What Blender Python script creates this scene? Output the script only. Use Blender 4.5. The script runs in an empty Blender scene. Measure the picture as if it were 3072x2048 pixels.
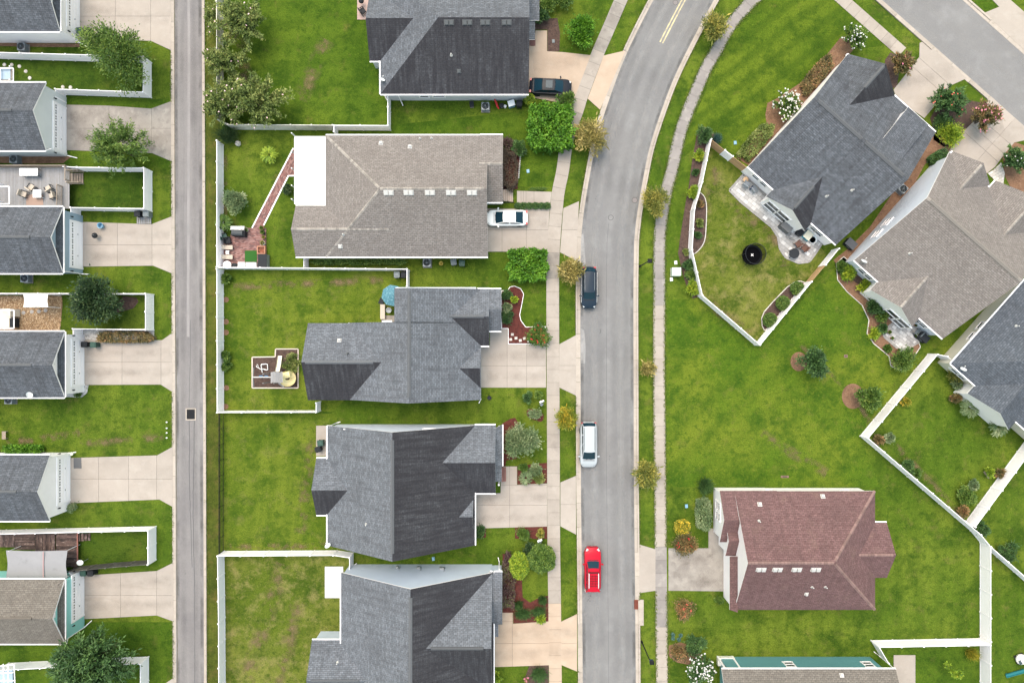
import bpy, math
import numpy as np
from mathutils import Vector
# ------------------------------------------------------------------ camera, sky, sun, exposure
S = 0.0378            # metres per survey unit on the ground
H = 77.4              # height of the drone above the ground
sc = bpy.context.scene
C = sc.collection
cd = bpy.data.cameras.new('camera'); cam = bpy.data.objects.new('camera', cd); C.objects.link(cam)
cam.location = (0, 0, H); cam.rotation_euler = (0, 0, 0)
cd.sensor_width = 36; cd.lens = 24; cd.clip_end = 1500
sc.camera = cam
SUN_EL, SUN_AZ = 68, -24     # azimuth: degrees clockwise from +Y (up in the picture)
wd = bpy.data.worlds.new('World'); sc.world = wd; wd.use_nodes = True
wn = wd.node_tree.nodes; wl = wd.node_tree.links
sky = wn.new('ShaderNodeTexSky'); sky.sky_type = 'NISHITA'; sky.sun_disc = False
sky.sun_elevation = math.radians(SUN_EL); sky.sun_rotation = math.radians(SUN_AZ)
sky.air_density = 3.0; sky.dust_density = 4.5; sky.ozone_density = 1.6
wl.new(sky.outputs[0], wn['Background'].inputs[0]); wn['Background'].inputs[1].default_value = 0.15
sl = bpy.data.lights.new('sun', 'SUN'); sun = bpy.data.objects.new('sun', sl); C.objects.link(sun)
sl.energy = 1.0; sl.angle = math.radians(36); sl.color = (1.0, 0.95, 0.90)
sun.rotation_euler = (math.radians(90 - SUN_EL), 0, math.radians(180 - SUN_AZ))
sun.location = (0, 0, 60)
sc.view_settings.view_transform = 'Standard'; sc.view_settings.look = 'None'
sc.view_settings.exposure = 1.16; sc.view_settings.gamma = 1
rng = np.random.default_rng(7)
# ------------------------------------------------------------------ helpers
def P(u, v, z=0.0):
    k = S * (H - z) / H
    return ((u - 1536) * k, (1024 - v) * k, z)
def mesh(name, verts, faces, mats=(), mi=None, uv=None, smooth=False):
    me = bpy.data.meshes.new(name); me.from_pydata([tuple(v) for v in verts], [], faces)
    for m in mats: me.materials.append(m)
    if mi is not None: me.polygons.foreach_set('material_index', mi)
    if uv is not None:
        l = me.uv_layers.new(name='UVMap'); l.data.foreach_set('uv', [c for f in uv for p in f for c in p])
    if smooth: me.polygons.foreach_set('use_smooth', [True] * len(faces))
    me.update(); return me
def add(name, me, parent=None, loc=(0, 0, 0), rz=0.0, label=None, cat=None, group=None, kind=None, rot=None, sc3=None):
    o = bpy.data.objects.new(name, me); C.objects.link(o); o.location = loc
    o.rotation_euler = rot if rot else (0, 0, rz)
    if sc3: o.scale = sc3
    if parent: o.parent = parent
    if label: o['label'] = label
    if cat: o['category'] = cat
    if group: o['group'] = group
    if kind: o['kind'] = kind
    return o
def root(name, loc, label, cat, group=None, rz=0.0):
    return add(name, None, None, loc, rz, label, cat, group)
def copy_tree(o, parent=None, loc=None, rz=None, label=None, group=None):
    c = o.copy(); C.objects.link(c); c.parent = parent
    if loc is not None: c.location = loc
    if rz is not None: c.rotation_euler = (0, 0, rz)
    if label: c['label'] = label
    if group: c['group'] = group
    for ch in list(o.children): copy_tree(ch, c)
    return c
class MB:
    def __init__(s): s.v = []; s.f = []; s.m = []
    def poly(s, pts, mi=0):
        n = len(s.v); s.v += [tuple(p) for p in pts]; s.f.append(tuple(range(n, n + len(pts)))); s.m.append(mi); return s
    def box(s, c, d, rz=0, mi=0, taper=1.0):
        n = len(s.v); cs, sn = math.cos(rz), math.sin(rz)
        for z in (-.5, .5):
            t = taper if z > 0 else 1.0
            for x, y in ((-.5, -.5), (.5, -.5), (.5, .5), (-.5, .5)):
                a, b = x * d[0] * t, y * d[1] * t
                s.v.append((c[0] + a * cs - b * sn, c[1] + a * sn + b * cs, c[2] + z * d[2]))
        for f in ((0, 3, 2, 1), (4, 5, 6, 7), (0, 1, 5, 4), (1, 2, 6, 5), (2, 3, 7, 6), (3, 0, 4, 7)):
            s.f.append(tuple(n + i for i in f)); s.m.append(mi)
        return s
    def prism(s, pts, z0, z1, mi=0, mside=None, bottom=True):
        if sum(pts[i][0] * pts[(i + 1) % len(pts)][1] - pts[(i + 1) % len(pts)][0] * pts[i][1] for i in range(len(pts))) < 0: pts = pts[::-1]
        n = len(s.v); k = len(pts); ms = mi if mside is None else mside
        s.v += [(p[0], p[1], z0) for p in pts] + [(p[0], p[1], z1) for p in pts]
        s.f.append(tuple(n + k + i for i in range(k))); s.m.append(mi)
        if bottom: s.f.append(tuple(n + k - 1 - i for i in range(k))); s.m.append(ms)
        for i in range(k):
            j = (i + 1) % k; s.f.append((n + i, n + j, n + k + j, n + k + i)); s.m.append(ms)
        return s
    def tube(s, pts, rad, seg=7, mi=0, cap=True):
        pts = [np.array(p, float) for p in pts]; n = len(s.v)
        if not hasattr(rad, '__len__'): rad = [rad] * len(pts)
        for i, p in enumerate(pts):
            d = pts[min(i + 1, len(pts) - 1)] - pts[max(i - 1, 0)]; d /= (np.linalg.norm(d) + 1e-9)
            a = np.cross(d, (0, 0, 1) if abs(d[2]) < .9 else (1, 0, 0)); a /= np.linalg.norm(a); b = np.cross(d, a)
            for j in range(seg):
                t = 2 * math.pi * j / seg; s.v.append(tuple(p + rad[i] * (math.cos(t) * a + math.sin(t) * b)))
        for i in range(len(pts) - 1):
            for j in range(seg):
                k = (j + 1) % seg; s.f.append((n + i * seg + j, n + i * seg + k, n + (i + 1) * seg + k, n + (i + 1) * seg + j)); s.m.append(mi)
        if cap:
            s.f.append(tuple(n + seg - 1 - j for j in range(seg))); s.m.append(mi)
            e = n + (len(pts) - 1) * seg; s.f.append(tuple(e + j for j in range(seg))); s.m.append(mi)
        return s
    def lathe(s, prof, c=(0, 0, 0), seg=20, mi=0):
        n = len(s.v)
        for r, z in prof:
            for j in range(seg):
                t = 2 * math.pi * j / seg; s.v.append((c[0] + r * math.cos(t), c[1] + r * math.sin(t), c[2] + z))
        for i in range(len(prof) - 1):
            for j in range(seg):
                k = (j + 1) % seg; s.f.append((n + i * seg + j, n + i * seg + k, n + (i + 1) * seg + k, n + (i + 1) * seg + j)); s.m.append(mi)
        s.f.append(tuple(n + seg - 1 - j for j in range(seg))); s.m.append(mi)
        e = n + (len(prof) - 1) * seg; s.f.append(tuple(e + j for j in range(seg))); s.m.append(mi)
        return s
    def done(s, name, mats, smooth=False):
        if not isinstance(mats, (list, tuple)): mats = [mats]
        me = mesh(name, s.v, s.f, mats, s.m)
        if smooth:
            me.shade_smooth(); me.set_sharp_from_angle(angle=math.radians(38))
        return me
def shift(pts, o): return [(p[0] - o[0], p[1] - o[1], p[2] - o[2]) for p in pts]
# ------------------------------------------------------------------ materials
def new_mat(name):
    m = bpy.data.materials.new(name); m.use_nodes = True; nt = m.node_tree
    return m, nt, nt.nodes['Principled BSDF'], nt.nodes, nt.links
def mixrgb(nt, fac, a, b, mode='MIX'):
    n = nt.nodes.new('ShaderNodeMix'); n.data_type = 'RGBA'; n.blend_type = mode
    for inp, val in ((n.inputs[0], fac), (n.inputs[6], a), (n.inputs[7], b)):
        if isinstance(val, (int, float)): inp.default_value = val
        elif isinstance(val, tuple): inp.default_value = (*val, 1)
        else: nt.links.new(val, inp)
    return n.outputs[2]
def mathn(nt, op, a, b=0.0, c=0.0):
    n = nt.nodes.new('ShaderNodeMath'); n.operation = op
    for i, val in enumerate((a, b, c)):
        if isinstance(val, (int, float)): n.inputs[i].default_value = val
        else: nt.links.new(val, n.inputs[i])
    return n.outputs[0]
def noise(nt, vec, scale, detail=4, rough=.6, stretch=None):
    if stretch:
        mp = nt.nodes.new('ShaderNodeMapping'); mp.inputs['Scale'].default_value = stretch[:3]
        if len(stretch) > 3: mp.inputs['Rotation'].default_value = (0, 0, math.radians(stretch[3]))
        mp.vector_type = 'TEXTURE' if False else 'POINT'
        nt.links.new(vec, mp.inputs[0]); vec = mp.outputs[0]
    n = nt.nodes.new('ShaderNodeTexNoise'); n.inputs['Scale'].default_value = scale; n.inputs['Detail'].default_value = detail
    n.inputs['Roughness'].default_value = rough; nt.links.new(vec, n.inputs['Vector']); return n.outputs['Fac']
def ramp(nt, x, lo, hi, strength=1.0):
    n = nt.nodes.new('ShaderNodeMapRange'); n.inputs[1].default_value = lo; n.inputs[2].default_value = hi
    n.inputs[3].default_value = 0; n.inputs[4].default_value = strength; nt.links.new(x, n.inputs[0]); return n.outputs[0]
def coords(nt, kind, rnd=False):
    if kind == 'pos': v = nt.nodes.new('ShaderNodeNewGeometry').outputs['Position']
    elif kind == 'uv': v = nt.nodes.new('ShaderNodeTexCoord').outputs['UV']
    else: v = nt.nodes.new('ShaderNodeTexCoord').outputs['Object']
    if rnd:
        oi = nt.nodes.new('ShaderNodeObjectInfo'); vm = nt.nodes.new('ShaderNodeVectorMath'); vm.operation = 'MULTIPLY_ADD'
        cm = nt.nodes.new('ShaderNodeCombineXYZ')
        for i in range(3): nt.links.new(oi.outputs['Random'], cm.inputs[i])
        nt.links.new(cm.outputs[0], vm.inputs[0]); vm.inputs[1].default_value = (91, 57, 33); nt.links.new(v, vm.inputs[2]); v = vm.outputs[0]
    return v
AGED = ('concrete', 'kerb', 'asphalt', 'brick', 'grey_paver', 'border', 'pale_stone', 'joint', 'red_mulch', 'brown_mulch', 'pine', 'bark', 'chip', 'white_gravel', 'grey_deck', 'tan_', 'worn', 'white_concrete', 'pink_concrete', 'ridge')
def M(name, base, layers=(), rough=.85, kind='obj', grain=(0, 0), var=0.0, bump=(0, 0), metal=0.0, spec=.35, coat=0.0, var_hue=None):
    """layers: (colour, scale, lo, hi, strength[, stretch])"""
    if name.startswith(AGED): kf = .74 if name.startswith(('concrete', 'kerb')) else .83; base = tuple(x * kf for x in base); layers = [(tuple(x * kf for x in l[0]),) + tuple(l[1:]) for l in layers]
    m, nt, b, N, L = new_mat(name); v = coords(nt, kind, kind == 'obj')
    col = None
    for ly in layers:
        st = ly[5] if len(ly) > 5 else None
        f = ramp(nt, noise(nt, v, ly[1], 5, .6, st), ly[2], ly[3], ly[4])
        col = mixrgb(nt, f, col if col is not None else tuple(base), tuple(ly[0]))
    if grain[0]:
        g = ramp(nt, noise(nt, v, grain[1], 3, .7), .25, .75, 1.0)
        g = mathn(nt, 'MULTIPLY_ADD', g, 2 * grain[0], 1 - grain[0])
        cc = N.new('ShaderNodeCombineColor')
        for i in range(3): L.new(g, cc.inputs[i])
        col = mixrgb(nt, 1.0, col if col is not None else tuple(base), cc.outputs[0], 'MULTIPLY')
    if var or var_hue:
        oi = N.new('ShaderNodeObjectInfo')
        if var_hue: col = mixrgb(nt, mathn(nt, 'MULTIPLY', oi.outputs['Random'], .999), col if col is not None else tuple(base), tuple(var_hue))
        if var:
            w = N.new('ShaderNodeTexWhiteNoise'); w.noise_dimensions = '1D'; L.new(mathn(nt, 'MULTIPLY', oi.outputs['Random'], 917.3), w.inputs['W'])
            g = mathn(nt, 'MULTIPLY_ADD', w.outputs['Value'], 2 * var, 1 - var); cc = N.new('ShaderNodeCombineColor')
            for i in range(3): L.new(g, cc.inputs[i])
            col = mixrgb(nt, 1.0, col if col is not None else tuple(base), cc.outputs[0], 'MULTIPLY')
    if col is None: b.inputs['Base Color'].default_value = (*base, 1)
    else: L.new(col, b.inputs['Base Color'])
    b.inputs['Roughness'].default_value = rough; b.inputs['Metallic'].default_value = metal
    b.inputs['Specular IOR Level'].default_value = spec
    if coat: b.inputs['Coat Weight'].default_value = coat; b.inputs['Coat Roughness'].default_value = .06
    if bump[0]:
        bn = N.new('ShaderNodeBump'); bn.inputs['Strength'].default_value = bump[0]; bn.inputs['Distance'].default_value = .03
        L.new(noise(nt, v, bump[1], 3), bn.inputs['Height']); L.new(bn.outputs[0], b.inputs['Normal'])
    return m
def grass_mat(name, mid, dark, light, dry, dry_lo=.56, dry_s=.7, stripes=None, seed=0.0):
    mid, dark, light, dry = [(c[0] * f * .92, c[1] * f * 1.0, c[2] * f * .85) for c, f in ((mid, .79), (dark, .72), (light, .83), (dry, .80))]
    m, nt, b, N, L = new_mat(name); v = coords(nt, 'pos')
    mp = N.new('ShaderNodeMapping'); mp.inputs['Location'].default_value = (seed, seed * 1.7, 0); L.new(v, mp.inputs[0]); v = mp.outputs[0]
    col = mixrgb(nt, ramp(nt, noise(nt, v, .075, 5, .6), .42, .60, 1.0), mid, light)
    col = mixrgb(nt, ramp(nt, noise(nt, v, .17, 5, .62), .52, .68, .8), col, tuple(.5 * (a + b_) for a, b_ in zip(mid, dark)))
    col = mixrgb(nt, ramp(nt, noise(nt, v, .34, 6, .68), .49, .66, .9), col, dark)
    col = mixrgb(nt, ramp(nt, noise(nt, v, .55, 6, .7), dry_lo, dry_lo + .16, dry_s), col, dry)
    col = mixrgb(nt, ramp(nt, noise(nt, v, 1.3, 6, .74), .50, .64, .75), col, dark)
    col = mixrgb(nt, ramp(nt, noise(nt, v, 2.4, 5, .74), .53, .68, .7), col, light)
    if stripes:
        w = N.new('ShaderNodeTexWave'); w.inputs['Scale'].default_value = stripes[0]; w.inputs['Distortion'].default_value = 2.2; w.inputs['Detail'].default_value = 2; w.inputs['Detail Scale'].default_value = .6
        mq = N.new('ShaderNodeMapping'); mq.inputs['Rotation'].default_value = (0, 0, math.radians(stripes[1])); L.new(v, mq.inputs[0]); L.new(mq.outputs[0], w.inputs['Vector'])
        col = mixrgb(nt, ramp(nt, w.outputs['Fac'], .35, .9, stripes[2] if len(stripes) > 2 else .45), col, dark)
    g = ramp(nt, noise(nt, v, 9.0, 4, .75), .22, .78, 1.0); g = mathn(nt, 'MULTIPLY_ADD', g, 1.15, .42)
    cc = N.new('ShaderNodeCombineColor')
    for i in range(3): L.new(g, cc.inputs[i])
    col = mixrgb(nt, 1.0, col, cc.outputs[0], 'MULTIPLY')
    L.new(col, b.inputs['Base Color']); b.inputs['Roughness'].default_value = .95; b.inputs['Specular IOR Level'].default_value = .1
    bn = N.new('ShaderNodeBump'); bn.inputs['Strength'].default_value = .9; bn.inputs['Distance'].default_value = .06
    L.new(noise(nt, v, 7, 4, .8), bn.inputs['Height']); L.new(bn.outputs[0], b.inputs['Normal'])
    return m
def shingle_mat(name, c1, c2, streak, streak_s=.5, lichen=None, row=.19, lo=.45):
    c1, c2, streak = [tuple(x * .80 for x in c) for c in (c1, c2, streak)]; lichen = lichen and tuple(x * .8 for x in lichen)
    m, nt, b, N, L = new_mat(name); v = coords(nt, 'uv')
    br = N.new('ShaderNodeTexBrick'); br.inputs['Scale'].default_value = 1; br.inputs['Brick Width'].default_value = .42; br.inputs['Row Height'].default_value = row
    br.inputs['Mortar Size'].default_value = .016; br.inputs['Mortar Smooth'].default_value = .6; br.inputs['Color1'].default_value = (*c1, 1); br.inputs['Color2'].default_value = (*c2, 1)
    br.inputs['Mortar'].default_value = (*[x * .35 for x in c1], 1); br.inputs['Bias'].default_value = -.1
    L.new(v, br.inputs['Vector']); col = br.outputs['Color']
    col = mixrgb(nt, ramp(nt, noise(nt, v, .8, 5, .7, (3.2, .30, 1)), lo, lo + .26, streak_s), col, streak)
    col = mixrgb(nt, ramp(nt, noise(nt, v, .28, 4, .6), lo + .03, lo + .27, streak_s * .7), col, streak)
    if lichen: col = mixrgb(nt, ramp(nt, noise(nt, v, .5, 4, .6), .56, .75, .5), col, lichen)
    g = ramp(nt, noise(nt, v, 5.0, 4, .8), .25, .75, 1.0); g = mathn(nt, 'MULTIPLY_ADD', g, .75, .64)
    cc = N.new('ShaderNodeCombineColor')
    for i in range(3): L.new(g, cc.inputs[i])
    col = mixrgb(nt, 1.0, col, cc.outputs[0], 'MULTIPLY')
    L.new(col, b.inputs['Base Color']); b.inputs['Roughness'].default_value = .9; b.inputs['Specular IOR Level'].default_value = .2
    bn = N.new('ShaderNodeBump'); bn.inputs['Strength'].default_value = .5; bn.inputs['Distance'].default_value = .02
    L.new(br.outputs['Fac'], bn.inputs['Height']); bn.invert = True; L.new(bn.outputs[0], b.inputs['Normal'])
    return m
def siding_mat(name, c):
    m, nt, b, N, L = new_mat(name); v = coords(nt, 'pos')
    col = mixrgb(nt, ramp(nt, noise(nt, v, .7, 4, .6), .45, .75, .35), c, tuple(x * .82 for x in c))
    w = N.new('ShaderNodeTexWave'); w.bands_direction = 'Z'; w.wave_profile = 'SAW'; w.inputs['Scale'].default_value = 1 / (.16 * 20 / (2 * math.pi) ) if False else 1.0
    mp = N.new('ShaderNodeMapping'); mp.inputs['Scale'].default_value = (1, 1, 2 * math.pi / (20 * .17)); L.new(v, mp.inputs[0]); L.new(mp.outputs[0], w.inputs['Vector'])
    L.new(col, b.inputs['Base Color']); b.inputs['Roughness'].default_value = .6
    bn = N.new('ShaderNodeBump'); bn.inputs['Strength'].default_value = .6; bn.inputs['Distance'].default_value = .02
    L.new(w.outputs['Fac'], bn.inputs['Height']); L.new(bn.outputs[0], b.inputs['Normal'])
    return m
def leaf_mat(name, a, bcol, c=None, rough=.6):
    m, nt, b, N, L = new_mat(name)
    at = N.new('ShaderNodeAttribute'); at.attribute_name = 'tint'
    a, bcol = tuple(x * .78 for x in a), tuple(x * .86 for x in bcol); c = c and tuple(x * .95 for x in c)
    cr = N.new('ShaderNodeValToRGB'); e = cr.color_ramp.elements
    e[0].color = (*a, 1); e[1].color = (*(c or bcol), 1); e[0].position = 0.1; e[1].position = .95
    if c: n = e.new(.55); n.color = (*bcol, 1)
    L.new(at.outputs['Fac'], cr.inputs[0]); L.new(cr.outputs[0], b.inputs['Base Color'])
    b.inputs['Roughness'].default_value = rough; b.inputs['Specular IOR Level'].default_value = .3
    return m
MG = {
 'base': grass_mat('lawn_grass', (.074, .118, .011), (.038, .074, .007), (.125, .155, .019), (.165, .130, .045), .55, .6, (.14, 0, .22)),
 'deep': grass_mat('lawn_grass_deep', (.060, .106, .009), (.033, .070, .006), (.098, .138, .014), (.140, .110, .036), .56, .6, (.13, 86, .2), seed=31),
 'dark': grass_mat('lawn_grass_dark', (.042, .078, .008), (.025, .054, .006), (.074, .102, .012), (.120, .085, .03), .57, .6, seed=11),
 'yellow': grass_mat('lawn_grass_yellow', (.088, .125, .012), (.048, .088, .008), (.148, .168, .022), (.190, .160, .058), .53, .6, (.15, 4, .22), seed=57),
 'dry': grass_mat('lawn_grass_dry', (.092, .118, .014), (.046, .076, .008), (.160, .160, .036), (.250, .200, .085), .49, .75, seed=83),
 'field': grass_mat('lawn_grass_field', (.078, .128, .011), (.040, .085, .008), (.135, .160, .018), (.180, .150, .045), .56, .55, (.12, 48, .2), seed=67),
 'stripe': grass_mat('lawn_grass_mown', (.068, .112, .009), (.040, .078, .007), (.110, .145, .014), (.150, .120, .035), .60, .5, (.16, 52), seed=19),
 'olive': grass_mat('verge_grass', (.072, .082, .014), (.044, .060, .010), (.100, .108, .020), (.140, .095, .038), .50, .7, seed=41),
}
ASPH = M('asphalt', (.198, .192, .193), [((.165, .160, .165), .16, .45, .70, .8), ((.27, .265, .268), .5, .5, .75, .6), ((.14, .135, .14), .35, .6, .78, .5, (1.0, .12, 1)), ((.10, .10, .105), 2.5, .66, .74, .5)], .9, 'pos', (.16, 14), bump=(.35, 30))
ASPH2 = M('asphalt_alley', (.205, .190, .190), [((.15, .14, .145), .2, .45, .7, .8), ((.26, .245, .24), .5, .5, .75, .7, (1.0, .1, 1)), ((.12, .112, .115), .45, .56, .74, .6, (2.2, .06, 1)), ((.10, .095, .10), 2.5, .64, .74, .5)], .9, 'pos', (.18, 14), bump=(.35, 30))
CONC = M('concrete_drive', (.42, .365, .322), [((.34, .295, .258), .35, .42, .72, .7), ((.47, .42, .375), .8, .5, .75, .6), ((.26, .215, .17), .5, .60, .80, .5, (.35, 1.6, 1)), ((.30, .25, .20), 3, .62, .76, .35)], .9, 'pos', (.10, 20), var=.05, bump=(.2, 40))
CONCW = M('concrete_warm', (.50, .385, .295), [((.42, .315, .235), .35, .42, .72, .7), ((.55, .445, .355), .8, .5, .75, .6), ((.38, .27, .20), .6, .62, .80, .45)], .9, 'pos', (.08, 20), var=.04)
CONCG = M('concrete_stained', (.33, .298, .268), [((.24, .21, .19), .5, .40, .66, .8), ((.46, .42, .375), .9, .52, .75, .7), ((.17, .15, .135), 1.3, .56, .72, .6)], .9, 'pos', (.12, 20), var=.06)
WALK = M('concrete_walk', (.405, .352, .308), [((.32, .275, .24), .6, .45, .72, .7), ((.46, .41, .365), 1.1, .5, .75, .5), ((.22, .19, .17), .22, .60, .74, .7), ((.26, .22, .19), 3, .6, .74, .4)], .9, 'pos', (.10, 20), var=.07)
WALKG = M('concrete_walk_grey', (.30, .27, .256), [((.24, .215, .205), .35, .42, .68, .85), ((.45, .41, .37), 1.1, .52, .75, .6), ((.18, .16, .15), 1.7, .58, .74, .5)], .9, 'pos', (.12, 20), var=.09)
KERB = M('kerb_concrete', (.45, .39, .34), [((.36, .31, .265), .9, .45, .7, .7), ((.24, .205, .175), 2.4, .58, .74, .6)], .9, 'pos', (.12, 16), var=.08)
JOINT = M('joint_dirt', (.13, .115, .095), [((.07, .075, .03), 1.5, .5, .7, .8)], .95, 'pos', (.3, 12))
REDM = M('red_mulch', (.105, .026, .020), [((.05, .012, .010), 3.0, .45, .65, .8), ((.17, .055, .04), 6, .55, .72, .7)], .95, 'pos', (.45, 16), bump=(.9, 14))
BRNM = M('brown_mulch', (.085, .052, .042), [((.045, .028, .024), 2.5, .45, .65, .8), ((.14, .095, .08), 6, .55, .72, .7)], .95, 'pos', (.45, 16), bump=(.9, 14))
STRAW = M('pine_straw', (.20, .11, .065), [((.12, .065, .04), 1.4, .45, .68, .8), ((.28, .17, .11), 4, .52, .72, .7)], .95, 'pos', (.4, 16), bump=(.8, 16))
CHIPB = M('bark_chip_base', (.24, .155, .085), [((.15, .09, .05), 2, .45, .7, .8)], .95, 'pos', (.4, 12), bump=(.8, 12))
GRAV = M('white_gravel', (.50, .48, .46), [((.26, .25, .24), 4, .48, .62, .9)], .95, 'pos', (.35, 14), bump=(.9, 10))
VINYL = M('white_vinyl', (.88, .845, .88), [((.78, .75, .78), .9, .52, .8, .5)], .45, 'obj', var=.03)
VINYLG = M('weathered_vinyl', (.64, .61, .56), [((.46, .44, .38), 1.3, .42, .66, .8), ((.64, .62, .58), 2.5, .55, .75, .5)], .7, 'obj', (.12, 9), var=.08)
VINYLD = M('blackened_fence', (.060, .056, .050), [((.17, .16, .145), 1.6, .52, .68, .8)], .8, 'obj', (.25, 8), var=.2)
WOODF = M('tan_cedar', (.52, .33, .18), [((.36, .21, .11), 2, .45, .7, .7, (1, 6, 6))], .7, 'obj', (.15, 10), var=.10)
DECKW = M('grey_deck', (.27, .265, .272), [((.24, .22, .21), 1.5, .45, .7, .7)], .85, 'obj', (.12, 9), var=.12)
DECKD = M('dark_weathered_deck', (.085, .055, .048), [((.03, .02, .02), 1.2, .42, .62, .9), ((.22, .17, .15), 2.2, .56, .72, .8)], .9, 'obj', (.3, 9), var=.45)
RAILW = M('tan_rail', (.36, .29, .235), [((.25, .19, .15), 2, .45, .7, .7)], .8, 'obj', (.15, 9), var=.10)
TRIM = M('white_trim', (.84, .81, .83), rough=.5)
BLKMET = M('black_metal', (.010, .011, .012), rough=.6, spec=.12)
GREYMET = M('grey_metal', (.20, .22, .235), rough=.45, metal=.2)
DARKPL = M('dark_plastic', (.020, .022, .026), rough=.6, spec=.12)
GREENPL = M('green_plastic', (.022, .060, .048), rough=.5)
GREYPL = M('grey_plastic', (.13, .15, .16), rough=.55)
WHITEPL = M('white_plastic', (.78, .78, .78), rough=.4)
GLASS = M('window_glass', (.030, .045, .050), rough=.08, spec=.6)
DOORW = M('garage_door_white', (.86, .83, .86), rough=.5)
BRICK = M('brick_paver', (.26, .125, .110), [((.17, .085, .075), 1.2, .45, .7, .8), ((.34, .20, .18), 3, .55, .75, .6)], .9, 'obj', (.2, 12), var=.28)
PAVER = M('grey_paver', (.34, .325, .32), rough=.85, var=.26, grain=(.12, 10), var_hue=(.46, .445, .44))
PAVERB = M('border_paver', (.30, .285, .275), rough=.9, var=.12, grain=(.12, 10))
TAN = M('beige_cushion', (.42, .36, .30), rough=.9)
REDPNT = M('red_plastic', (.45, .02, .02), rough=.4)
TEALPL = M('teal_plastic', (.015, .13, .14), rough=.4)
BLUEPL = M('blue_plastic', (.16, .30, .42), rough=.4)
YELPL = M('cream_yellow_plastic', (.66, .56, .30), rough=.35)
BARKT = M('tree_bark', (.11, .085, .065), rough=.9, grain=(.3, 12))
STONE = M('pale_stone', (.55, .51, .47), rough=.9, var=.15, grain=(.15, 9))
TERRA = M('terracotta', (.30, .14, .09), rough=.85)
# ------------------------------------------------------------------ ground and lawns
def catmull(pts, n=10):
    p = [np.array(a, float) for a in pts]; p = [2 * p[0] - p[1]] + p + [2 * p[-1] - p[-2]]; out = []
    for i in range(1, len(p) - 2):
        for k in range(n):
            t = k / n
            out.append(.5 * ((2 * p[i]) + (-p[i - 1] + p[i + 1]) * t + (2 * p[i - 1] - 5 * p[i] + 4 * p[i + 1] - p[i + 2]) * t * t + (-p[i - 1] + 3 * p[i] - 3 * p[i + 1] + p[i + 2]) * t ** 3))
    out.append(p[-2]); return out
def resample(pts, step):
    pts = np.array(pts, float); d = np.r_[0, np.cumsum(np.linalg.norm(np.diff(pts, axis=0), axis=1))]
    n = max(2, int(round(d[-1] / step)) + 1); t = np.linspace(0, d[-1], n)
    return np.c_[np.interp(t, d, pts[:, 0]), np.interp(t, d, pts[:, 1])]
def normals(q):
    d = np.gradient(q, axis=0); d /= np.linalg.norm(d, axis=1)[:, None]; return np.c_[-d[:, 1], d[:, 0]]
def offs(q, o): return q + normals(q) * o
def strip(name, q, w, z, mat, kind='structure', parent=None):
    n = normals(q); V = []; F = []
    for i in range(len(q)):
        for s_ in (-1, 1):
            p = q[i] + n[i] * s_ * w / 2; V.append((*P(p[0], p[1])[:2], z))
    for i in range(len(q) - 1): F.append((2 * i, 2 * i + 1, 2 * i + 3, 2 * i + 2))
    me = mesh(name, V, F, [mat])
    if me.polygons[0].normal.z < 0: me.flip_normals()
    return add(name, me, parent, kind=kind)
def wear(name, q, w, z, col, s=.6, sc=.35, lo=.35, hi=.7):
    """soft-edged wear or dirt following a line: its coverage fades to the sides and breaks up with noise"""
    key = 'wear_' + name
    if key in bpy.data.materials: mat = bpy.data.materials[key]
    else:
        mat, nt, b, N, L = new_mat(key); b.inputs['Base Color'].default_value = (*col, 1); b.inputs['Roughness'].default_value = .9
        uv = coords(nt, 'uv'); sx = N.new('ShaderNodeSeparateXYZ'); L.new(uv, sx.inputs[0])
        e = mathn(nt, 'SUBTRACT', 1.0, mathn(nt, 'ABSOLUTE', mathn(nt, 'MULTIPLY_ADD', sx.outputs[0], 2.0, -1.0)))
        a = mathn(nt, 'MULTIPLY', ramp(nt, e, 0, .8, 1.0), ramp(nt, noise(nt, coords(nt, 'pos'), sc, 5, .65), lo, hi, s)); L.new(a, b.inputs['Alpha'])
    n = normals(q); V = []; F = []; U = []
    for i in range(len(q)):
        for s_ in (-1, 1): p = q[i] + n[i] * s_ * w / 2; V.append((*P(p[0], p[1])[:2], z))
    for i in range(len(q) - 1): F.append((2 * i, 2 * i + 1, 2 * i + 3, 2 * i + 2)); U.append([(0, 0), (1, 0), (1, 1), (0, 1)])
    me = mesh(name, V, F, [mat], uv=U)
    if me.polygons[0].normal.z < 0: me.flip_normals()
    return add(name, me, kind='structure')
def sheet(name, poly, z, mat, parent=None, kind='structure', **k):
    b = MB(); b.prism([P(*p)[:2] for p in poly], z - .05, z, bottom=False)
    return add(name, b.done(name, mat), parent, kind=kind, **k)
gb = MB(); gb.poly([(-320, -320, 0), (320, -320, 0), (320, 320, 0), (-320, 320, 0)])
add('ground', gb.done('ground', MG['base']), kind='structure')
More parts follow.
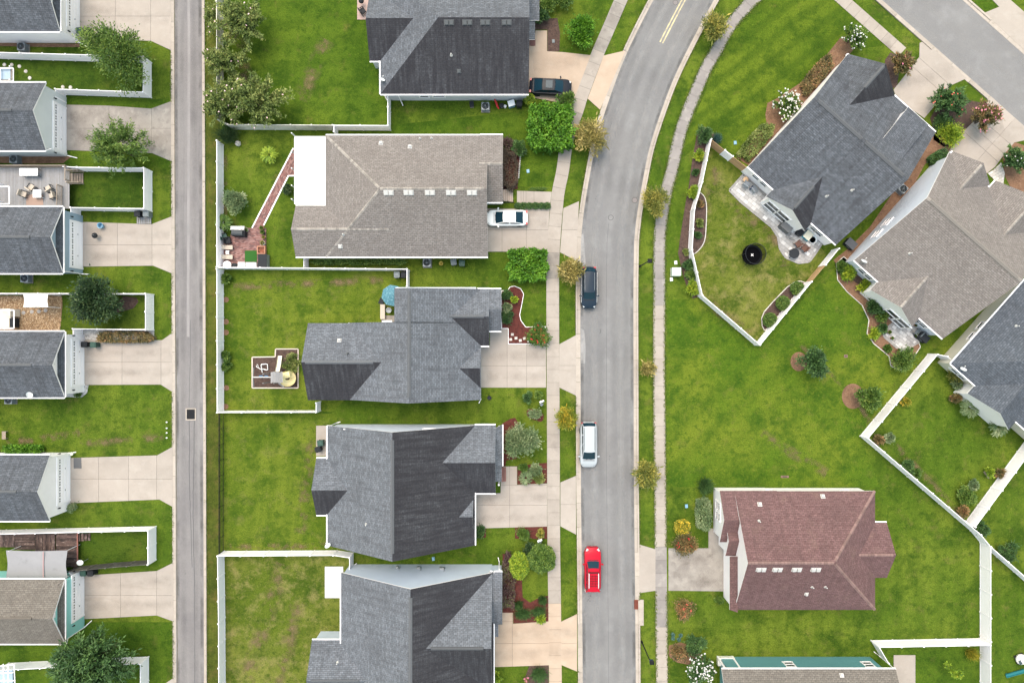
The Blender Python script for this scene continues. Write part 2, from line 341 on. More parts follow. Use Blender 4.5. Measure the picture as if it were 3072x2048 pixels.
for zi, (g, pl) in enumerate([
  ('olive', [(619, -60), (660, -60), (662, 2110), (619, 2110)]),
  ('deep', [(665, -60), (1180, -60), (1180, 390), (665, 390)]),
  ('base', [(665, 393), (1010, 393), (1010, 806), (665, 806)]),
  ('deep', [(1012, 393), (1700, 320), (1660, 560), (1500, 560), (1460, 420), (1012, 420)]),
  ('yellow', [(668, 812), (1100, 812), (1226, 812), (1226, 1000), (1000, 1234), (668, 1234)]),
  ('yellow', [(668, 1240), (1010, 1240), (1010, 1650), (668, 1650)]),
  ('dry', [(674, 1660), (1058, 1655), (1058, 2110), (674, 2110)]),
  ('dark', [(-120, 165), (455, 190), (455, 295), (-120, 280)]),
  ('dark', [(200, 510), (457, 516), (457, 635), (200, 633)]),
  ('dark', [(180, 885), (462, 885), (462, 990), (180, 990)]),
  ('dark', [(200, 1582), (469, 1580), (469, 1678), (200, 1698)]),
  ('deep', [(-120, 298), (510, 298), (510, 505), (-120, 505)]),
  ('deep', [(-120, 1865), (520, 1865), (520, 2110), (-120, 2110)]),
  ('base', [(-120, 1160), (517, 1160), (517, 1360), (-120, 1360)]),
  ('stripe', [(2288, -60), (2500, -60), (2700, 130), (2560, 150), (2250, 500), (2120, 415), (2040, 480), (2070, 380), (2170, 155)]),
  ('dry', [(2122, 440), (2220, 520), (2480, 760), (2440, 830), (2264, 1028), (2095, 886), (2068, 750), (2095, 560)]),
  ('field', [(1998, 900), (2090, 895), (2262, 1040), (2520, 790), (2700, 920), (2700, 1120), (2579, 1307), (2640, 1460), (1998, 1460)]),
  ('base', [(2000, 1462), (2700, 1470), (2790, 1505), (2935, 1640), (2935, 1915), (2000, 1960)]),
  ('base', [(2785, 1065), (3060, 1320), (2905, 1580), (2582, 1306)]),
  ('deep', [(2612, 1922), (2938, 1918), (2938, 2110), (2612, 2110)]),
  ]):
    sheet('lawn', pl, .004 + .0006 * zi, MG[g])
# ------------------------------------------------------------------ roads
road_c = resample(catmull([(1829, 2230), (1826, 1830), (1822, 1423), (1821, 1100), (1820.5, 900), (1822, 760), (1824, 706), (1834, 620), (1856, 495), (1874, 414), (1910, 304), (1954, 191), (2028, 43), (2120, -125)]), 12)
strip('road', np.vstack([[(1829, 3400)], road_c, [(2420, -690), (2800, -1400)]]), 160, .028, ASPH)
alley_c = resample([(564, -120), (571.5, 2170)], 40)
strip('alley_road', np.vstack([[(559.5, -1400)], alley_c, [(576, 3400)]]), 84, .028, ASPH2)
d_tr = np.array((.749, .663)); n_tr = np.array((.663, -.749))
tr_c = resample([tuple(np.array((2644, 0)) + n_tr * 80 - d_tr * 160), tuple(np.array((3072, 379)) + n_tr * 80 + d_tr * 160)], 40)
strip('side_road', np.vstack([[tr_c[0] - d_tr * 420], tr_c, [tr_c[-1] + d_tr * 1200]]), 162, .024, ASPH)
def wiggle_(pts, seed):
    r = np.random.default_rng(seed); q = resample(pts, 20); q[:, 0] += np.cumsum(r.normal(0, .25, len(q))); return q
strip('worn_band', wiggle_([(567, -100), (569, 1010)], 5), 8, .0315, M('worn_asphalt', (.27, .25, .25), [((.21, .2, .2), .6, .45, .65, .9, (1, .3, 1))], .9, 'pos', (.12, 12)))
YEL = M('yellow_line_paint', (.50, .42, .24), [((.24, .22, .18), 2, .42, .62, .85)], .8, 'pos', (.15, 12))
def near(u, v, q): return int(np.argmin(np.hypot(q[:, 0] - u, q[:, 1] - v)))
for o in (-4.5, 4.5):
    i0 = near(1987, 127, road_c); q = offs(road_c[i0:], o)
    strip('road_marking', q, 4.0, .033, YEL)
SEAL = M('crack_seal', (.085, .082, .085), rough=.8)
def wiggle(pts, amp, seed):
    r = np.random.default_rng(seed); q = resample(pts, 9); q[:, 0] += np.cumsum(r.normal(0, amp, len(q))) * .35; return q
for k, (a, b, w) in enumerate([((568, 1258), (571, 1500), 2.2), ((583, 1258), (580, 1480), 2.2), ((571, 1500), (577, 1700), 1.8), ((580, 1480), (584, 1760), 2.0), ((584, 1760), (586, 2060), 1.6), ((573, 960), (570, 1220), 1.2)]):
    strip('sealed_crack', wiggle([a, b], 1.0, k), w, .033, SEAL)
strip('sealed_crack', wiggle(offs(road_c[near(1826, 2100, road_c):near(1826, 660, road_c)], -2), .25, 9), .9, .033, SEAL)
strip('kerb_dirt', wiggle([(524, -60), (531, 2110)], .5, 4), 2.6, .0335, JOINT)
DK, LT = (.085, .082, .084), (.29, .28, .275)
for o in (-58, -20, 22, 58): wear('tyre_track', offs(road_c, o), 34, .0312, DK, .20, .25)
for o in (-40, 40): wear('pale_track', offs(road_c, o), 26, .0315, LT, .30, .2)
for o in (-76, 76): wear('gutter_dirt', offs(road_c, o), 16, .0318, (.06, .056, .052), .5, .3, .40, .68)
for o in (-36, 36): wear('gutter_dirt', offs(alley_c, o), 14, .0318, DK, .5, .3, .38, .66)
for o in (-18, 18): wear('tyre_track', offs(alley_c, o), 22, .0312, DK, .28, .25)
for o in (-60, 0, 60): wear('pale_track', offs(tr_c, o), 30, .0275, LT, .4, .2)
# skid arcs and oil drops
for i, (u, v, r_) in enumerate([(1720, 993, 9), (1792, 993, 10)]):
    a = np.linspace(-.7, .9, 9) + (math.pi if i == 0 else 0)
    strip('tyre_mark', np.c_[u + (25 if i == 0 else 0) + r_ * np.cos(a), v + r_ * np.sin(a)], 1.8, .033, SEAL)
b = MB()
for u, v, r_ in [(1765, 1797, 2.2), (1762, 1801, 1.6), (1769, 1792, 1.6), (1771, 1786, 2.6), (1770, 1801, 2), (1758, 1845, 1.5), (1762, 1842, 1), (1765, 1788, 1.3), (1811, 1260, 1.2), (1829, 1368, 1.8), (1828, 1376, 1.3), (1818, 1383, 1), (1796, 480, 1.3), (1796, 494, 1.3), (1790, 590, 1.4), (1787, 596, 1.6), (1794, 586, 1.2), (1960, 1130, 1.3), (2010, 205, 1.2), (1925, 340, 1.2), (1918, 345, 1.1)]:
    for k in range(1):
        t = np.linspace(0, 2 * math.pi, 9)[:-1]; b.poly([(*P(u + r_ * math.cos(a) * (1 + .25 * math.sin(3 * a + u)), v - r_ * math.sin(a))[:2], .033) for a in t])
add('oil_spots', b.done('oil_spots', SEAL), kind='structure')
PATCH = M('asphalt_patch', (.285, .275, .275), grain=(.15, 12), kind='pos')
for pl in ([(1743, 706), (1750, 700), (1757, 790), (1742, 805)], [(1742, 985), (1752, 990), (1757, 1040), (1755, 1090), (1742, 1090)]):
    sheet('asphalt_patch', pl, .031, PATCH)
# ------------------------------------------------------------------ kerbs
drop = [(1742, 605, 1742, 785), (1742, 990, 1742, 1190), (1742, 1425, 1742, 1605), (1742, 1840, 1742, 2010), (1790, 340, 1890, 145), (1903, 1640, 1903, 1775)]
def kerb(name, q, w, outer, label, lowfn=None, seglen=72):
    base = add(name, None, None, (0, 0, 0), kind='structure')
    base['label'] = label
    Q = resample(q, seglen)
    fine = resample(q, 12); d = np.r_[0, np.cumsum(np.linalg.norm(np.diff(fine, axis=0), axis=1))]; nn = normals(fine)
    N = len(Q) - 1
    for i in range(N):
        a, b_ = d[-1] * i / N + .35, d[-1] * (i + 1) / N - .35
        t = np.linspace(a, b_, 5); c = np.c_[np.interp(t, d, fine[:, 0]), np.interp(t, d, fine[:, 1])]; n = np.c_[np.interp(t, d, nn[:, 0]), np.interp(t, d, nn[:, 1])] * outer
        low = lowfn and lowfn(c[2][0], c[2][1])
        hk = .045 if low else .14
        prof = [(-w / 2, 0.0), (-w / 2, .036), (w * .08, .040), (w * .14, hk), (w / 2, hk + .005), (w / 2, -.02)]
        V = []; F = []
        for k in range(5):
            for o, z in prof:
                p = c[k] + n[k] * o; V.append((*P(p[0], p[1])[:2], z))
        m_ = len(prof)
        for k in range(4):
            for j in range(m_ - 1): F.append((k * m_ + j, k * m_ + j + 1, (k + 1) * m_ + j + 1, (k + 1) * m_ + j))
        F.append(tuple(range(m_))); F.append(tuple(range(4 * m_ + m_ - 1, 4 * m_ - 1, -1)))
        me = mesh('kerb_stone', V, F, [KERB]); add('kerb_stone', me, base)
    return base
def isdrop(u, v):
    for a, b_, c, d_ in drop:
        if (abs(u - a) < 40 or a != c) and min(a, c) - 25 <= u <= max(a, c) + 25 and min(b_, d_) <= v <= max(b_, d_): return True
    return False
kerb('street_kerb', offs(road_c, -86.5 if normals(road_c)[5][0] > 0 else 86.5), 14, -1 if normals(road_c)[5][0] > 0 else 1, 'pale concrete kerb along the left side of the street', isdrop)
kerb('street_kerb', offs(road_c, 86.5 if normals(road_c)[5][0] > 0 else -86.5), 14, 1 if normals(road_c)[5][0] > 0 else -1, 'pale concrete kerb along the right side of the street', isdrop)
sg = 1 if normals(alley_c)[0][0] > 0 else -1
kerb('alley_kerb', offs(alley_c, -47 * sg), 10, -sg, 'narrow concrete kerb on the garage side of the alley', lambda u, v: True, 62)
kerb('alley_kerb', offs(alley_c, 46 * sg), 9, sg, 'narrow concrete kerb on the fence side of the alley', None, 75)
sg = 1 if normals(tr_c)[0][0] > 0 else -1
kerb('side_road_kerb', offs(tr_c, 87 * (-sg)), 14, -sg, 'concrete kerb along the near side of the corner road', lambda u, v: 2772 < u < 2905 or u > 2985, 75)
kerb('side_road_kerb', offs(tr_c, 87 * sg), 14, sg, 'concrete kerb along the far side of the corner road', lambda u, v: u > 2950, 75)
# ------------------------------------------------------------------ pavements and drives as slabs
def walk(name, q, w, step, mat, label, matfn=None):
    base = strip(name, resample(q, 12), w - 1, .030, JOINT); base['label'] = label
    fine = resample(q, 6); d = np.r_[0, np.cumsum(np.linalg.norm(np.diff(fine, axis=0), axis=1))]; nn = normals(fine); N = int(round(d[-1] / step))
    for i in range(N):
        t = np.linspace(d[-1] * i / N + .3, d[-1] * (i + 1) / N - .3, 3); c = np.c_[np.interp(t, d, fine[:, 0]), np.interp(t, d, fine[:, 1])]; n = np.c_[np.interp(t, d, nn[:, 0]), np.interp(t, d, nn[:, 1])]
        pts = [P(*(c[k] + n[k] * w / 2))[:2] for k in range(3)] + [P(*(c[k] - n[k] * w / 2))[:2] for k in (2, 1, 0)]
        b = MB(); b.prism(pts, .0, .055 + .004 * rng.random(), bottom=False)
        add('paving_slab', b.done('paving_slab', matfn(c[1][0], c[1][1]) if matfn else mat), base)
walk('sidewalk', catmull([(1889, -60), (1863, 0), (1820, 100), (1791, 167), (1745, 289), (1732, 331), (1702, 418), (1688, 512), (1675, 575), (1669, 633), (1660, 755), (1658, 892), (1660, 1300), (1661, 1600), (1664, 1830), (1667, 2120)]), 38, 39, WALK, 'concrete sidewalk on the left side of the street',
     lambda u, v: CONCG if (v < 165 or 320 < v < 420 or 755 < v < 845) else (CONCW if v > 1820 else WALK))
redge = catmull([(2345, -55), (2286, 0), (2251, 33), (2202, 91), (2166, 157), (2131, 219), (2091, 313), (2069, 369), (2052, 424), (2033, 512), (2016, 576), (2001, 661), (1996, 720), (1995, 792), (1995, 900), (1994, 1100), (1996, 1300), (1998, 1500), (2000, 1700), (2004, 2120)])
rq = resample(redge, 8); sg = 1 if normals(rq)[5][0] < 0 else -1
walk('sidewalk', offs(rq, 17.5 * sg), 35, 40, WALKG, 'greyish concrete sidewalk on the right side of the street', lambda u, v: WALKG if (v < 900 or 1640 < v < 1890) else WALK)
walk('sidewalk', np.array([(2440, -77), (2706, 158)]), 35, 36, WALK, 'short sidewalk along the corner road at the top')
def clip(poly, a, b_, c):   # keep a*x+b*y<=c
    out = []
    for i in range(len(poly)):
        p, q = poly[i], poly[(i + 1) % len(poly)]; dp, dq = a * p[0] + b_ * p[1] - c, a * q[0] + b_ * q[1] - c
        if dp <= 0: out.append(p)
        if dp * dq < 0:
            t = dp / (dp - dq); out.append((p[0] + t * (q[0] - p[0]), p[1] + t * (q[1] - p[1])))
    return out
def slabs(name, poly, uc, vc, mat, label, ang=0.0, z=.058, gap=.35, piece='paving_slab', zj=.025, base=True, parent=None, jit=.004, kind='structure', jmat=None):
    bo = parent
    if base:
        bo = sheet(name, poly, zj, jmat or JOINT, kind=kind); bo['label'] = label
    ca, sa = math.cos(ang), math.sin(ang)
    U = [-9e9] + list(uc) + [9e9]; Vv = [-9e9] + list(vc) + [9e9]
    for i in range(len(U) - 1):
        for j in range(len(Vv) - 1):
            p = poly
            p = clip(p, -ca, -sa, -(U[i] + gap)); p = p and clip(p, ca, sa, U[i + 1] - gap)
            p = p and clip(p, sa, -ca, -(Vv[j] + gap)); p = p and clip(p, -sa, ca, Vv[j + 1] - gap)
            if not p or len(p) < 3: continue
            ar = abs(sum(p[k][0] * p[(k + 1) % len(p)][1] - p[(k + 1) % len(p)][0] * p[k][1] for k in range(len(p)))) / 2
            if ar < 14: continue
            b = MB(); b.prism([P(*q)[:2] for q in p], z - .05, z + jit * rng.random(), bottom=False); add(piece, b.done(piece, mat), bo)
    return bo
D = 'driveway'
slabs(D, [(236, -60), (514, -60), (514, 152), (454, 124), (360, 121), (236, 121)], [347, 453], [50], CONC, 'pale concrete garage drive at the top of the alley')
slabs(D, [(197, 315), (326, 318), (454, 327), (514, 305), (514, 484), (457, 460), (202, 451), (197, 451)], [328, 456], [386], CONCG, 'stained concrete garage drive beside the feathery tree')
slabs(D, [(243, 666), (456, 673), (515, 650), (516, 820), (460, 797), (248, 800), (243, 800)], [353, 457], [735], CONC, 'concrete garage drive with the black kettle grill on it')
slabs(D, [(246, 1020), (487, 1020), (517, 999), (518, 1175), (483, 1153), (261, 1154), (246, 1154)], [367, 484], [1086], CONC, 'concrete garage drive below the white gravel bed')
slabs(D, [(203, 1373), (472, 1365), (519, 1339), (519, 1519), (479, 1497), (209, 1508), (203, 1508)], [297, 387, 471], [1436], CONC, 'clean pale garage drive with a dark doormat')
slabs(D, [(248, 1725), (471, 1711), (521, 1686), (521, 1862), (471, 1844), (254, 1855), (248, 1855)], [363, 471], [1784], CONC, 'plain grey garage drive of the turquoise house')
slabs(D, [(450, 2072), (496, 2048), (522, 2031), (522, 2110), (450, 2110)], [], [], CONC, 'corner of a garage drive at the bottom left')
slabs(D, [(1584, 100), (1606, 100), (1606, 93), (1641, 93), (1641, 155), (1690, 158), (1772, 167), (1727, 285), (1714, 326), (1695, 312), (1600, 294), (1584, 292)], [], [], CONCW, 'warm concrete drive under the black sedan')
slabs('driveway_apron', [(1811, 168), (1876, 153), (1800, 330), (1763, 297)], [], [], CONCW, 'concrete apron of the black sedan drive')
slabs(D, [(1460, 626), (1649, 626), (1641, 755), (1460, 755)], [1506, 1579], [690], CONC, 'concrete drive under the white sedan')
slabs('driveway_apron', [(1690, 625), (1737, 604), (1728, 782), (1680, 757)], [], [690], CONC, 'concrete apron of the white sedan drive')
slabs(D, [(1437, 1039), (1470, 1039), (1470, 985), (1524, 985), (1524, 1032), (1638, 1032), (1638, 1162), (1437, 1162)], [1521.5, 1580], [1097], CONC, 'concrete drive beside the red mulch bed with stepping stones')
slabs('driveway_apron', [(1678, 1032), (1728, 1005), (1728, 1186), (1678, 1162)], [], [1096], CONC, 'concrete apron below the parked blue car')
slabs(D, [(1416, 1482), (1502, 1478), (1502, 1398), (1551, 1398), (1551, 1453), (1641, 1449), (1641, 1578), (1416, 1584)], [1529], [1454, 1514], CONC, 'L-shaped concrete drive opposite the silver minivan')
slabs('driveway_apron', [(1681, 1446), (1728, 1426), (1728, 1602), (1681, 1577)], [], [1512], CONC, 'concrete apron between silver minivan and red pickup')
slabs(D, [(1474, 1909), (1492, 1871), (1506, 1862), (1506, 1836), (1539, 1836), (1539, 1869), (1646, 1862), (1648, 1993), (1474, 1999)], [1537], [1862, 1928], CONCW, 'warm tan concrete drive at the bottom of the street')
slabs('driveway_apron', [(1683, 1863), (1731, 1840), (1731, 2012), (1683, 1992)], [], [1928], CONCW, 'warm tan concrete apron below the red pickup')
slabs(D, [(2005, 1643), (2125, 1643), (2125, 1584), (2150, 1584), (2182, 1612), (2182, 1772), (2005, 1770)], [2004], [], CONCG, 'stained cracked concrete drive of the red-brown house')
slabs('driveway_apron', [(1918, 1632), (1966, 1646), (1966, 1770), (1918, 1777)], [], [], CONC, 'short concrete apron beside the storm drain')
A45 = math.atan2(.663, .749)
def TR(a, n): return tuple(np.array((2644, 0)) + d_tr * a - n_tr * n)     # along / away from the road edge
slabs(D, [(2758, 130), (2772, 124), (2899, 236), (2852, 257), (2824, 293), (2772, 355), (2690, 300), (2680, 270), (2757, 172)], [], [(-.663 * 2757 + .749 * 172) + 3, (-.663 * 2760 + .749 * 172) + 38], CONC, 'concrete drive of the dark rotated house', A45)
slabs(D, [(2956, 310), (2972, 290), (3080, 388), (3080, 420), (3042, 428), (3012, 462), (2985, 500), (2960, 520), (2840, 462), (2890, 395), (2940, 345)], [2985 * .749 + 420 * .663], [-.663 * 2985 + .749 * 395, -.663 * 2985 + .749 * 440, -.663 * 2985 + .749 * 480], CONC, 'concrete drive of the tan rotated house', A45)
slabs('sidewalk', [(2960, -60), (3100, 62), (3100, 178), (2952, 40), (2996, 22), (2975, 0), (2930, -40)], [], [-.663 * 3000 + .749 * 0 + 30, -.663 * 3000 + .749 * 0 - 14], CONC, 'pale concrete paving across the corner road', A45)
sheet('lawn', [(2905, -8), (2972, -8), (2996, 20), (2951, 35)], .0165, MG['deep'])
for pts, w, nm, c, s in (([(1470, 640), (1640, 640)], 22, 'drive_stain', (.16, .13, .11), .5), ([(1470, 670), (1640, 668)], 22, 'drive_stain', (.16, .13, .11), .5), ([(1460, 1070), (1635, 1066)], 26, 'drive_stain', 0, 0), ([(1460, 1128), (1635, 1130)], 26, 'drive_stain', 0, 0), ([(1430, 1500), (1640, 1490)], 26, 'drive_stain', 0, 0), ([(1430, 1556), (1640, 1548)], 22, 'drive_stain', 0, 0),
        ([(260, 690), (510, 705)], 24, 'drive_stain', 0, 0), ([(260, 770), (510, 765)], 24, 'drive_stain', 0, 0), ([(260, 1058), (512, 1056)], 22, 'drive_stain', 0, 0), ([(260, 1118), (512, 1116)], 22, 'drive_stain', 0, 0), ([(212, 345), (330, 350)], 46, 'drive_stain', 0, 0), ([(212, 415), (500, 440)], 50, 'drive_stain', 0, 0), ([(260, 1752), (515, 1740)], 24, 'drive_stain', 0, 0), ([(260, 1815), (515, 1812)], 24, 'drive_stain', 0, 0), ([(252, 30), (510, 60)], 30, 'drive_stain', 0, 0), ([(1600, 200), (1740, 190)], 40, 'drive_stain', 0, 0), ([(2020, 1670), (2160, 1665)], 50, 'drive_stain', 0, 0), ([(2020, 1735), (2160, 1735)], 50, 'drive_stain', 0, 0), ([(1480, 1900), (1730, 1895)], 30, 'drive_stain', 0, 0), ([(1480, 1965), (1730, 1955)], 30, 'drive_stain', 0, 0), ([(2720, 250), (2860, 210)], 40, 'drive_stain', 0, 0), ([(2880, 420), (3010, 380)], 40, 'drive_stain', 0, 0)):
    wear(nm, resample(pts, 12), w * 1.5, .0655, (.16, .13, .11), .22, .5, .36, .72)
for pts, w in (([(1700, 60), (1800, 200)], 0), ([(690, 60), (720, 200), (760, 330)], 70), ([(676, 440), (676, 800)], 20), ([(690, 1640), (1000, 1636)], 26), ([(2190, 610), (2330, 720), (2350, 800)], 46), ([(2150, 500), (2120, 640), (2110, 740)], 34), ([(2120, 900), (2255, 1010)], 44), ([(2400, 1030), (2560, 1190), (2620, 1290)], 22), ([(700, 860), (1150, 840)], 30), ([(900, 300), (980, 120)], 60), ([(940, 1280), (900, 1600)], 40), ([(850, 1690), (740, 2040)], 60), ([(900, 1800), (830, 2046)], 60), ([(2680, 1330), (2880, 1540)], 26), ([(2480, 1420), (2280, 1300)], 40), ([(20, 1330), (240, 1300)], 30), ([(240, 1330), (500, 1310)], 30)):
    if w: wear('worn_turf', resample(catmull(pts), 12), w, .0205, (.15, .105, .05), .8, .55, .46, .66)
# ------------------------------------------------------------------ planting beds
def bed(name, poly, mat, label, z=.03, edge=None, ew=.10, ez=.09, smooth=False, open_=False, seg=22):
    if smooth: poly = [tuple(p) for p in catmull(poly + [poly[0]], 6)[:-1]]
    o = sheet(name, poly, z, mat); o['label'] = label
    if edge:
        pp = list(poly) + ([] if open_ else [poly[0]]); q = np.vstack([resample([pp[i], pp[i + 1]], min(seg, max(6, math.dist(pp[i], pp[i + 1]))))[:-1] for i in range(len(pp) - 1)] + [np.array([pp[-1]])])
        for i in range(len(q) - 1):
            a, c = P(*q[i]), P(*q[i + 1]); L_ = math.hypot(c[0] - a[0], c[1] - a[1]) - .015; an = math.atan2(c[1] - a[1], c[0] - a[0])
            b = MB(); b.box(((a[0] + c[0]) / 2, (a[1] + c[1]) / 2, ez / 2), (L_, ew, ez), an); add('edging', b.done('edging', edge), o)
    return o
B = 'mulch_bed'
bed(B, [(1505, 985), (1505, 872), (1522, 872), (1530, 861), (1543, 858), (1562, 866), (1571, 882), (1565, 915), (1559, 944), (1562, 960), (1577, 981), (1636, 979), (1636, 1031), (1525, 1031), (1525, 985)], REDM, 'dark red mulch bed with white edging and stepping stones', edge=TRIM, ew=.06)
bed(B, [(1506, 1270), (1530, 1256), (1545, 1252), (1559, 1275), (1550, 1376), (1519, 1380), (1516, 1398), (1506, 1398)], REDM, 'red mulch bed at the front of the lower grey house')
bed(B, [(1552, 1396), (1641, 1387), (1641, 1448), (1552, 1452)], REDM, 'square red mulch bed between walk and drive')
bed(B, [(1421, 1586), (1458, 1583), (1458, 1611), (1421, 1611)], REDM, 'small red mulch bed at the garage corner')
bed(B, [(1545, 1580), (1641, 1578), (1641, 1615), (1545, 1615)], REDM, 'red mulch bed below the L-shaped drive')
bed(B, [(1580, 1232), (1592, 1226), (1628, 1240), (1626, 1263), (1600, 1258), (1582, 1246)], REDM, 'small round red mulch bed near the mailbox', smooth=True)
bed(B, [(1508, 1660), (1530, 1662), (1546, 1730), (1566, 1740), (1568, 1790), (1590, 1806), (1617, 1792), (1645, 1785), (1645, 1862), (1540, 1868), (1540, 1836), (1508, 1836)], REDM, 'red mulch bed wrapping the bottom house front')
bed(B, [(1590, 1990), (1646, 1990), (1646, 2110), (1575, 2110), (1575, 2030)], BRNM, 'brown mulch bed at the bottom street corner')
bed(B, [(1617, 60), (1640, 30), (1660, 0), (1680, -40), (1600, -40), (1600, 90), (1642, 90), (1642, 155), (1678, 155), (1680, 100), (1672, 55)], BRNM, 'dark mulch bed beside the black sedan walk')
bed(B, [(1505, 452), (1550, 452), (1560, 470), (1553, 540), (1553, 568), (1505, 568)], REDM, 'dark mulch bed under the brown hedge')
bed(B, [(758, 1071), (827, 1070), (828, 1046.5), (895.5, 1046.5), (895.5, 1163), (758, 1163)], BRNM, 'timber-edged play area filled with dark mulch', edge=M('pale_timber', (.50, .42, .36), var=.12), ew=.12, ez=.16, seg=42)
bed(B, [(2090, 405), (2112, 380), (2135, 395), (2160, 418), (2130, 440), (2120, 470), (2100, 560), (2074, 640), (2066, 755), (2084, 840), (2096, 890), (2078, 896), (2064, 870), (2050, 830), (2034, 760), (2042, 700), (2058, 600), (2066, 560), (2075, 490)], BRNM, 'bark bed outside the curved white fence')
bed(B, [(2099, 577), (2113, 592), (2119, 622), (2117, 690), (2112, 725), (2098, 748), (2080, 762), (2076, 745), (2078, 690), (2083, 635)], BRNM, 'narrow bed inside the curved fence with pale edging', edge=STONE, ew=.09, smooth=True, seg=16)
bed(B, [(2414, 848), (2400, 843), (2384, 845), (2360, 862), (2318, 905), (2292, 935), (2284, 955), (2286, 978), (2293, 991), (2306, 982), (2360, 920)], BRNM, 'narrow bed with three clipped shrubs and pale edging', edge=STONE, ew=.09, seg=16)
bed(B, [(2210, 475), (2300, 375), (2296, 345), (2302, 310), (2330, 296), (2400, 250), (2480, 165), (2520, 115), (2560, 100), (2585, 120), (2560, 150), (2400, 330), (2252, 500)], STRAW, 'weedy planting bed along the dark rotated house')
bed(B, [(2672, 158), (2694, 170), (2700, 200), (2690, 262), (2668, 268), (2650, 230), (2655, 180)], BRNM, 'mulch bed beside the drive of the dark rotated house')
bed(B, [(2828, 292), (2900, 300), (2960, 312), (2940, 345), (2890, 396), (2860, 436), (2830, 440), (2800, 420), (2800, 390), (2790, 355)], BRNM, 'long planted bed between the two rotated drives')
bed(B, [(2800, 400), (2812, 410), (2830, 436), (2858, 440), (2852, 458), (2800, 460), (2770, 500), (2740, 560), (2700, 610), (2640, 690), (2560, 775), (2545, 786), (2515, 800), (2500, 780), (2545, 745), (2610, 680), (2690, 560), (2740, 500)], STRAW, 'pine straw strip between the two rotated houses')
bed(B, [(2508, 790), (2530, 770), (2620, 850), (2640, 880), (2700, 950), (2735, 980), (2760, 1040), (2740, 1070), (2700, 1110), (2672, 1098), (2666, 1068), (2620, 1030), (2600, 1000), (2606, 960), (2585, 915), (2540, 875), (2512, 840)], STRAW, 'curving pine straw bed behind the tan rotated house', edge=STONE, ew=.08, seg=14)
bed(B, [(2558, 800), (2600, 838), (2586, 862), (2552, 836)], BRNM, 'dark mulch patch between two lime shrubs behind the tan house', z=.036)
bed(B, [(3000, 455), (3040, 425), (3080, 440), (3080, 580), (3030, 560), (3010, 520), (3012, 490)], STRAW, 'pine straw bed at the right edge by the tan house')
for u, v, r_, l in ((2396, 1084, 25, 'round mulch ring at the foot of the upper lawn tree'), (2558, 1188, 33, 'round mulch ring at the foot of the lower lawn tree')):
    bed(B, [(u + r_ * math.cos(a) * 1.0, v + r_ * math.sin(a) * 1.15) for a in np.linspace(0, 2 * math.pi, 25)[:-1]], STRAW, l)
bed(B, [(2005, 1935), (2040, 1925), (2080, 1935), (2110, 1975), (2080, 1995), (2030, 1985), (2005, 1965)], STRAW, 'ragged mulch bed at the bottom right corner')
bed(B, [(-100, 887), (186, 887), (188, 915), (182, 975), (180, 993), (-100, 993)], CHIPB, 'bed of coarse tan bark chips behind the garage fence')
bed(B, [(330, 940), (345, 915), (372, 888), (410, 893), (416, 905), (400, 925), (360, 936)], BRNM, 'mulch patch under the dark round tree')
bed('gravel_bed', [(251, 986), (463, 986), (463, 1020), (300, 1020), (251, 1019)], GRAV, 'white gravel bed along the garage drive')
bed('gravel_bed', [(250, 1155), (266, 1154), (262, 1178), (245, 1192), (200, 1190), (200, 1180)], GRAV, 'small white gravel corner by the garage')
bed('gravel_bed', [(1150, 283), (1400, 285), (1400, 298), (1380, 302), (1160, 302)], GRAV, 'pale gravel strip along the dark house wall')
bed(B, [(-100, 128), (240, 132), (240, 142), (130, 142), (-100, 137)], STRAW, 'pine straw strip below the first garage wall')
bed(B, [(-100, 468), (215, 470), (190, 490), (100, 492), (-100, 486)], STRAW, 'pine straw strip below the second garage wall')
for i, (u, v) in enumerate([(678, 899), (678, 965), (678, 997), (679, 1163), (677, 1219), (682, 1095)]):
    bed(B, [(u + 9 * math.cos(a), v + 8.5 * math.sin(a)) for a in np.linspace(0, 2 * math.pi, 13)[:-1]], STRAW, 'small mulch ring number %d from the top along the alley fence' % (i + 1))
# bark chips
def chips(name, poly, n, mats, lmin, lmax, z=.035):
    pts = np.array(poly); lo, hi = pts.min(0), pts.max(0); r = np.random.default_rng(5); V = []; F = []; mi = []
    from mathutils.geometry import intersect_point_tri_2d
    def inside(x, y):
        c = False; j = len(poly) - 1
        for i in range(len(poly)):
            if (poly[i][1] > y) != (poly[j][1] > y) and x < (poly[j][0] - poly[i][0]) * (y - poly[i][1]) / (poly[j][1] - poly[i][1]) + poly[i][0]: c = not c
            j = i
        return c
    while len(F) < n:
        u, v = r.uniform(lo, hi)
        if not inside(u, v): continue
        x, y, _ = P(u, v); a = r.uniform(0, math.pi); L_ = r.uniform(lmin, lmax); w = L_ * r.uniform(.3, .6); t = r.uniform(-.3, .3); k = len(V); zz = z + r.uniform(.0, .04)
        dx, dy = math.cos(a), math.sin(a)
        V += [(x - dx * L_ / 2, y - dy * L_ / 2, zz - t * L_ / 2), (x + dy * w / 2, y - dx * w / 2, zz + .012), (x + dx * L_ / 2, y + dy * L_ / 2, zz + t * L_ / 2), (x - dy * w / 2, y + dx * w / 2, zz)]
        F.append((k, k + 1, k + 2, k + 3)); mi.append(int(r.integers(len(mats))))
    return add(name, mesh(name, V, F, mats, mi), kind='stuff')
o = chips('bark_chips', [(-20, 888), (186, 888), (188, 915), (182, 975), (180, 990), (-20, 990)], 5000, [M('chip_%d' % i, c) for i, c in enumerate([(.42, .29, .17), (.30, .19, .10), (.20, .12, .07), (.5, .38, .25)])], .10, .26)
o['label'] = 'loose tan bark chips covering the garage back yard'; o['category'] = 'bark chips'
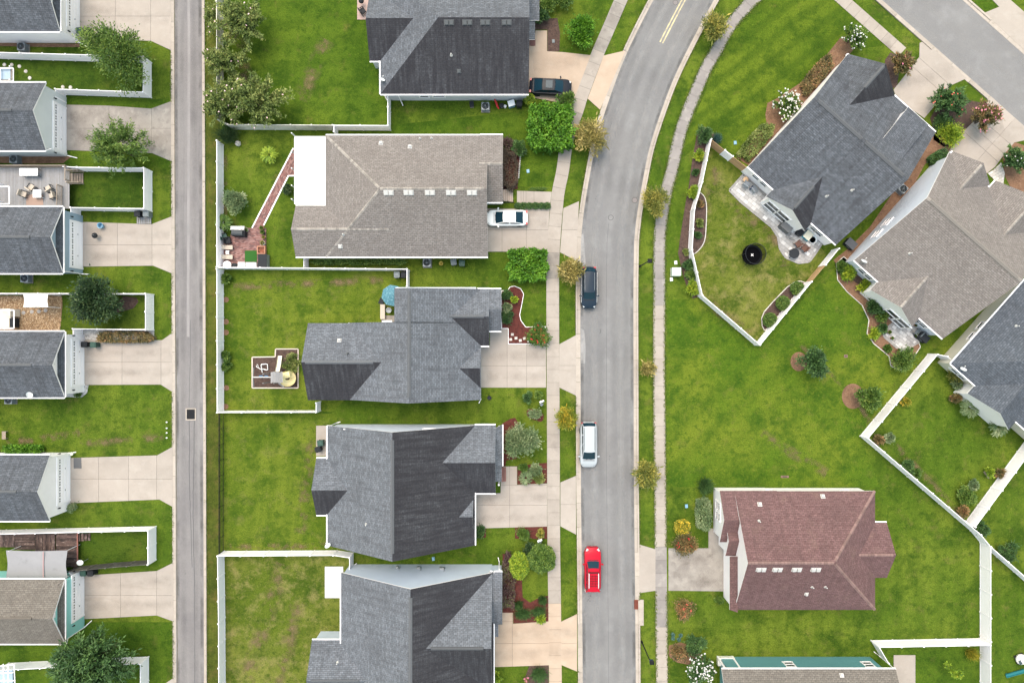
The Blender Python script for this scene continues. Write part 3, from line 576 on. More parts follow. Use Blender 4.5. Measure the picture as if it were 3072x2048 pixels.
# ------------------------------------------------------------------ houses
RF = {
 'slate': shingle_mat('shingle_slate', (.092, .101, .118), (.142, .154, .182), (.048, .049, .056), .7, lo=.44),
 'pale': shingle_mat('shingle_pale_slate', (.128, .139, .160), (.188, .202, .234), (.068, .070, .080), .65, lo=.46),
 'slate2': shingle_mat('shingle_charcoal', (.108, .117, .136), (.160, .172, .200), (.055, .055, .062), .55, row=.2, lo=.48),
 'stained': shingle_mat('shingle_dark_streaked', (.072, .074, .084), (.110, .113, .127), (.031, .030, .036), .92, row=.2, lo=.32),  # darker base and heavier streaks, used on east- and south-facing slopes
 'tan': shingle_mat('shingle_tan', (.205, .182, .172), (.262, .236, .224), (.150, .132, .126), .5, row=.2),
 'red': shingle_mat('shingle_red_brown', (.150, .084, .085), (.205, .120, .120), (.088, .055, .054), .55, (.19, .125, .105)),
 'brown': shingle_mat('shingle_brown_grey', (.165, .146, .130), (.212, .190, .170), (.11, .098, .088), .5),
 'blue': shingle_mat('shingle_blue_slate', (.085, .097, .118), (.125, .140, .168), (.050, .054, .062), .6, row=.22),
}
CAPT = M('ridge_cap_tan', (.29, .262, .24), rough=.9, var=.28, grain=(.15, 9))
CAPB = M('ridge_cap_brown', (.14, .122, .108), rough=.9, var=.2, grain=(.15, 9))
CAPR = M('ridge_cap_red', (.215, .135, .125), rough=.9, var=.2, grain=(.15, 9))
CAPS = M('ridge_cap_slate', (.105, .11, .122), rough=.9, var=.2, grain=(.15, 9))
SID = {k: siding_mat('siding_' + k, c) for k, c in {'white': (.86, .83, .86), 'paleblue': (.60, .64, .72), 'grey': (.56, .57, .62), 'blue': (.50, .56, .66), 'teal': (.10, .26, .29), 'aqua': (.27, .60, .58), 'sage': (.64, .66, .68), 'slateblue': (.28, .37, .46), 'beige': (.60, .56, .48), 'cream': (.68, .66, .62)}.items()}
VENTW = M('vent_white', (.44, .43, .42), rough=.7)
VENTD = M('vent_dark', (.075, .080, .085), rough=.6)
class House:
    def __init__(s, name, u, v, label, roof, wall, ang=0.0, cat='house', group=None):
        s.A = ang; s.o = P(u, v); s.root = root(name, s.o, label, cat, group); s.roof = RF[roof]; s.wall = SID[wall]; s.blocks = []
class Block:
    def __init__(s, h, x0, x1, y0, y1, ze, zr=None, pitch=.55, ridge='x', hip=(0, 0), ov=.3, rake=.12, gut=(1, 1, 0, 0), roof=None, wall=None, walls=True, pent=False, main=None, wallz0=-.05, streak='', gx=None, ve=(None, None)):
        s.h = h; k = S * (H - ze) / H; h.blocks.append(s); n_ = len(h.blocks); ze = ze + .004 * n_; s.ze = ze; ov = ov + .006 * n_; rake = rake + .004 * n_
        x0, x1, y0, y1 = x0 * k, x1 * k, y0 * k, y1 * k
        s.rot = h.A
        if ridge == 'y': s.rot = h.A + math.pi / 2; x0, x1, y0, y1 = y0, y1, -x1, -x0
        s.x0, s.x1, s.y0, s.y1 = x0, x1, y0, y1; s.half = (y1 - y0) / 2; s.ym = (y0 + y1) / 2
        s.zr = zr or ze + pitch * s.half; s.p = (s.zr - ze) / s.half; s.ov = ov; s.rake = rake
        s.ca, s.sa = math.cos(s.rot), math.sin(s.rot)
        r0 = x0 + (s.half if hip[0] else 0); r1 = x1 - (s.half if hip[1] else 0)
        if r1 < r0: r0 = r1 = (r0 + r1) / 2
        s.r0, s.r1 = r0, r1; s.hip = hip
        T = {'a0': (x0, y0, ze), 'a1': (x1, y0, ze), 'b1': (x1, y1, ze), 'b0': (x0, y1, ze), 'r0': (r0, s.ym, s.zr), 'r1': (r1, s.ym, s.zr)}
        k_ = S * (H - s.ze) / H; e0 = x0 if ve[0] is None else ve[0] * k_; e1 = x1 if ve[1] is None else ve[1] * k_; s.e0, s.e1 = e0, e1
        for kk in ('a0', 'b0'): T[kk] = (e0, T[kk][1], ze)
        for kk in ('a1', 'b1'): T[kk] = (e1, T[kk][1], ze)
        s.T = T
        tops = [['a0', 'a1', 'r1', 'r0'], ['b1', 'b0', 'r0', 'r1']]
        if hip[0]: tops.append(['b0', 'a0', 'r0'])
        if hip[1]: tops.append(['a1', 'b1', 'r1'])
        loop = ['a0', 'a1'] + ([] if hip[1] else ['r1']) + ['b1', 'b0'] + ([] if hip[0] else ['r0'])
        keys = list(T); V = [s.W(*T[q]) for q in keys] + [s.W(T[q][0], T[q][1], T[q][2] - .17) for q in keys]; ix = {q: i for i, q in enumerate(keys)}
        F = []; mi = []; uv = []
        for fi, f in enumerate(tops):
            F.append(tuple(ix[q] for q in f)); mi.append(2 if 'abhh'[fi] in streak else 0); e0 = np.array(T[f[0]]); e1 = np.array(T[f[1]]); ed = (e1 - e0) / np.linalg.norm(e1 - e0); seed = rng.uniform(0, 40)
            l = []
            for q in f:
                d = np.array(T[q]) - e0; u_ = d @ ed; l.append((u_ + seed, np.linalg.norm(d - u_ * ed) + seed))
            uv.append(l)
        for f in tops: F.append(tuple(ix[q] + 6 for q in f[::-1])); mi.append(1); uv.append([(0, 0)] * len(f))
        for i, q in enumerate(loop):
            w = loop[(i + 1) % len(loop)]; F.append((ix[w], ix[q], ix[q] + 6, ix[w] + 6)[::-1]); mi.append(1); uv.append([(0, 0)] * 4)
        s.roof = add('roof', mesh('roof', shift(V, h.o), F, [roof and RF[roof] or h.roof, TRIM, RF['stained']], mi, uv), h.root)  # last slot: darker shingles for the slopes picked by letter
        if walls: s.walls(wall and SID[wall] or h.wall, pent, wallz0)
        for i, g in enumerate(gut):
            if not g: continue
            e = [('a0', 'a1'), ('b1', 'b0'), ('b0', 'a0'), ('a1', 'b1')][i]; p, q = np.array(T[e[0]]), np.array(T[e[1]])
            if gx and i < 2:
                p, q = p.copy(), q.copy(); t0, t1 = sorted((gx[0] * k, gx[1] * k)); p[0] = min(max(p[0], t0), t1); q[0] = min(max(q[0], t0), t1)
            d = (q - p) / np.linalg.norm(q - p); nrm = np.array((d[1], -d[0], 0))
            m = (p + q) / 2 + nrm * .055; m[2] -= .055; L_ = np.linalg.norm(q - p) - .02
            b = MB(); b.box(s.Wl(*m), (L_, .115, .11), s.rot + math.atan2(d[1], d[0])); add('gutter', b.done('gutter', TRIM), s.roof)
    def W(s, x, y, z): return (x * s.ca - y * s.sa, x * s.sa + y * s.ca, z)
    def Wl(s, x, y, z): w = s.W(x, y, z); return (w[0] - s.h.o[0], w[1] - s.h.o[1], w[2])
    def loc(s, p): return (p[0] * s.ca + p[1] * s.sa, -p[0] * s.sa + p[1] * s.ca)
    def walls(s, mat, pent, z0):
        xa = s.x0 + (s.ov if s.hip[0] else s.rake); xb = s.x1 - (s.ov if s.hip[1] else s.rake); ya, yb = s.y0 + s.ov, s.y1 - s.ov; xa = max(xa, s.e0); xb = min(xb, s.e1); bur = (s.e0 > s.x0 + .01, s.e1 < s.x1 - .01)
        s.wx = (xa, xb); s.wy = (ya, yb); zt = s.ze + s.p * s.ov - .19
        b = MB(); b.prism([s.Wl(x, y, 0)[:2] for x, y in ((xa, ya), (xb, ya), (xb, yb), (xa, yb))], z0, zt)
        for k, (hp, x, d) in enumerate(((s.hip[0], xa, .25), (s.hip[1], xb, -.25))):
            if hp or bur[k]: continue
            if pent and k == 1: x -= .42
            zp = zt + s.p * (s.half - s.ov) - .02; A = [(ya + .03, zt), (yb - .03, zt), (s.ym, zp)]
            n = len(b.v)
            for xx in (x, x + d): b.v += [s.Wl(xx, yy, zz) for yy, zz in A]
            for f in ((0, 1, 2), (5, 4, 3), (0, 3, 4, 1), (1, 4, 5, 2), (2, 5, 3, 0)): b.f.append(tuple(n + i for i in f)); b.m.append(0)
        me = b.done('wall', mat)
        import bmesh
        bm = bmesh.new(); bm.from_mesh(me); bmesh.ops.recalc_face_normals(bm, faces=bm.faces); bm.to_mesh(me); bm.free()
        add('wall', me, s.h.root)
    def hit(s, u, v, side):
        """where the line of sight through (u,v) meets the slope 'a' (y0), 'b' (y1), 'h0', 'h1'"""
        d = np.array(P(u, v)) - np.array((0, 0, H)); 
        pts = {'a': ('a0', 'a1', 'r0'), 'b': ('b1', 'b0', 'r0'), 'h0': ('b0', 'a0', 'r0'), 'h1': ('a1', 'b1', 'r1')}[side]
        p0, p1, p2 = [np.array(s.W(*s.T[q])) for q in pts]; n = np.cross(p1 - p0, p2 - p0); n /= np.linalg.norm(n)
        if n[2] < 0: n = -n
        t = ((p0 - np.array((0, 0, H))) @ n) / (d @ n); q = np.array((0, 0, H)) + d * t
        e = (p1 - p0) / np.linalg.norm(p1 - p0); return q, e, np.cross(n, e), n
    def obb(s, name, q, e, up, n, dx, dy, dz, mat, off=0.0, parent=None, taper=1.0):
        V = []
        for z in (-.06, dz):
            t = taper if z > 0 else 1
            for a, b_ in ((-1, -1), (1, -1), (1, 1), (-1, 1)): V.append(q + e * (off + a * dx / 2 * t) + up * b_ * dy / 2 * t + n * z)
        F = [(0, 3, 2, 1), (4, 5, 6, 7), (0, 1, 5, 4), (1, 2, 6, 5), (2, 3, 7, 6), (3, 0, 4, 7)]
        return add(name, mesh(name, shift(V, s.h.o), F, [mat]), parent or s.roof)
    def vent2(s, u, v, side, mat):      # a pair of box vents
        q, e, up, n = s.hit(u, v, side); r_ = s.obb('roof_vent', q, e, up, n, 1.06, .56, .03, mat)
        for o in (-.25, .25): s.obb('vent_hood', q, e, up, n, .44, .46, .17, mat, o, r_, .86)
    def vent(s, u, v, side, mat, d=.34): q, e, up, n = s.hit(u, v, side); r_ = s.obb('roof_vent', q, e, up, n, d + .14, d + .14, .025, mat); s.obb('vent_hood', q, e, up, n, d, d, .2, mat, 0, r_, .85)
    def pipe(s, u, v, side, mat=None):
        q, e, up, n = s.hit(u, v, side); q = q - np.array(s.h.o); b = MB(); b.tube([q - (0, 0, .1), q + (0, 0, .42)], .06, 8); b.lathe([(.17, -.05), (.13, .05), (.07, .16)], tuple(q), 10)
        add('vent_pipe', b.done('vent_pipe', mat or VENTW), s.roof)
    def ridge_vent(s, a, b_, w=.24, mat=None):
        V = []
        for x in (a, b_):
            for y, z in ((-w, -w * s.p + .012), (-w, -w * s.p + .085), (0, .105), (w, -w * s.p + .085), (w, -w * s.p + .012)): V.append(s.Wl(x, s.ym + y, s.zr + z))
        F = [(i, i + 1, i + 6, i + 5) for i in range(4)] + [(0, 1, 2, 3, 4)[::-1], (5, 6, 7, 8, 9)]
        add('ridge_vent', mesh('ridge_vent', V, F, [mat or CAPS]), s.roof)
    def caps(s, lines, mat, step=.30, w=.15):
        me = mesh('ridge_cap', [(-step * .48, -w, -w * .45), (step * .48, -w, -w * .45), (step * .48, 0, .015), (-step * .48, 0, .035), (step * .48, w, -w * .45), (-step * .48, w, -w * .45)], [(0, 1, 2, 3), (3, 2, 4, 5)], [mat])
        for p, q in lines:
            p, q = np.array(s.Wl(*s.T[p])), np.array(s.Wl(*s.T[q])); d = q - p; L_ = np.linalg.norm(d); d /= L_; n = int(L_ / step)
            ry = -math.asin(d[2]); rz = math.atan2(d[1], d[0])
            for i in range(n):
                c = p + d * (i + .5) * step + np.array((0, 0, .03)); add('ridge_cap', me, s.roof, tuple(c), rot=(0, ry, rz))
    def on_wall(s, side, u, v, z):
        l = s.loc(P(u, v, z)); o = {'y0': (0, s.wy[0], -math.pi / 2), 'y1': (0, s.wy[1], math.pi / 2), 'x0': (s.wx[0], 0, math.pi), 'x1': (s.wx[1], 0, 0)}[side]
        x, y = (l[0], o[1]) if side[0] == 'y' else (o[0], l[1])
        return s.Wl(x, y, z), s.rot + o[2]      # facing angle of the outward normal
    def window(s, side, u, v, z, w=.9, h=1.3, setb=0.0, mull=1):
        (x, y, z), a = s.on_wall(side, u, v, z); nx, ny = math.cos(a), math.sin(a); x -= nx * setb; y -= ny * setb; fr = MB()
        for dy, dz, sy, sz in ((0, h / 2, w + .16, .1), (0, -h / 2, w + .2, .1), (-w / 2, 0, .1, h), (w / 2, 0, .1, h), (0, 0, w, .045)):
            fr.box((x + nx * .04 - ny * dy, y + ny * .04 + nx * dy, z + dz), (.10, sy, sz), a)
        f = add('window', fr.done('window', TRIM), s.h.root)
        for k, o in enumerate((-.25, .25)):
            b = MB(); b.box((x + nx * .012, y + ny * .012, z + o * h), (.03, w - .06, h / 2 - .06), a); add('pane', b.done('pane', GLASS), f)
    def garage_door(s, side, u, v, w=4.9, h=2.15, panes=8):
        (x, y, z), a = s.on_wall(side, u, v, h / 2); nx, ny = math.cos(a), math.sin(a)
        T_ = lambda o, dy, zz: (x + nx * o - ny * dy, y + ny * o + nx * dy, zz)
        fr = MB()
        for dy, zz, sy, sz in ((0, h + .10, w + .4, .2), (-w / 2 - .1, h / 2, .2, h), (w / 2 + .1, h / 2, .2, h)): fr.box(T_(.03, dy, zz), (.07, sy, sz), a)
        d = add('garage_door', fr.done('garage_door', TRIM), s.h.root)
        for r_ in range(4):
            b = MB(); hh = h / 4; b.box(T_(.012, 0, hh * (r_ + .5)), (.03, w, hh - .02), a)
            for c in range(8): b.box(T_(.028, (c - 3.5) * w / 8, hh * (r_ + .5)), (.022, w / 8 - .12, hh - .16), a)
            add('door_panel', b.done('door_panel', DOORW), d)
        for c in range(panes):
            for k in range(2):
                b = MB(); b.box(T_(.040, (c - (panes - 1) / 2) * w / panes + (k - .5) * w / panes * .42, h * .875), (.02, w / panes * .26, h / 4 - .36), a); add('pane', b.done('pane', GLASS), d)
        for c in (-1.2, 1.2):
            b = MB(); b.box(T_(.05, c, h * .45), (.03, .16, .05), a); add('handle', b.done('handle', BLKMET), d)
        for c in (-w / 2 - .55, w / 2 + .55):
            b = MB(); b.box(T_(.07, c, 2.0), (.14, .13, .28), a, taper=.6); b.box(T_(.05, c, 2.18), (.1, .05, .06), a); add('wall_lamp', b.done('wall_lamp', BLKMET), s.h.root)
    def pent(s, depth=.65):
        """small roof across the foot of the front gable"""
        xw = s.wx[1] - .42; xo = s.x1 + .05; z1 = s.ze + .40; z0 = s.ze + .02; V = [s.Wl(x, y, z) for x, y, z in ((xo, s.y0 + .05, z0), (xo, s.y1 - .05, z0), (xw, s.y1 - .45, z1), (xw, s.y0 + .45, z1), (xo, s.y0 + .05, z0 - .16), (xo, s.y1 - .05, z0 - .16), (xw, s.y1 - .45, z0 - .16), (xw, s.y0 + .45, z0 - .16))]
        F = [(0, 1, 2, 3), (1, 0, 4, 5), (3, 2, 6, 7), (4, 7, 6, 5), (2, 1, 5, 6), (0, 3, 7, 4)]
        L_ = s.y1 - s.y0; uv = [[(0, 0), (L_, 0), (L_, .7), (0, .7)]] + [[(0, 0)] * 4] * 5
        add('pent_roof', mesh('pent_roof', V, F, [s.h.roof, TRIM], [0, 1, 1, 1, 1, 1], uv), s.h.root)
        b = MB(); b.box(s.Wl(xo + .05, s.ym, z0 - .06), (.10, L_ - .1, .11), s.rot); add('gutter', b.done('gutter', TRIM), s.h.root)
def slab_roof(h, pts, mat, t=.12, name='porch_roof', trim=None, uvs=1.0):
    """a roof sheet through the given (u, v, z) corners"""
    V = [np.array(P(*p)) for p in pts]; n = len(V); e = (V[1] - V[0]) / np.linalg.norm(V[1] - V[0]); uv = []
    l = []
    for p in V:
        d = p - V[0]; a = d @ e; l.append((a, np.linalg.norm(d - a * e)))
    nn = np.cross(V[1] - V[0], V[2] - V[0]); order = list(range(n))
    if nn[2] < 0: order = order[::-1]; l = l[::-1]
    A = [V[i] for i in order] + [V[i] - np.array((0, 0, t)) for i in order]
    F = [tuple(range(n)), tuple(range(2 * n - 1, n - 1, -1))] + [(i, n + i, n + (i + 1) % n, (i + 1) % n) for i in range(n)]
    uv = [l, [(0, 0)] * n] + [[(0, 0)] * 4] * n
    return add(name, mesh(name, shift(A, h.o), F, [mat, trim or TRIM], [0, 1] + [1] * n, uv), h.root)
def wall_box(h, u0, u1, v0, v1, z0, z1, mat, name='wall'):
    a, b_ = P(u0, v0), P(u1, v1); b = MB(); b.box(((a[0] + b_[0]) / 2 - h.o[0], (a[1] + b_[1]) / 2 - h.o[1], (z0 + z1) / 2), (abs(b_[0] - a[0]), abs(b_[1] - a[1]), z1 - z0))
    return add(name, b.done(name, mat), h.root)
def dish(par, loc, rz, name='satellite_dish'):
    d = MB(); r_ = .30; n = len(d.v)
    d.lathe([(.02, 0), (.15, .03), (.26, .075), (r_, .10), (r_, .085), (.25, .06), (.02, -.02)], seg=18)
    for i, p in enumerate(d.v):
        x, y, z = p; t = math.radians(50); d.v[i] = (x * 1.15, y * math.cos(t) - z * math.sin(t), y * math.sin(t) + z * math.cos(t) + .5)
    s_ = add(name, d.done(name, M('dish_grey', (.55, .58, .60), rough=.4) if 'dish_grey' not in bpy.data.materials else bpy.data.materials['dish_grey'], True), par, loc, rz)
    a = MB(); a.tube([(0, .0, -.1), (0, .02, .28), (0, .04, .46)], .03, 6); a.tube([(0, -.02, .5), (0, -.38, .72)], .015, 5); a.box((0, -.40, .74), (.08, .12, .08)); add('mount_arm', a.done('mount_arm', VENTW), s_)
    return s_
def downspout(h, u0, v0, z0, u1, v1):
    p, q = np.array(P(u0, v0, z0)) - h.o, np.array(P(u1, v1, .1)) - h.o; m = np.array((q[0], q[1], z0 - .5))
    e = np.array(P(u1 + (u1 - u0) * .4, v1 + (v1 - v0) * .4, .06)) - h.o
    b = MB(); b.tube([p, m, q + (0, 0, .15), e], .05, 6); add('downspout', b.done('downspout', TRIM), h.root)
# ---- garages along the alley
def garage(u, v0, v1, label, roof, wall, pent, dv, ze=3.6, w=4.9, panes=8, gwall=None, long_=-420):
    vm = (v0 + v1) / 2; h = House('garage_house', 60, vm, label, roof, wall)
    b = Block(h, long_ - 1536, u - 1536, 1024 - v1, 1024 - v0, ze, pitch=.555, rake=.10, ov=.32, pent=pent)
    b.garage_door('x1', u + 55, dv, w=w, panes=panes)
    if pent: b.pent()
    b.ridge_vent(b.x1 - 10.5, b.x1 - 2.2, .15, CAPB if roof == 'brown' else None)
    return h, b
g1, b1 = garage(180, -102, 95, 'slate-roofed white garage house at the top left corner', 'slate', 'white', True, 25)
g2, b2 = garage(138, 248, 452, 'slate-roofed pale green garage house with plain front gable', 'slate', 'sage', False, 385)
g3, b3 = garage(189, 620, 820, 'slate-roofed blue-grey garage house behind the kettle grill', 'slate', 'slateblue', True, 735)
g4, b4 = garage(194, 994, 1192, 'slate-roofed white garage house with square gable vent', 'slate', 'white', True, 1087)
g5, b5 = garage(150, 1364, 1562, 'slate-roofed white garage house with plain gable and doormat', 'slate', 'white', False, 1437)
g6, b6 = garage(194, 1736, 1930, 'brown-roofed turquoise garage house', 'brown', 'aqua', True, 1785)
for h, b, u, v in ((g4, b4, 157, 1098), (g6, b6, 163, 1846)):
    (x, y, z), a = b.on_wall('x1', u, v, 4.6); m = MB(); m.box((x - .42 + .02, y, z), (.05, .5, .5)); add('gable_vent', m.done('gable_vent', TRIM), h.root)
downspout(g2, 138, 452, 3.5, 205, 468); downspout(g3, 190, 820, 3.5, 248, 822); downspout(g5, 150, 1364, 3.5, 206, 1358); downspout(g6, 200, 1930, 3.5, 254, 1880); downspout(g1, 180, 95, 3.5, 238, 128)
# porches behind the garages
h7 = House('garage_house', 20, 2020, 'corner of a dark porch frame at the bottom left edge', 'slate', 'white')
for (u0, v0, u1, v1) in ((-30, 2000, 40, 1992), (-30, 2020, 40, 2016), (-30, 2040, 42, 2040), (42, 1990, 46, 2070), (10, 1990, 12, 2070), (24, 1990, 26, 2070)):
    a, c = np.array(P(u0, v0, 2.6)) - h7.o, np.array(P(u1, v1, 2.6)) - h7.o; b = MB(); b.tube([a, c], .06, 4); add('porch_beam', b.done('porch_beam', TRIM), h7.root)
for u in (-20, 10, 42):
    a = np.array(P(u, 1992, 0)) - h7.o; b = MB(); b.box((a[0], a[1], 1.3), (.12, .12, 2.6)); add('post', b.done('post', TRIM), h7.root)
wall_box(h7, -60, 44, 1996, 2090, -.02, .3, SID['slateblue'], 'porch_floor')
# ---- H1 dark house at the top
X = lambda u: u - 1536
Y = lambda v: 1024 - v
h1 = House('house', 1360, 60, 'large charcoal-roofed pale grey house at the top beside the black sedan', 'slate2', 'grey')
m1 = Block(h1, X(1141), X(1586), Y(283), Y(-85), 2.8, zr=6.35, hip=(1, 0), gut=(1, 1, 1, 0), rake=.2, streak='a')
Block(h1, X(1109), X(1300), Y(184), Y(-20), 2.78, pitch=.56, gut=(1, 1, 0, 0), streak='a', gx=(X(1109), X(1141)), ve=(None, X(1155)))
for u in (1347, 1402, 1456, 1520): m1.vent2(u, 68, 'a', VENTD)
m1.pipe(1354, 166, 'a'); m1.vent(1377, 214, 'a', VENTD, .3)
slab_roof(h1, [(1583, -60, 3.0), (1618, -60, 2.55), (1618, 62, 2.55), (1583, 62, 3.0)], h1.roof)
slab_roof(h1, [(1583, 60, 2.95), (1605, 60, 2.5), (1605, 119, 2.5), (1583, 119, 2.95)], h1.roof)
wall_box(h1, 1584, 1598, 40, 122, -.02, 2.4, SID['grey']); wall_box(h1, 1589, 1606, 119, 139, -.02, .12, BRICK, 'brick_step')
for u, v in ((1614, 58), (1601, 116)):
    p = P(u, v); b = MB(); b.box((p[0] - h1.o[0], p[1] - h1.o[1], 1.22), (.14, .14, 2.45)); add('porch_post', b.done('porch_post', TRIM), h1.root)
m1.window('y0', 1272, 288, 1.6, 1.0, 1.2); m1.window('y0', 1316, 288, 1.6, 1.3, 1.0)
downspout(h1, 1195, 284, 2.7, 1205, 308)
dish(h1.root, tuple(np.array(m1.hit(1148, 246, 'h0')[0]) - h1.o), math.radians(150))
# ---- H2 tan house
h2 = House('house', 1200, 590, 'wide tan-roofed house with white patio cover', 'tan', 'cream')
m2 = Block(h2, X(977), X(1464), Y(771), Y(406), 2.8, zr=6.5, hip=(1, 0), gut=(1, 1, 0, 0), rake=.3)
w2 = Block(h2, X(1440), X(1509), Y(607), Y(405), 2.8, pitch=.557, gut=(1, 1, 0, 0))
k2 = Block(h2, X(887), X(1180), Y(771), Y(618), 2.8, pitch=.557, gut=(1, 0, 0, 0), gx=(X(887), X(977)), ve=(None, X(990)))
for u in (1166, 1226, 1290, 1353, 1416): m2.vent2(u, 578, 'a', VENTW)
for u, v, sd in ((1143, 430, 'b'), (1230, 441, 'b')): m2.vent(u, v, sd, VENTW)
k2.vent(1021, 739, 'a', VENTW); k2.pipe(1030, 703, 'a'); m2.pipe(1260, 417, 'b'); m2.pipe(1295, 416, 'b')
m2.caps([('r0', 'r1'), ('b0', 'r0'), ('a0', 'r0')], CAPT); k2.caps([('r0', 'r1')], CAPT); w2.caps([('r0', 'r1')], CAPT)
COVER = M('white_patio_cover', (.66, .66, .65), [((.54, .54, .52), .6, .5, .75, .6)], .6)
pc = slab_roof(h2, [(884, 409, 2.45), (977, 409, 2.72), (977, 617, 2.72), (887, 617, 2.45)], COVER, .10, 'patio_cover')
for v in (418, 470, 520, 570, 610):
    p = P(892, v, 0); b = MB(); b.box((p[0] - h2.o[0] + .1, p[1] - h2.o[1], 1.18), (.1, .1, 2.36)); add('post', b.done('post', TRIM), h2.root)
b = MB(); a = P(886, 513, 2.4); b.box((a[0] - h2.o[0] - .05, a[1] - h2.o[1], 2.40), (.09, 7.3, .12)); add('gutter', b.done('gutter', TRIM), h2.root)
# front steps, rail
TREAD = M('porch_boards', (.38, .30, .25), rough=.85, var=.12, grain=(.15, 8))
for i in range(6): wall_box(h2, 1506 + i * 5.6, 1511 + i * 5.6, 571, 606, .05 + .09 * (5 - i), .12 + .09 * (5 - i), TREAD, 'tread')
for v in (568, 608):
    for u in (1510, 1524, 1540):
        p = P(u, v); b = MB(); b.box((p[0] - h2.o[0], p[1] - h2.o[1], .55), (.06, .06, 1.1)); add('rail_post', b.done('rail_post', BLKMET), h2.root)
    a, c = np.array(P(1508, v, 1.1)) - h2.o, np.array(P(1542, v, .95)) - h2.o; b = MB(); b.tube([a, c], .035, 5); add('handrail', b.done('handrail', BLKMET), h2.root)
# ---- H3
h3 = House('house', 1250, 1040, 'grey slate-roofed house with two street gables behind the blue car', 'pale', 'paleblue')
m3 = Block(h3, X(1048), X(1443), Y(1199), Y(968), 2.8, zr=7.1, ridge='y', gut=(0, 1, 0, 0), rake=.15)
# upper part stops short above the recessed patio
b_ = m3
def patch(h, px, plane_block, side, name='roof'):
    pts = [plane_block.hit(u, v, side)[0] for u, v in px]
    Vs = [tuple(p) for p in pts]; n = len(Vs); e = np.array(plane_block.hit(px[0][0], px[0][1], side)[1]); o = pts[0]
    if np.cross(pts[1] - pts[0], pts[2] - pts[0])[2] < 0: pts = pts[::-1]
    l = [((p - o) @ e, np.linalg.norm((p - o) - ((p - o) @ e) * e)) for p in pts]
    A = [p for p in pts] + [p - np.array((0, 0, .17)) for p in pts]
    F = [tuple(range(n)), tuple(range(2 * n - 1, n - 1, -1))] + [(i, n + i, n + (i + 1) % n, (i + 1) % n) for i in range(n)]
    return add(name, mesh(name, shift(A, h.o), F, [h.roof, TRIM], [0, 1] + [1] * n, [l, [(0, 0)] * n] + [[(0, 0)] * 4] * n), h.root)
patch(h3, [(1227, 969.5), (1183, 968.8), (1183, 864), (1227, 863)], m3, 'b')
patch(h3, [(1227, 969.5), (1441.5, 968.5), (1441.5, 866), (1227, 863)], m3, 'a')
wall_box(h3, 1200, 1432, 868, 975, -.02, 3.0, SID['paleblue'])
c3 = Block(h3, X(905 + 19), X(1200), Y(1200), Y(969), 2.8, pitch=.56, gut=(0, 0, 0, 0), rake=.2, streak='a', ve=(None, X(1062)))
f3 = Block(h3, X(1290), X(1468), Y(1037), Y(866), 2.8, pitch=.60, gut=(1, 1, 0, 0), streak='a', gx=(X(1425), X(1468)), ve=(X(1432), None))
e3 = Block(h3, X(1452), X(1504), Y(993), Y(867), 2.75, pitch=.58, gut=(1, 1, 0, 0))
s3 = Block(h3, X(1320), X(1442), Y(1164), Y(1041), 2.8, pitch=.60, gut=(0, 0, 0, 0), streak='a', ve=(X(1434), None))
m3.ridge_vent(m3.x0 + .6, m3.x1 + 3.1, .17); c3.ridge_vent(c3.x0 + .4, c3.x0 + 7.6, .17); f3.ridge_vent(f3.x1 - 5.3, f3.x1 - .5, .14)
c3.vent(1018, 1021, 'b', VENTW, .3); c3.pipe(1043, 1061, 'b', VENTD)
downspout(h3, 1443, 1197, 2.7, 1440, 1203)
# ---- H4
h4 = House('house', 1220, 1460, 'tall grey slate-roofed house beside the silver minivan', 'pale', 'paleblue')
m4 = Block(h4, X(982), X(1425), Y(1635), Y(1276), 3.0, zr=8.5, ridge='y', gut=(1, 1, 0, 0), rake=.22, streak='a')
r4 = Block(h4, X(949), X(1120), Y(1544), Y(1374), 2.95, pitch=.60, gut=(1, 1, 0, 0), streak='a', gx=(X(949), X(981)), ve=(None, X(992)))
f4 = Block(h4, X(1250), X(1487), Y(1479), Y(1274), 2.95, pitch=.62, gut=(1, 1, 0, 0), streak='a', gx=(X(1424), X(1487)), ve=(X(1413), None))
s4 = Block(h4, X(1310), X(1420), Y(1594), Y(1490), 2.95, pitch=.62, gut=(0, 0, 0, 0), streak='a', ve=(X(1413), None))
m4.ridge_vent(m4.x0 + .8, m4.x1 - .8, .18)
slab_roof(h4, [(1484, 1285, 3.2), (1507, 1273, 2.7), (1507, 1398, 2.7), (1484, 1398, 3.2)], h4.roof)
slab_roof(h4, [(1484, 1398, 3.15), (1505, 1398, 2.65), (1505, 1444, 2.65), (1484, 1444, 3.15)], h4.roof)
a = P(1508.5, 1335, 2.6); b = MB(); b.box((a[0] - h4.o[0], a[1] - h4.o[1], 2.62), (.1, 4.55, .11)); add('gutter', b.done('gutter', TRIM), h4.root)
for i in range(3): wall_box(h4, 1505 + 4.5 * i, 1509 + 4.5 * i, 1400, 1442, .02, .45 - .13 * i, BRICK, 'brick_step')
for u, v in ((1503, 1278), (1503, 1396), (1503, 1440)):
    p = P(u, v); b = MB(); b.box((p[0] - h4.o[0] - .2, p[1] - h4.o[1], 1.28), (.16, .16, 2.56)); add('porch_post', b.done('porch_post', TRIM), h4.root)
m4.window('x1', 1050, 1283, 4.3, 1.1, .5); m4.window('x1', 1287, 1282, 4.3, 1.2, .5)
dish(h4.root, tuple(np.array(m4.hit(988, 1633, 'b')[0]) - h4.o), math.radians(205))
m4.pipe(1099, 1572, 'b'); downspout(h4, 982, 1276, 2.9, 1010, 1268)
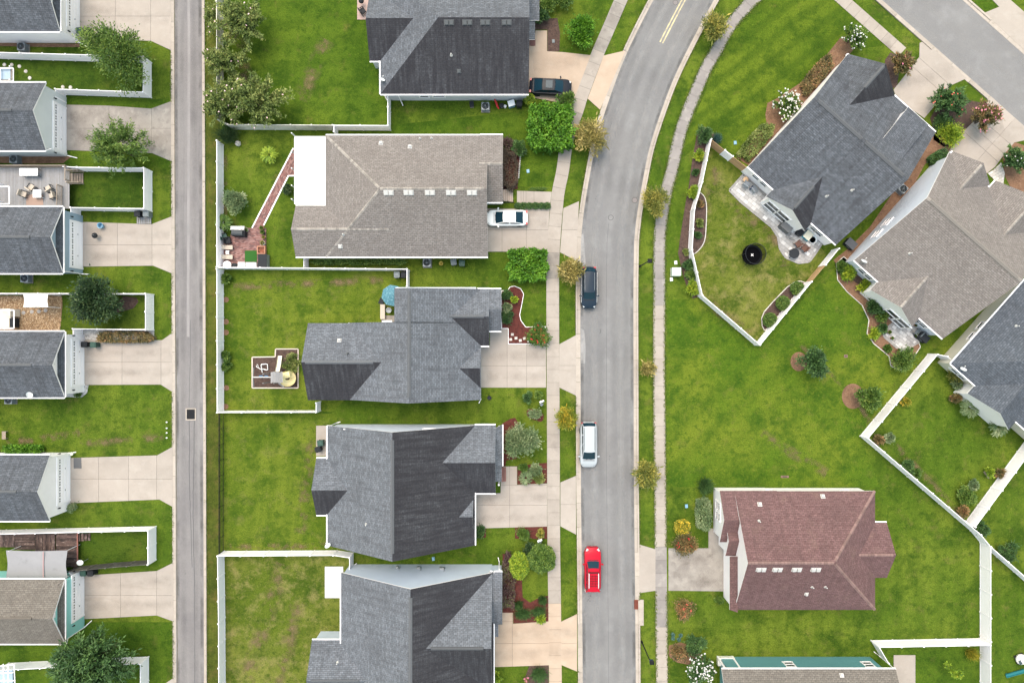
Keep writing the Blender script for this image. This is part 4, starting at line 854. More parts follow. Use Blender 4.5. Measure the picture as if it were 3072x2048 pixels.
# ---- H5
h5 = House('house', 1260, 1950, 'grey slate-roofed pale blue house at the bottom of the street', 'pale', 'blue')
m5 = Block(h5, X(1023), X(1481), Y(2360), Y(1716), 3.2, zr=8.2, ridge='y', gut=(1, 1, 0, 0), rake=.15, ov=.25, streak='a')
f5 = Block(h5, X(1240), X(1477), Y(2073), Y(1714), 3.2, pitch=.635, gut=(0, 1, 0, 0), rake=.6, streak='a', gx=(X(1470), X(1477)), ve=(X(1470), None))
f5b = Block(h5, X(1400), X(1507), Y(1872), Y(1714), 3.15, pitch=.40, gut=(0, 1, 0, 0), gx=(X(1483), X(1507)), ve=(X(1470), None))
r5 = Block(h5, X(936), X(1160), Y(2108), Y(1918), 3.0, pitch=.60, gut=(0, 1, 0, 0), gx=(X(936), X(1023)), ve=(None, X(1034)))
m5.ridge_vent(m5.x1 - 16, m5.x1 - .9, .18); f5.ridge_vent(f5.x1 - 6.2, f5.x1 - .8, .15); r5.ridge_vent(r5.x0 + .5, r5.x0 + 5.6, .12)
slab_roof(h5, [(1462, 1836, 3.4), (1495, 1836, 2.9), (1495, 1909, 2.9), (1462, 1909, 3.4)], h5.roof)
slab_roof(h5, [(1458, 1909, 3.3), (1478, 1909, 2.8), (1478, 2110, 2.8), (1458, 2110, 3.3)], h5.roof)
a = P(1479, 2010, 2.7); b = MB(); b.box((a[0] - h5.o[0], a[1] - h5.o[1], 2.72), (.1, 7.4, .11)); add('gutter', b.done('gutter', TRIM), h5.root)
downspout(h5, 1024, 1718, 3.1, 1057, 1697); downspout(h5, 1507, 1716, 3.1, 1498, 1684)
r5.pipe(1013, 1986, 'b')
for u, v, z, sx in ((1326, 1705, 1.6, .5), (1192, 1728, 1.2, .25), (1256, 1727, 1.4, .3)):
    (x, y, zz), a = m5.on_wall('x1', u, v, z); b = MB(); b.box((x, y + .1, zz), (sx, .2, .5)); b.tube([(x + .3, y + .06, zz - .2), (x + .3, y + .06, zz + .9)], .03, 6); add('meter_box', b.done('meter_box', GREYMET), h5.root)
# ---- rotated houses
RA = -math.atan2(.663, .749)
hr1 = House('house', 2520, 430, 'large slate-roofed white house turned diagonally beside the trampoline yard', 'slate', 'white', RA)
q1 = Block(hr1, 183, 536, 861, 1312, 3.0, zr=7.15, gut=(1, 1, 0, 0), rake=.2)
q1r = Block(hr1, 283, 438, 830, 1000, 2.95, pitch=.68, ridge='y', gut=(0, 0, 0, 0), rake=.15, streak='a', ve=(None, 872))
q1f = Block(hr1, 184, 371, 1150, 1313, 3.0, zr=5.9, ridge='y', gut=(1, 1, 0, 0), streak='a', gx=(1305, 1313), ve=(1300, None))
q1.ridge_vent(q1.x0 + .5, q1.x0 + 6.5, .2); q1.ridge_vent(q1.x0 + 7.0, q1.x1 - .6, .2); q1f.ridge_vent(q1f.x0 + 2.6, q1f.x1 - .3, .17); q1r.ridge_vent(q1r.x0 + .3, q1r.x0 + 3.4, .15)
q1.pipe(2480, 589, 'a'); q1.pipe(2556, 571, 'a')
def locpx(x, y, z): # rotated-frame survey units at height 0 -> world
    k = S; c, s_ = math.cos(RA), math.sin(RA); return np.array(((x * c - y * s_) * k, (x * s_ + y * c) * k, z))
dv = MB(); c_ = [(396, 1226, 5.2), (471, 1226, 5.2), (471, 1080, 6.3), (396, 1080, 6.3)]
top = [locpx(*p) - hr1.o for p in c_]
dm = mesh('dormer_roof', [tuple(p) for p in top] + [tuple(p - np.array((0, 0, .16))) for p in top], [(0, 1, 2, 3), (7, 6, 5, 4), (0, 4, 5, 1), (1, 5, 6, 2), (2, 6, 7, 3), (3, 7, 4, 0)], [hr1.roof, TRIM], [0, 1, 1, 1, 1, 1], [[(0, 0), (2.7, 0), (2.7, 5.8), (0, 5.8)]] + [[(0, 0)] * 4] * 5)
add('dormer_roof', dm, hr1.root)
dw = MB(); f_ = [locpx(*p) - hr1.o for p in ((400, 1221, 2.9), (467, 1221, 2.9), (467, 1085, 2.9), (400, 1085, 2.9), (400, 1221, 5.06), (467, 1221, 5.06), (467, 1085, 6.1), (400, 1085, 6.1))]
add('dormer_wall', mesh('dormer_wall', [tuple(p) for p in f_], [(0, 1, 5, 4), (1, 2, 6, 5), (3, 0, 4, 7), (4, 5, 6, 7)], [SID['white']]), hr1.root)
for t in (395, 402): 
    pass
q1.window('y0', 2266, 534, 1.8, .9, 1.1); q1.window('y0', 2290, 553, 1.8, .9, 1.1); q1.window('y0', 2456, 702, 1.7, .9, 1.2); q1.window('y0', 2440, 688, 1.7, .7, 1.2)
for k, u in enumerate((2318, 2350)): q1r.window('x0', u, 617 + 28 * k, 1.4, 1.55, 2.0)
hr2 = House('house', 2810, 720, 'tan-roofed white house turned diagonally with stone patio', 'tan', 'paleblue', RA)
q2 = Block(hr2, 607, 962, 862, 1294, 3.0, zr=7.6, gut=(1, 1, 0, 0), rake=.25)
q2r = Block(hr2, 702, 869, 828, 1010, 2.95, pitch=.62, ridge='y', gut=(0, 0, 0, 0), wall='white', ve=(None, 874))
q2f = Block(hr2, 612, 760, 1130, 1303, 3.0, pitch=.72, ridge='y', gut=(0, 1, 0, 0), rake=.2, gx=(1294, 1303), ve=(1282, None))
q2g = Block(hr2, 766, 962, 1150, 1322, 3.0, pitch=.70, ridge='y', gut=(1, 1, 0, 0), gx=(1294, 1322), ve=(1282, None))
q2.ridge_vent(q2.x0 + .4, q2.x1 - .5, .2, CAPT); q2.caps([('r0', 'r1')], CAPT, .32, .18); q2f.caps([('r0', 'r1')], CAPT); q2r.caps([('r0', 'r1')], CAPT); q2g.caps([('r0', 'r1')], CAPT)
q2.window('x0', 2662, 668, 2.0, 1.0, 1.2); q2.window('x0', 2630, 702, 2.0, 1.0, 1.2); q2.pipe(2729, 760, 'a')
q2.window('y0', 2585, 815, 1.7, .9, 1.2); q2.window('y0', 2605, 832, 1.7, .9, 1.2); q2.window('y0', 2772, 972, 1.7, .9, 1.1); q2.window('y0', 2757, 960, 1.7, .6, 1.1)
for k in range(2): q2r.window('x0', 2676 + 32 * k, 936 + 28 * k, 1.4, 1.5, 2.0)
dish(hr2.root, tuple(np.array(q2.hit(2584, 787, 'a')[0]) - hr2.o), math.radians(160))
hr3 = House('house', 3020, 1100, 'blue-slate roofed beige house cut by the right edge', 'blue', 'beige', RA)
q3 = Block(hr3, 1029, 1480, 822, 1260, 3.0, zr=7.8, hip=(1, 1), gut=(1, 1, 1, 0))
q3r = Block(hr3, 1126, 1291, 789, 1010, 2.95, pitch=.62, ridge='y', gut=(0, 0, 0, 0), wall='white', ve=(None, 834))
q3.window('x0', 2948, 978, 2.0, 1.0, 1.1); q3.window('x0', 2920, 1010, 2.0, .9, 1.0); q3.window('y0', 2866, 1115, 1.8, 1.0, 1.2); q3.window('y0', 2886, 1134, 1.8, 1.0, 1.2)
q3.pipe(3049, 978, 'h0'); dish(hr3.root, tuple(np.array(q3.hit(2880, 1108, 'a')[0]) - hr3.o), math.radians(170))
# ---- R4 red-brown house
h8 = House('house', 2400, 1650, 'red-brown roofed white house on the right lawn', 'red', 'white')
m8 = Block(h8, X(2203), X(2625), Y(1828), Y(1472), 3.0, zr=7.3, hip=(0, 1), gut=(0, 0, 0, 0), rake=.14)
g8 = Block(h8, X(2159), X(2330), Y(1625), Y(1471), 3.0, pitch=.556, gut=(0, 0, 0, 0), rake=.18)
p8 = Block(h8, X(2176), X(2300), Y(1666), Y(1560), 3.02, pitch=.60, gut=(0, 0, 0, 0), rake=.15)
w8 = Block(h8, X(2540), X(2660), Y(1732), Y(1566), 2.9, pitch=.60, gut=(0, 1, 0, 0), rake=.2, gx=(X(2625), X(2660)), ve=(X(2612), None))
slab_roof(h8, [(2189, 1668, 3.02), (2213, 1668, 3.78), (2213, 1836, 3.78), (2189, 1828, 3.02)], h8.roof)
for u in (2283, 2332, 2390, 2447): m8.vent2(u, 1707, 'a', VENTW)
m8.vent(2279, 1512, 'b', VENTW); m8.vent(2468, 1488, 'b', VENTW); m8.vent(2419, 1780, 'a', VENTW, .28); m8.pipe(2277, 1562, 'b'); m8.pipe(2436, 1759, 'a'); m8.pipe(2476, 1759, 'a')
m8.caps([('r0', 'r1'), ('a1', 'r1'), ('b1', 'r1')], CAPR, .34, .17); w8.caps([('r0', 'r1')], CAPR, .34, .15)
wall_box(h8, 2170, 2190, 1645, 1789, -.02, 2.92, SID['white'])
g8.window('x0', 2152, 1516, 1.9, .9, 1.5); g8.window('x0', 2152, 1547, 1.9, .9, 1.5)
m8.window('y1', 2312, 1468, 1.7, 1.0, 1.1); m8.window('y1', 2543, 1468, 1.7, 1.0, 1.1)
# ---- R5 teal house at the bottom
h9 = House('house', 2430, 2040, 'teal house with grey-brown roof at the bottom right', 'brown', 'teal')
m9 = Block(h9, X(2165), X(2687), Y(2330), Y(2005), 3.6, pitch=.55, gut=(1, 1, 0, 0), rake=.9, ov=.34)
m9.window('y1', 2368, 1990, 1.9, 1.0, 1.2); m9.window('y1', 2604, 1990, 1.9, 1.0, 1.2); m9.vent(2525, 2024, 'b', VENTW, .3)
wall_box(h9, 2150, 2200, 1966, 1990, -.02, .5, SID['cream'], 'porch_floor')
for u in (2152, 2196):
    p = P(u, 1968); b = MB(); b.box((p[0] - h9.o[0], p[1] - h9.o[1], 1.6), (.16, .16, 3.2)); add('porch_post', b.done('porch_post', TRIM), h9.root)
downspout(h9, 2687, 2006, 3.4, 2640, 1968)
# ------------------------------------------------------------------ fences
PANEL = {}
def panel_mesh(L_, h, mat):
    key = (round(L_, 2), h, mat.name)
    if key in PANEL: return PANEL[key]
    b = MB(); n = max(2, int(round(L_ / .16))); w = L_ / n
    for i in range(n): b.box(((i + .5) * w - L_ / 2, 0, h / 2 + .02), (w - .012, .032, h - .14))
    b.box((0, 0, h - .05), (L_, .06, .10)); b.box((0, 0, .10), (L_, .055, .12))
    PANEL[key] = b.done('panel', mat); return PANEL[key]
POSTM = {}
def post_mesh(h, mat):
    if (h, mat.name) not in POSTM:
        b = MB(); b.box((0, 0, h / 2), (.125, .125, h)); b.box((0, 0, h + .02), (.15, .15, .03)); b.box((0, 0, h + .055), (.145, .145, .04), taper=.1)
        POSTM[(h, mat.name)] = b.done('post', mat)
    return POSTM[(h, mat.name)]
SLATM = {}
def fence(runs, label, h=1.8, mat=VINYL, span=65, group=None, mats=None, name='white_fence', cat='fence'):
    """runs: list of polylines of survey points; mats: {(run, segment): material} override; 'wood' = horizontal cedar slats"""
    o = P(*runs[0][0]); r = root(name, o, label, cat, group)
    seen = []
    for ri, run in enumerate(runs):
        for si in range(len(run) - 1):
            a, c = np.array(run[si], float), np.array(run[si + 1], float); d = np.linalg.norm(c - a); n = max(1, int(round(d / span))); mm = (mats or {}).get((ri, si), mat)
            ang = math.atan2(-(c - a)[1], (c - a)[0])
            for k in range(n + 1):
                p = a + (c - a) * k / n
                if all(np.hypot(*(p - q)) > 4 for q in seen):
                    seen.append(p); w = P(*p); add('post', post_mesh(h + .06, VINYL if mm == 'wood' else mm), r, (w[0] - o[0], w[1] - o[1], 0), ang)
            for k in range(n):
                p = a + (c - a) * (k + .5) / n; w = P(*p); L_ = d / n * S - .13
                if mm == 'wood':
                    for j in range(9):
                        key = round(L_, 2)
                        if key not in SLATM: b = MB(); b.box((0, 0, 0), (L_, .03, .17)); SLATM[key] = b.done('slat', WOODF)
                        add('slat', SLATM[key], r, (w[0] - o[0], w[1] - o[1], .14 + j * .19), ang)
                else: add('panel', panel_mesh(L_, h, mm), r, (w[0] - o[0], w[1] - o[1], 0), ang)
    return r
fence([[(-40, 176), (428, 189), (455, 190), (455, 294), (198, 285), (199, 309)]], 'white vinyl fence round the yard under the top left tree')
fence([[(222, 512), (262, 514), (457, 516), (457, 635), (243, 632), (243, 660)]], 'white vinyl fence round the deck stair yard')
fence([[(-40, 883), (462, 884), (462, 990), (250, 987), (250, 1016)]], 'white vinyl fence round the bark chip yard')
fence([[(-40, 1590), (200, 1584), (469, 1578), (469, 1677), (345, 1687), (236, 1698), (250, 1718)]], 'white vinyl fence with a blackened lower side by the turquoise garage', mats={(0, 3): VINYLD, (0, 4): VINYLD})
fence([[(28, 1987), (280, 1974), (447, 1968), (447, 2110)]], 'white vinyl fence behind the big bottom left tree')
fence([[(670, -40), (671, 372)]], 'weathered grey fence along the alley under the crape myrtles', mat=VINYLG)
fence([[(671, 372), (704, 389), (1010, 391)], [(1010, 391), (1172, 392), (1172, 284)], [(1014, 392), (1014, 410)]], 'white fence between the top charcoal house and the tan house, half weathered', mats={(0, 0): VINYLG, (0, 1): VINYLG})
fence([[(671, 436), (671, 806)], [(671, 807), (926, 809), (1228, 812), (1228, 862)], [(926, 807), (926, 776)]], 'white fence round the tan house yard')
fence([[(671, 812), (672, 1232), (962, 1231), (962, 1204)]], 'white fence round the play area yard')
fence([[(1060, 1700), (1060, 1657), (1012, 1650), (673, 1652), (676, 1850), (677, 2110)]], 'white fence round the dry lawn at the bottom')
fence([[(2225, 515), (2183, 482), (2160, 464), (2120, 432), (2094, 557), (2071, 635), (2064, 756), (2094, 889), (2263, 1034), (2414, 849), (2455, 800), (2494, 752)]], 'white and cedar fence enclosing the trampoline yard', mats={(0, 0): 'wood', (0, 2): 'wood', (0, 9): 'wood'})
fence([[(2846, 1098), (2812, 1068), (2783, 1062), (2579, 1307), (2910, 1590), (2939, 1625), (3090, 1757)], [(2893, 1567), (3090, 1300)]], 'white fence crossing the lawns at the right edge')
fence([[(2939, 1626), (2939, 2110)], [(2937, 1913), (2612, 1919), (2640, 1966)]], 'white fence round the lawn below the red-brown house')
# black railing
o = P(672, 1238); r = root('black_fence', o, 'black metal picket fence between the two lawns along the alley', 'fence')
pk = MB(); pk.box((0, 0, .72), (.036, .036, 1.30)); pk = pk.done('picket', BLKMET); ps = MB(); ps.box((0, 0, .72), (.06, .06, 1.44)); ps = ps.done('post', BLKMET); n = 108
for i in range(n + 1):
    y = -(1650 - 1238) * S * i / n; add('post' if i % 12 == 0 else 'picket', ps if i % 12 == 0 else pk, r, (0, y, 0))
for i in range(9):
    for z in (.18, 1.1, 1.34):
        b = MB(); L_ = 12 * 412 * S / n; b.box((0, 0, 0), (.045, L_ - .06, .05)); add('rail', b.done('rail', BLKMET) if (i, z) == (0, .18) else bpy.data.meshes['rail'], r, (0, -L_ * (i + .5), z))
# ------------------------------------------------------------------ cars
def paint(name, c, metal=.0): return M(name, c, rough=.4, metal=metal, coat=.06, spec=.12)
CARGL = M('car_glass', (.005, .024, .040), rough=.08, spec=.2)
TYRE = M('tyre_rubber', (.02, .02, .02), rough=.85)
RIM = M('alloy_rim', (.45, .46, .48), rough=.35, metal=.8)
LAMP = M('lamp_clear', (.40, .42, .44), rough=.2)
TAIL = M('lamp_red', (.38, .015, .02), rough=.2)
WHEEL = []
def wheel(par, x, y, r_=.34):
    if not WHEEL:
        t = MB(); t.lathe([(.20, -.10), (.32, -.11), (.345, -.08), (.345, .08), (.32, .11), (.20, .10)], seg=20); q = MB(); q.lathe([(.02, .09), (.20, .10), (.21, .07), (.21, -.07), (.20, -.10), (.02, -.09)], seg=14)
        WHEEL.extend([t.done('tyre', TYRE, True), q.done('rim', RIM, True)])
    w = add('wheel', None, par, (x, y, .345), rot=(math.pi / 2, 0, 0)); add('tyre', WHEEL[0], w); add('rim', WHEEL[1], w)
def car(u, v, rz, L_, W_, pt, label, kind='sedan', name='parked_car', roofmat=None, group='cars parked on drives and along the kerb'):
    p = P(u, v, .6); r = root(name, (p[0], p[1], .03 if kind != 'x' else 0), label, {'pickup': 'pickup', 'van': 'minivan'}.get(kind, 'car'), group, rz)
    hw = W_ / 2; hl = L_ / 2
    prof = {'sedan': dict(hood=.86, nose=.66, belt=.92, tail=.96, top=1.45, wf=(.29, .09), wr=(-.40, -.19)), 'suv': dict(hood=1.02, nose=.80, belt=1.08, tail=1.05, top=1.68, wf=(.27, .12), wr=(-.46, -.36)), 'van': dict(hood=1.03, nose=.72, belt=1.10, tail=1.08, top=1.76, wf=(.31, .13), wr=(-.48, -.42)), 'jeep': dict(hood=1.12, nose=.90, belt=1.16, tail=1.12, top=1.80, wf=(.205, .075), wr=(-.47, -.43)), 'pickup': dict(hood=1.10, nose=.88, belt=1.14, tail=1.10, top=1.78, wf=(.20, .085), wr=(-.135, -.085))}[kind]
    st = np.linspace(-1, 1, 23); V = []; F = []; m_ = 9
    for t in st:
        ax = abs(t); end = max(0, (ax - .70) / .30); w = hw * (1 - .36 * end ** 2.4) * (.985 if t < 0 else 1.0); x = t * hl * (1.0)
        fx = t / 2
        if fx > prof['wf'][0]: k = (fx - prof['wf'][0]) / (.5 - prof['wf'][0]); zt = prof['hood'] + (prof['belt'] - prof['hood']) * max(0, 1 - k * 3) * 1 - (prof['hood'] - prof['nose']) * k ** 3
        elif fx < prof['wr'][0]: k = (prof['wr'][0] - fx) / (.5 + prof['wr'][0]); zt = prof['tail'] - .22 * k ** 3
        else: zt = prof['belt']
        zb = .24 + .12 * end
        sec = [(-w * .92, zb), (-w * 1.0, zb + .22), (-w * 1.0, zb + (zt - zb) * .72), (-w * .93, zt - .03), (-w * .5, zt + .02)]
        sec = sec + [(0, zt + .035)] + [(-a, z) for a, z in sec[::-1]]
        m_ = len(sec); V += [(x, a, z) for a, z in sec]
    for i in range(len(st) - 1):
        for j in range(m_ - 1): F.append((i * m_ + j, i * m_ + j + 1, (i + 1) * m_ + j + 1, (i + 1) * m_ + j)[::-1])
        F.append((i * m_, i * m_ + m_ - 1, (i + 1) * m_ + m_ - 1, (i + 1) * m_)); 
    F.append(tuple(range(m_ - 1, -1, -1))[::-1]); F.append(tuple((len(st) - 1) * m_ + j for j in range(m_))[::-1])
    me = mesh('body', V, F, [pt]); import bmesh
    bm = bmesh.new(); bm.from_mesh(me); bmesh.ops.recalc_face_normals(bm, faces=bm.faces); bm.to_mesh(me); bm.free(); me.shade_smooth(); me.set_sharp_from_angle(angle=math.radians(40))
    body = add('body', me, r)
    # cabin: rounded frustum
    xf0, xf1 = prof['wf'][0] * L_, prof['wf'][1] * L_; xr0, xr1 = prof['wr'][0] * L_, prof['wr'][1] * L_; zb, zt = prof['belt'] - .03, prof['top']; bw, tw = hw * .90, hw * .70
    base = [(xr0, -bw * .90, zb), (xf0, -bw * .86, zb), (xf0 + .10, -bw * .35, zb), (xf0 + .10, bw * .35, zb), (xf0, bw * .86, zb), (xr0, bw * .90, zb), (xr0 - .06, bw * .4, zb), (xr0 - .06, -bw * .4, zb)]
    mid = [(xr0 * .55 + xr1 * .45, -bw * .95 * .93, zb + (zt - zb) * .5)]
    topv = [(xr1, -tw, zt - .06), (xf1, -tw * .97, zt - .05), (xf1 + .06, -tw * .4, zt - .01), (xf1 + .06, tw * .4, zt - .01), (xf1, tw * .97, zt - .05), (xr1, tw, zt - .06), (xr1 - .04, tw * .4, zt - .03), (xr1 - .04, -tw * .4, zt - .03)]
    Vc = base + topv; Fc = [(i, (i + 1) % 8, 8 + (i + 1) % 8, 8 + i) for i in range(8)]
    cab = add('cabin', mesh('cabin', Vc, Fc, [pt]), r)
    xm = (xf1 + xr1) / 2; roofp = topv + [(xm + (xf1 - xr1) * .33, 0, zt + .035), (xm - (xf1 - xr1) * .33, 0, zt + .03)]
    Fr = [(8 + 0, 8 + 1, 8 + 2)] if False else [(0, 1, 2, 8, 9), (2, 3, 8), (3, 4, 5, 9, 8), (5, 6, 9), (6, 7, 9), (7, 0, 9)]
    rf = mesh('roof_panel', roofp, Fr, [roofmat or pt], smooth=True); add('roof_panel', rf, r)
    def pane(name, a, b_, c, d, sh=.86, push=.012):
        q = [np.array(x, float) for x in (a, b_, c, d)]; ctr = sum(q) / 4; n = np.cross(q[1] - q[0], q[3] - q[0]); n /= np.linalg.norm(n)
        if n @ (ctr - np.array((0, 0, .6))) < 0: n = -n
        add(name, mesh(name, [tuple(ctr + (x - ctr) * sh + n * push) for x in q], [(0, 1, 2, 3)], [CARGL]), r)
    def pane6(name, pts, push=.014, sh=.93):
        q = [np.array(x, float) for x in pts]; ctr = sum(q) / len(q); n = np.cross(q[1] - q[0], q[-1] - q[0]); n /= np.linalg.norm(n)
        if n[2] < 0: n = -n
        me_ = mesh(name, [tuple(ctr + (x - ctr) * sh + n * push) for x in q], [(0, 1, 6, 7), (1, 2, 5, 6), (2, 3, 4, 5)], [CARGL], smooth=True); add(name, me_, r)
    pane6('windshield', [base[1], base[2], base[3], base[4], topv[4], topv[3], topv[2], topv[1]])
    pane6('rear_window', [base[5], base[6], base[7], base[0], topv[0], topv[7], topv[6], topv[5]])
    for sgn in (0, 1):
        b0, b1, t0, t1 = (base[0], base[1], topv[0], topv[1]) if sgn == 0 else (base[5], base[4], topv[5], topv[4])
        lerp = lambda a, c, t: tuple(np.array(a) + (np.array(c) - np.array(a)) * t)
        nn = 3 if kind in ('suv', 'van', 'jeep') else 2
        for k in range(nn):
            a, c = .03 + k * .94 / nn, .03 + (k + 1) * .94 / nn - .02
            pane('side_window', lerp(b0, b1, a), lerp(b0, b1, c), lerp(t0, t1, c), lerp(t0, t1, a), .88)
    for y in (-1, 1):
        b = MB(); b.box((xf0 - .30, y * (hw + .10), zb + .08), (.14, .22, .15), y * .25); b.box((xf0 - .28, y * (hw - .02), zb + .02), (.07, .14, .05)); add('wing_mirror', b.done('wing_mirror', pt), r)
        b = MB(); b.box((hl - .30, y * hw * .66, prof['nose'] + .03), (.42, .30, .14), -y * .5, taper=.8); add('headlight', b.done('headlight', LAMP), r)
        b = MB(); b.box((-hl + .13, y * hw * .72, prof['tail'] - .16), (.20, .26, .22), y * .3); add('taillight', b.done('taillight', TAIL), r)
        for x in (hl * .62, -hl * .60): wheel(r, x, y * (hw - .11))
        if kind in ('suv', 'van'):
            b = MB(); b.tube([(xf1 - .15, y * tw * .86, zt + .02), (xf1 - .3, y * tw * .86, zt + .05), (xr1 + .3, y * tw * .86, zt + .05), (xr1 + .1, y * tw * .86, zt + .02)], .022, 5); add('roof_rail', b.done('roof_rail', GREYMET if kind == 'suv' else BLKMET), r)
    b = MB(); b.box((hl - .14, 0, .47), (.16, W_ * .64, .20)); add('grille', b.done('grille', DARKPL), r)
    for x_, nm in ((xf0 + .16, 'hood_seam'),):
        b = MB(); b.box((x_, 0, prof['belt'] + .012), (.05, W_ * .66, .03)); add('wiper_cowl', b.done('wiper_cowl', DARKPL), r)
    return r, prof, topv
RZD = -math.pi / 2
blue_, _a, _b = car(1766, 863, RZD, 4.65, 1.80, paint('navy_paint', (.012, .022, .036)), 'dark blue car with chrome trim parked against the left kerb', 'suv')
car(1765, 1332, RZD, 5.05, 1.95, paint('silver_paint', (.34, .365, .39)), 'silver minivan with roof rails parked against the left kerb', 'van')
car(1522, 654.5, math.pi, 4.55, 1.80, paint('white_paint', (.80, .80, .80), 0), 'white sedan parked nose-in on the tan house drive', 'sedan')
cb, pf, tv = car(1651, 262, math.radians(-3), 4.75, 1.85, paint('black_paint', (.012, .014, .020)), 'black sedan parked on the warm concrete drive at the top', 'sedan')
b = MB(); b.box((-.18, 0, 1.475), (.75, .85, .02)); add('sunroof', b.done('sunroof', CARGL), cb)
RED = paint('red_paint', (.36, .004, .018)); pk_, pf, tv = car(1777, 1705, math.pi / 2, 4.95, 1.88, RED, 'red sport utility car with silver roof rack parked against the left kerb', 'jeep')
SILV = M('silver_rail', (.62, .62, .63), rough=.35, metal=.3)
b = MB(); b.box((-.92, 0, 1.85), (1.75, 1.02, .04)); add('raised_roof', b.done('raised_roof', RED), pk_); b = MB(); b.box((-.02, 0, 1.86), (.16, 1.12, .10)); add('wind_deflector', b.done('wind_deflector', M('dark_red_plastic', (.08, .004, .008))), pk_)
for y in (-.53, .53): b = MB(); b.tube([(-.08, y, 1.86), (-.2, y, 1.98), (-1.6, y, 1.98), (-1.75, y, 1.86)], .05, 6); add('roof_rail', b.done('roof_rail', SILV), pk_)
for k in range(5): b = MB(); b.box((-.38 - k * .27, 0, 1.95), (.05, 1.02, .03)); add('rack_bar', b.done('rack_bar', bpy.data.materials['dark_red_plastic']), pk_)
for y in (-.18, .18): b = MB(); b.box((-.92, y, 1.93), (1.3, .03, .02)); add('rack_bar', b.done('rack_bar', bpy.data.materials['dark_red_plastic']), pk_)
for y in (-1, 1): b = MB(); b.box((-2.36, y * .74, .72), (.22, .22, .14), y * .5); add('bumper_corner', b.done('bumper_corner', SILV), pk_); b = MB(); b.box((2.02, y * .58, 1.0), (.05, .62, .04), -y * 1.0); add('hood_edge', b.done('hood_edge', SILV), pk_)
for y in (-1, 1):
    b = MB(); b.tube([(1.7, y * .86, 1.02), (.5, y * .89, 1.12), (-1.7, y * .88, 1.12)], .018, 5); add('chrome_trim', b.done('chrome_trim', SILV), blue_)
# ------------------------------------------------------------------ plants
def unit(a): return a / (np.linalg.norm(a, axis=-1, keepdims=True) + 1e-9)
def leaf_mesh(name, pos, dr, L_, W_, tint, mat, r):
    n = len(pos); dr = unit(dr); side = unit(np.cross(dr, r.normal(size=(n, 3)) * .5 + (0, 0, 1.0))); up = np.cross(side, dr)
    L_ = np.broadcast_to(L_, (n,))[:, None]; W_ = np.broadcast_to(W_, (n,))[:, None]
    V = np.empty((n, 4, 3)); V[:, 0] = pos; V[:, 1] = pos + dr * L_ * .45 + side * W_ * .5 + up * W_ * .15; V[:, 2] = pos + dr * L_; V[:, 3] = pos + dr * L_ * .45 - side * W_ * .5 + up * W_ * .15
    V = V.reshape(-1, 3); V[:, 2] = np.maximum(V[:, 2], .02)
    me = bpy.data.meshes.new(name); me.vertices.add(4 * n); me.vertices.foreach_set('co', V.ravel()); me.loops.add(4 * n); me.loops.foreach_set('vertex_index', np.arange(4 * n, dtype=np.int32))
    me.polygons.add(n); me.polygons.foreach_set('loop_start', np.arange(0, 4 * n, 4, dtype=np.int32)); me.update(calc_edges=True); me.materials.append(mat)
    a = me.attributes.new('tint', 'FLOAT', 'POINT'); a.data.foreach_set('value', np.repeat(np.clip(tint, 0, 1), 4)); return me
def fib(n, r):
    i = np.arange(n) + .5; ph = np.arccos(1 - 2 * i / n); th = math.pi * (1 + 5 ** .5) * i; return np.c_[np.cos(th) * np.sin(ph), np.sin(th) * np.sin(ph), np.cos(ph)] + r.normal(0, .03, (n, 3))
LF = {
 'dark': leaf_mat('leaf_dark', (0.024, 0.063, 0.018), (0.053, 0.117, 0.030), (0.112, 0.195, 0.053)),
 'vdark': leaf_mat('leaf_very_dark', (0.014, 0.036, 0.014), (0.031, 0.070, 0.022), (0.084, 0.119, 0.042)),
 'mid': leaf_mat('leaf_mid', (.036, .086, .012), (.085, .155, .022), (.21, .28, .055)),
 'bright': leaf_mat('leaf_bright', (0.035, 0.117, 0.005), (0.078, 0.203, 0.007), (0.156, 0.297, 0.023)),
 'lime': leaf_mat('leaf_lime', (0.088, 0.175, 0.013), (0.200, 0.300, 0.019), (0.425, 0.450, 0.037)),
 'yellow': leaf_mat('leaf_yellow', (0.125, 0.175, 0.015), (0.300, 0.275, 0.025), (0.575, 0.375, 0.037)),
 'myrtle': leaf_mat('leaf_myrtle', (.070, .110, .022), (.140, .185, .040), (.29, .30, .095)),
 'straw': leaf_mat('leaf_straw', (0.121, 0.121, 0.029), (0.274, 0.217, 0.056), (0.552, 0.435, 0.161)),
 'olive': leaf_mat('leaf_olive', (0.093, 0.128, 0.025), (0.212, 0.212, 0.037), (0.442, 0.357, 0.076)),
 'redg': leaf_mat('leaf_reddish', (0.068, 0.068, 0.027), (0.165, 0.128, 0.045), (0.390, 0.195, 0.090)),
 'grey': leaf_mat('leaf_grey_green', (0.080, 0.136, 0.056), (0.160, 0.224, 0.096), (0.320, 0.352, 0.192)),
 'bluegreen': leaf_mat('leaf_blue_green', (0.026, 0.078, 0.065), (0.065, 0.156, 0.130), (0.169, 0.286, 0.260)),
 'brown': leaf_mat('leaf_brown', (0.039, 0.029, 0.021), (0.098, 0.068, 0.046), (0.182, 0.130, 0.078)),
 'purple': leaf_mat('leaf_purple', (0.058, 0.026, 0.033), (0.104, 0.065, 0.052), (0.130, 0.169, 0.052)),
}
FLW = {k: M('petal_' + k, c, rough=.7) for k, c in {'white': (.60, .585, .57), 'pink': (.62, .20, .30), 'red': (.55, .02, .04), 'yellow': (.75, .45, .03), 'coral': (.60, .12, .09), 'palepink': (.72, .50, .52)}.items()}
PL_G = {}
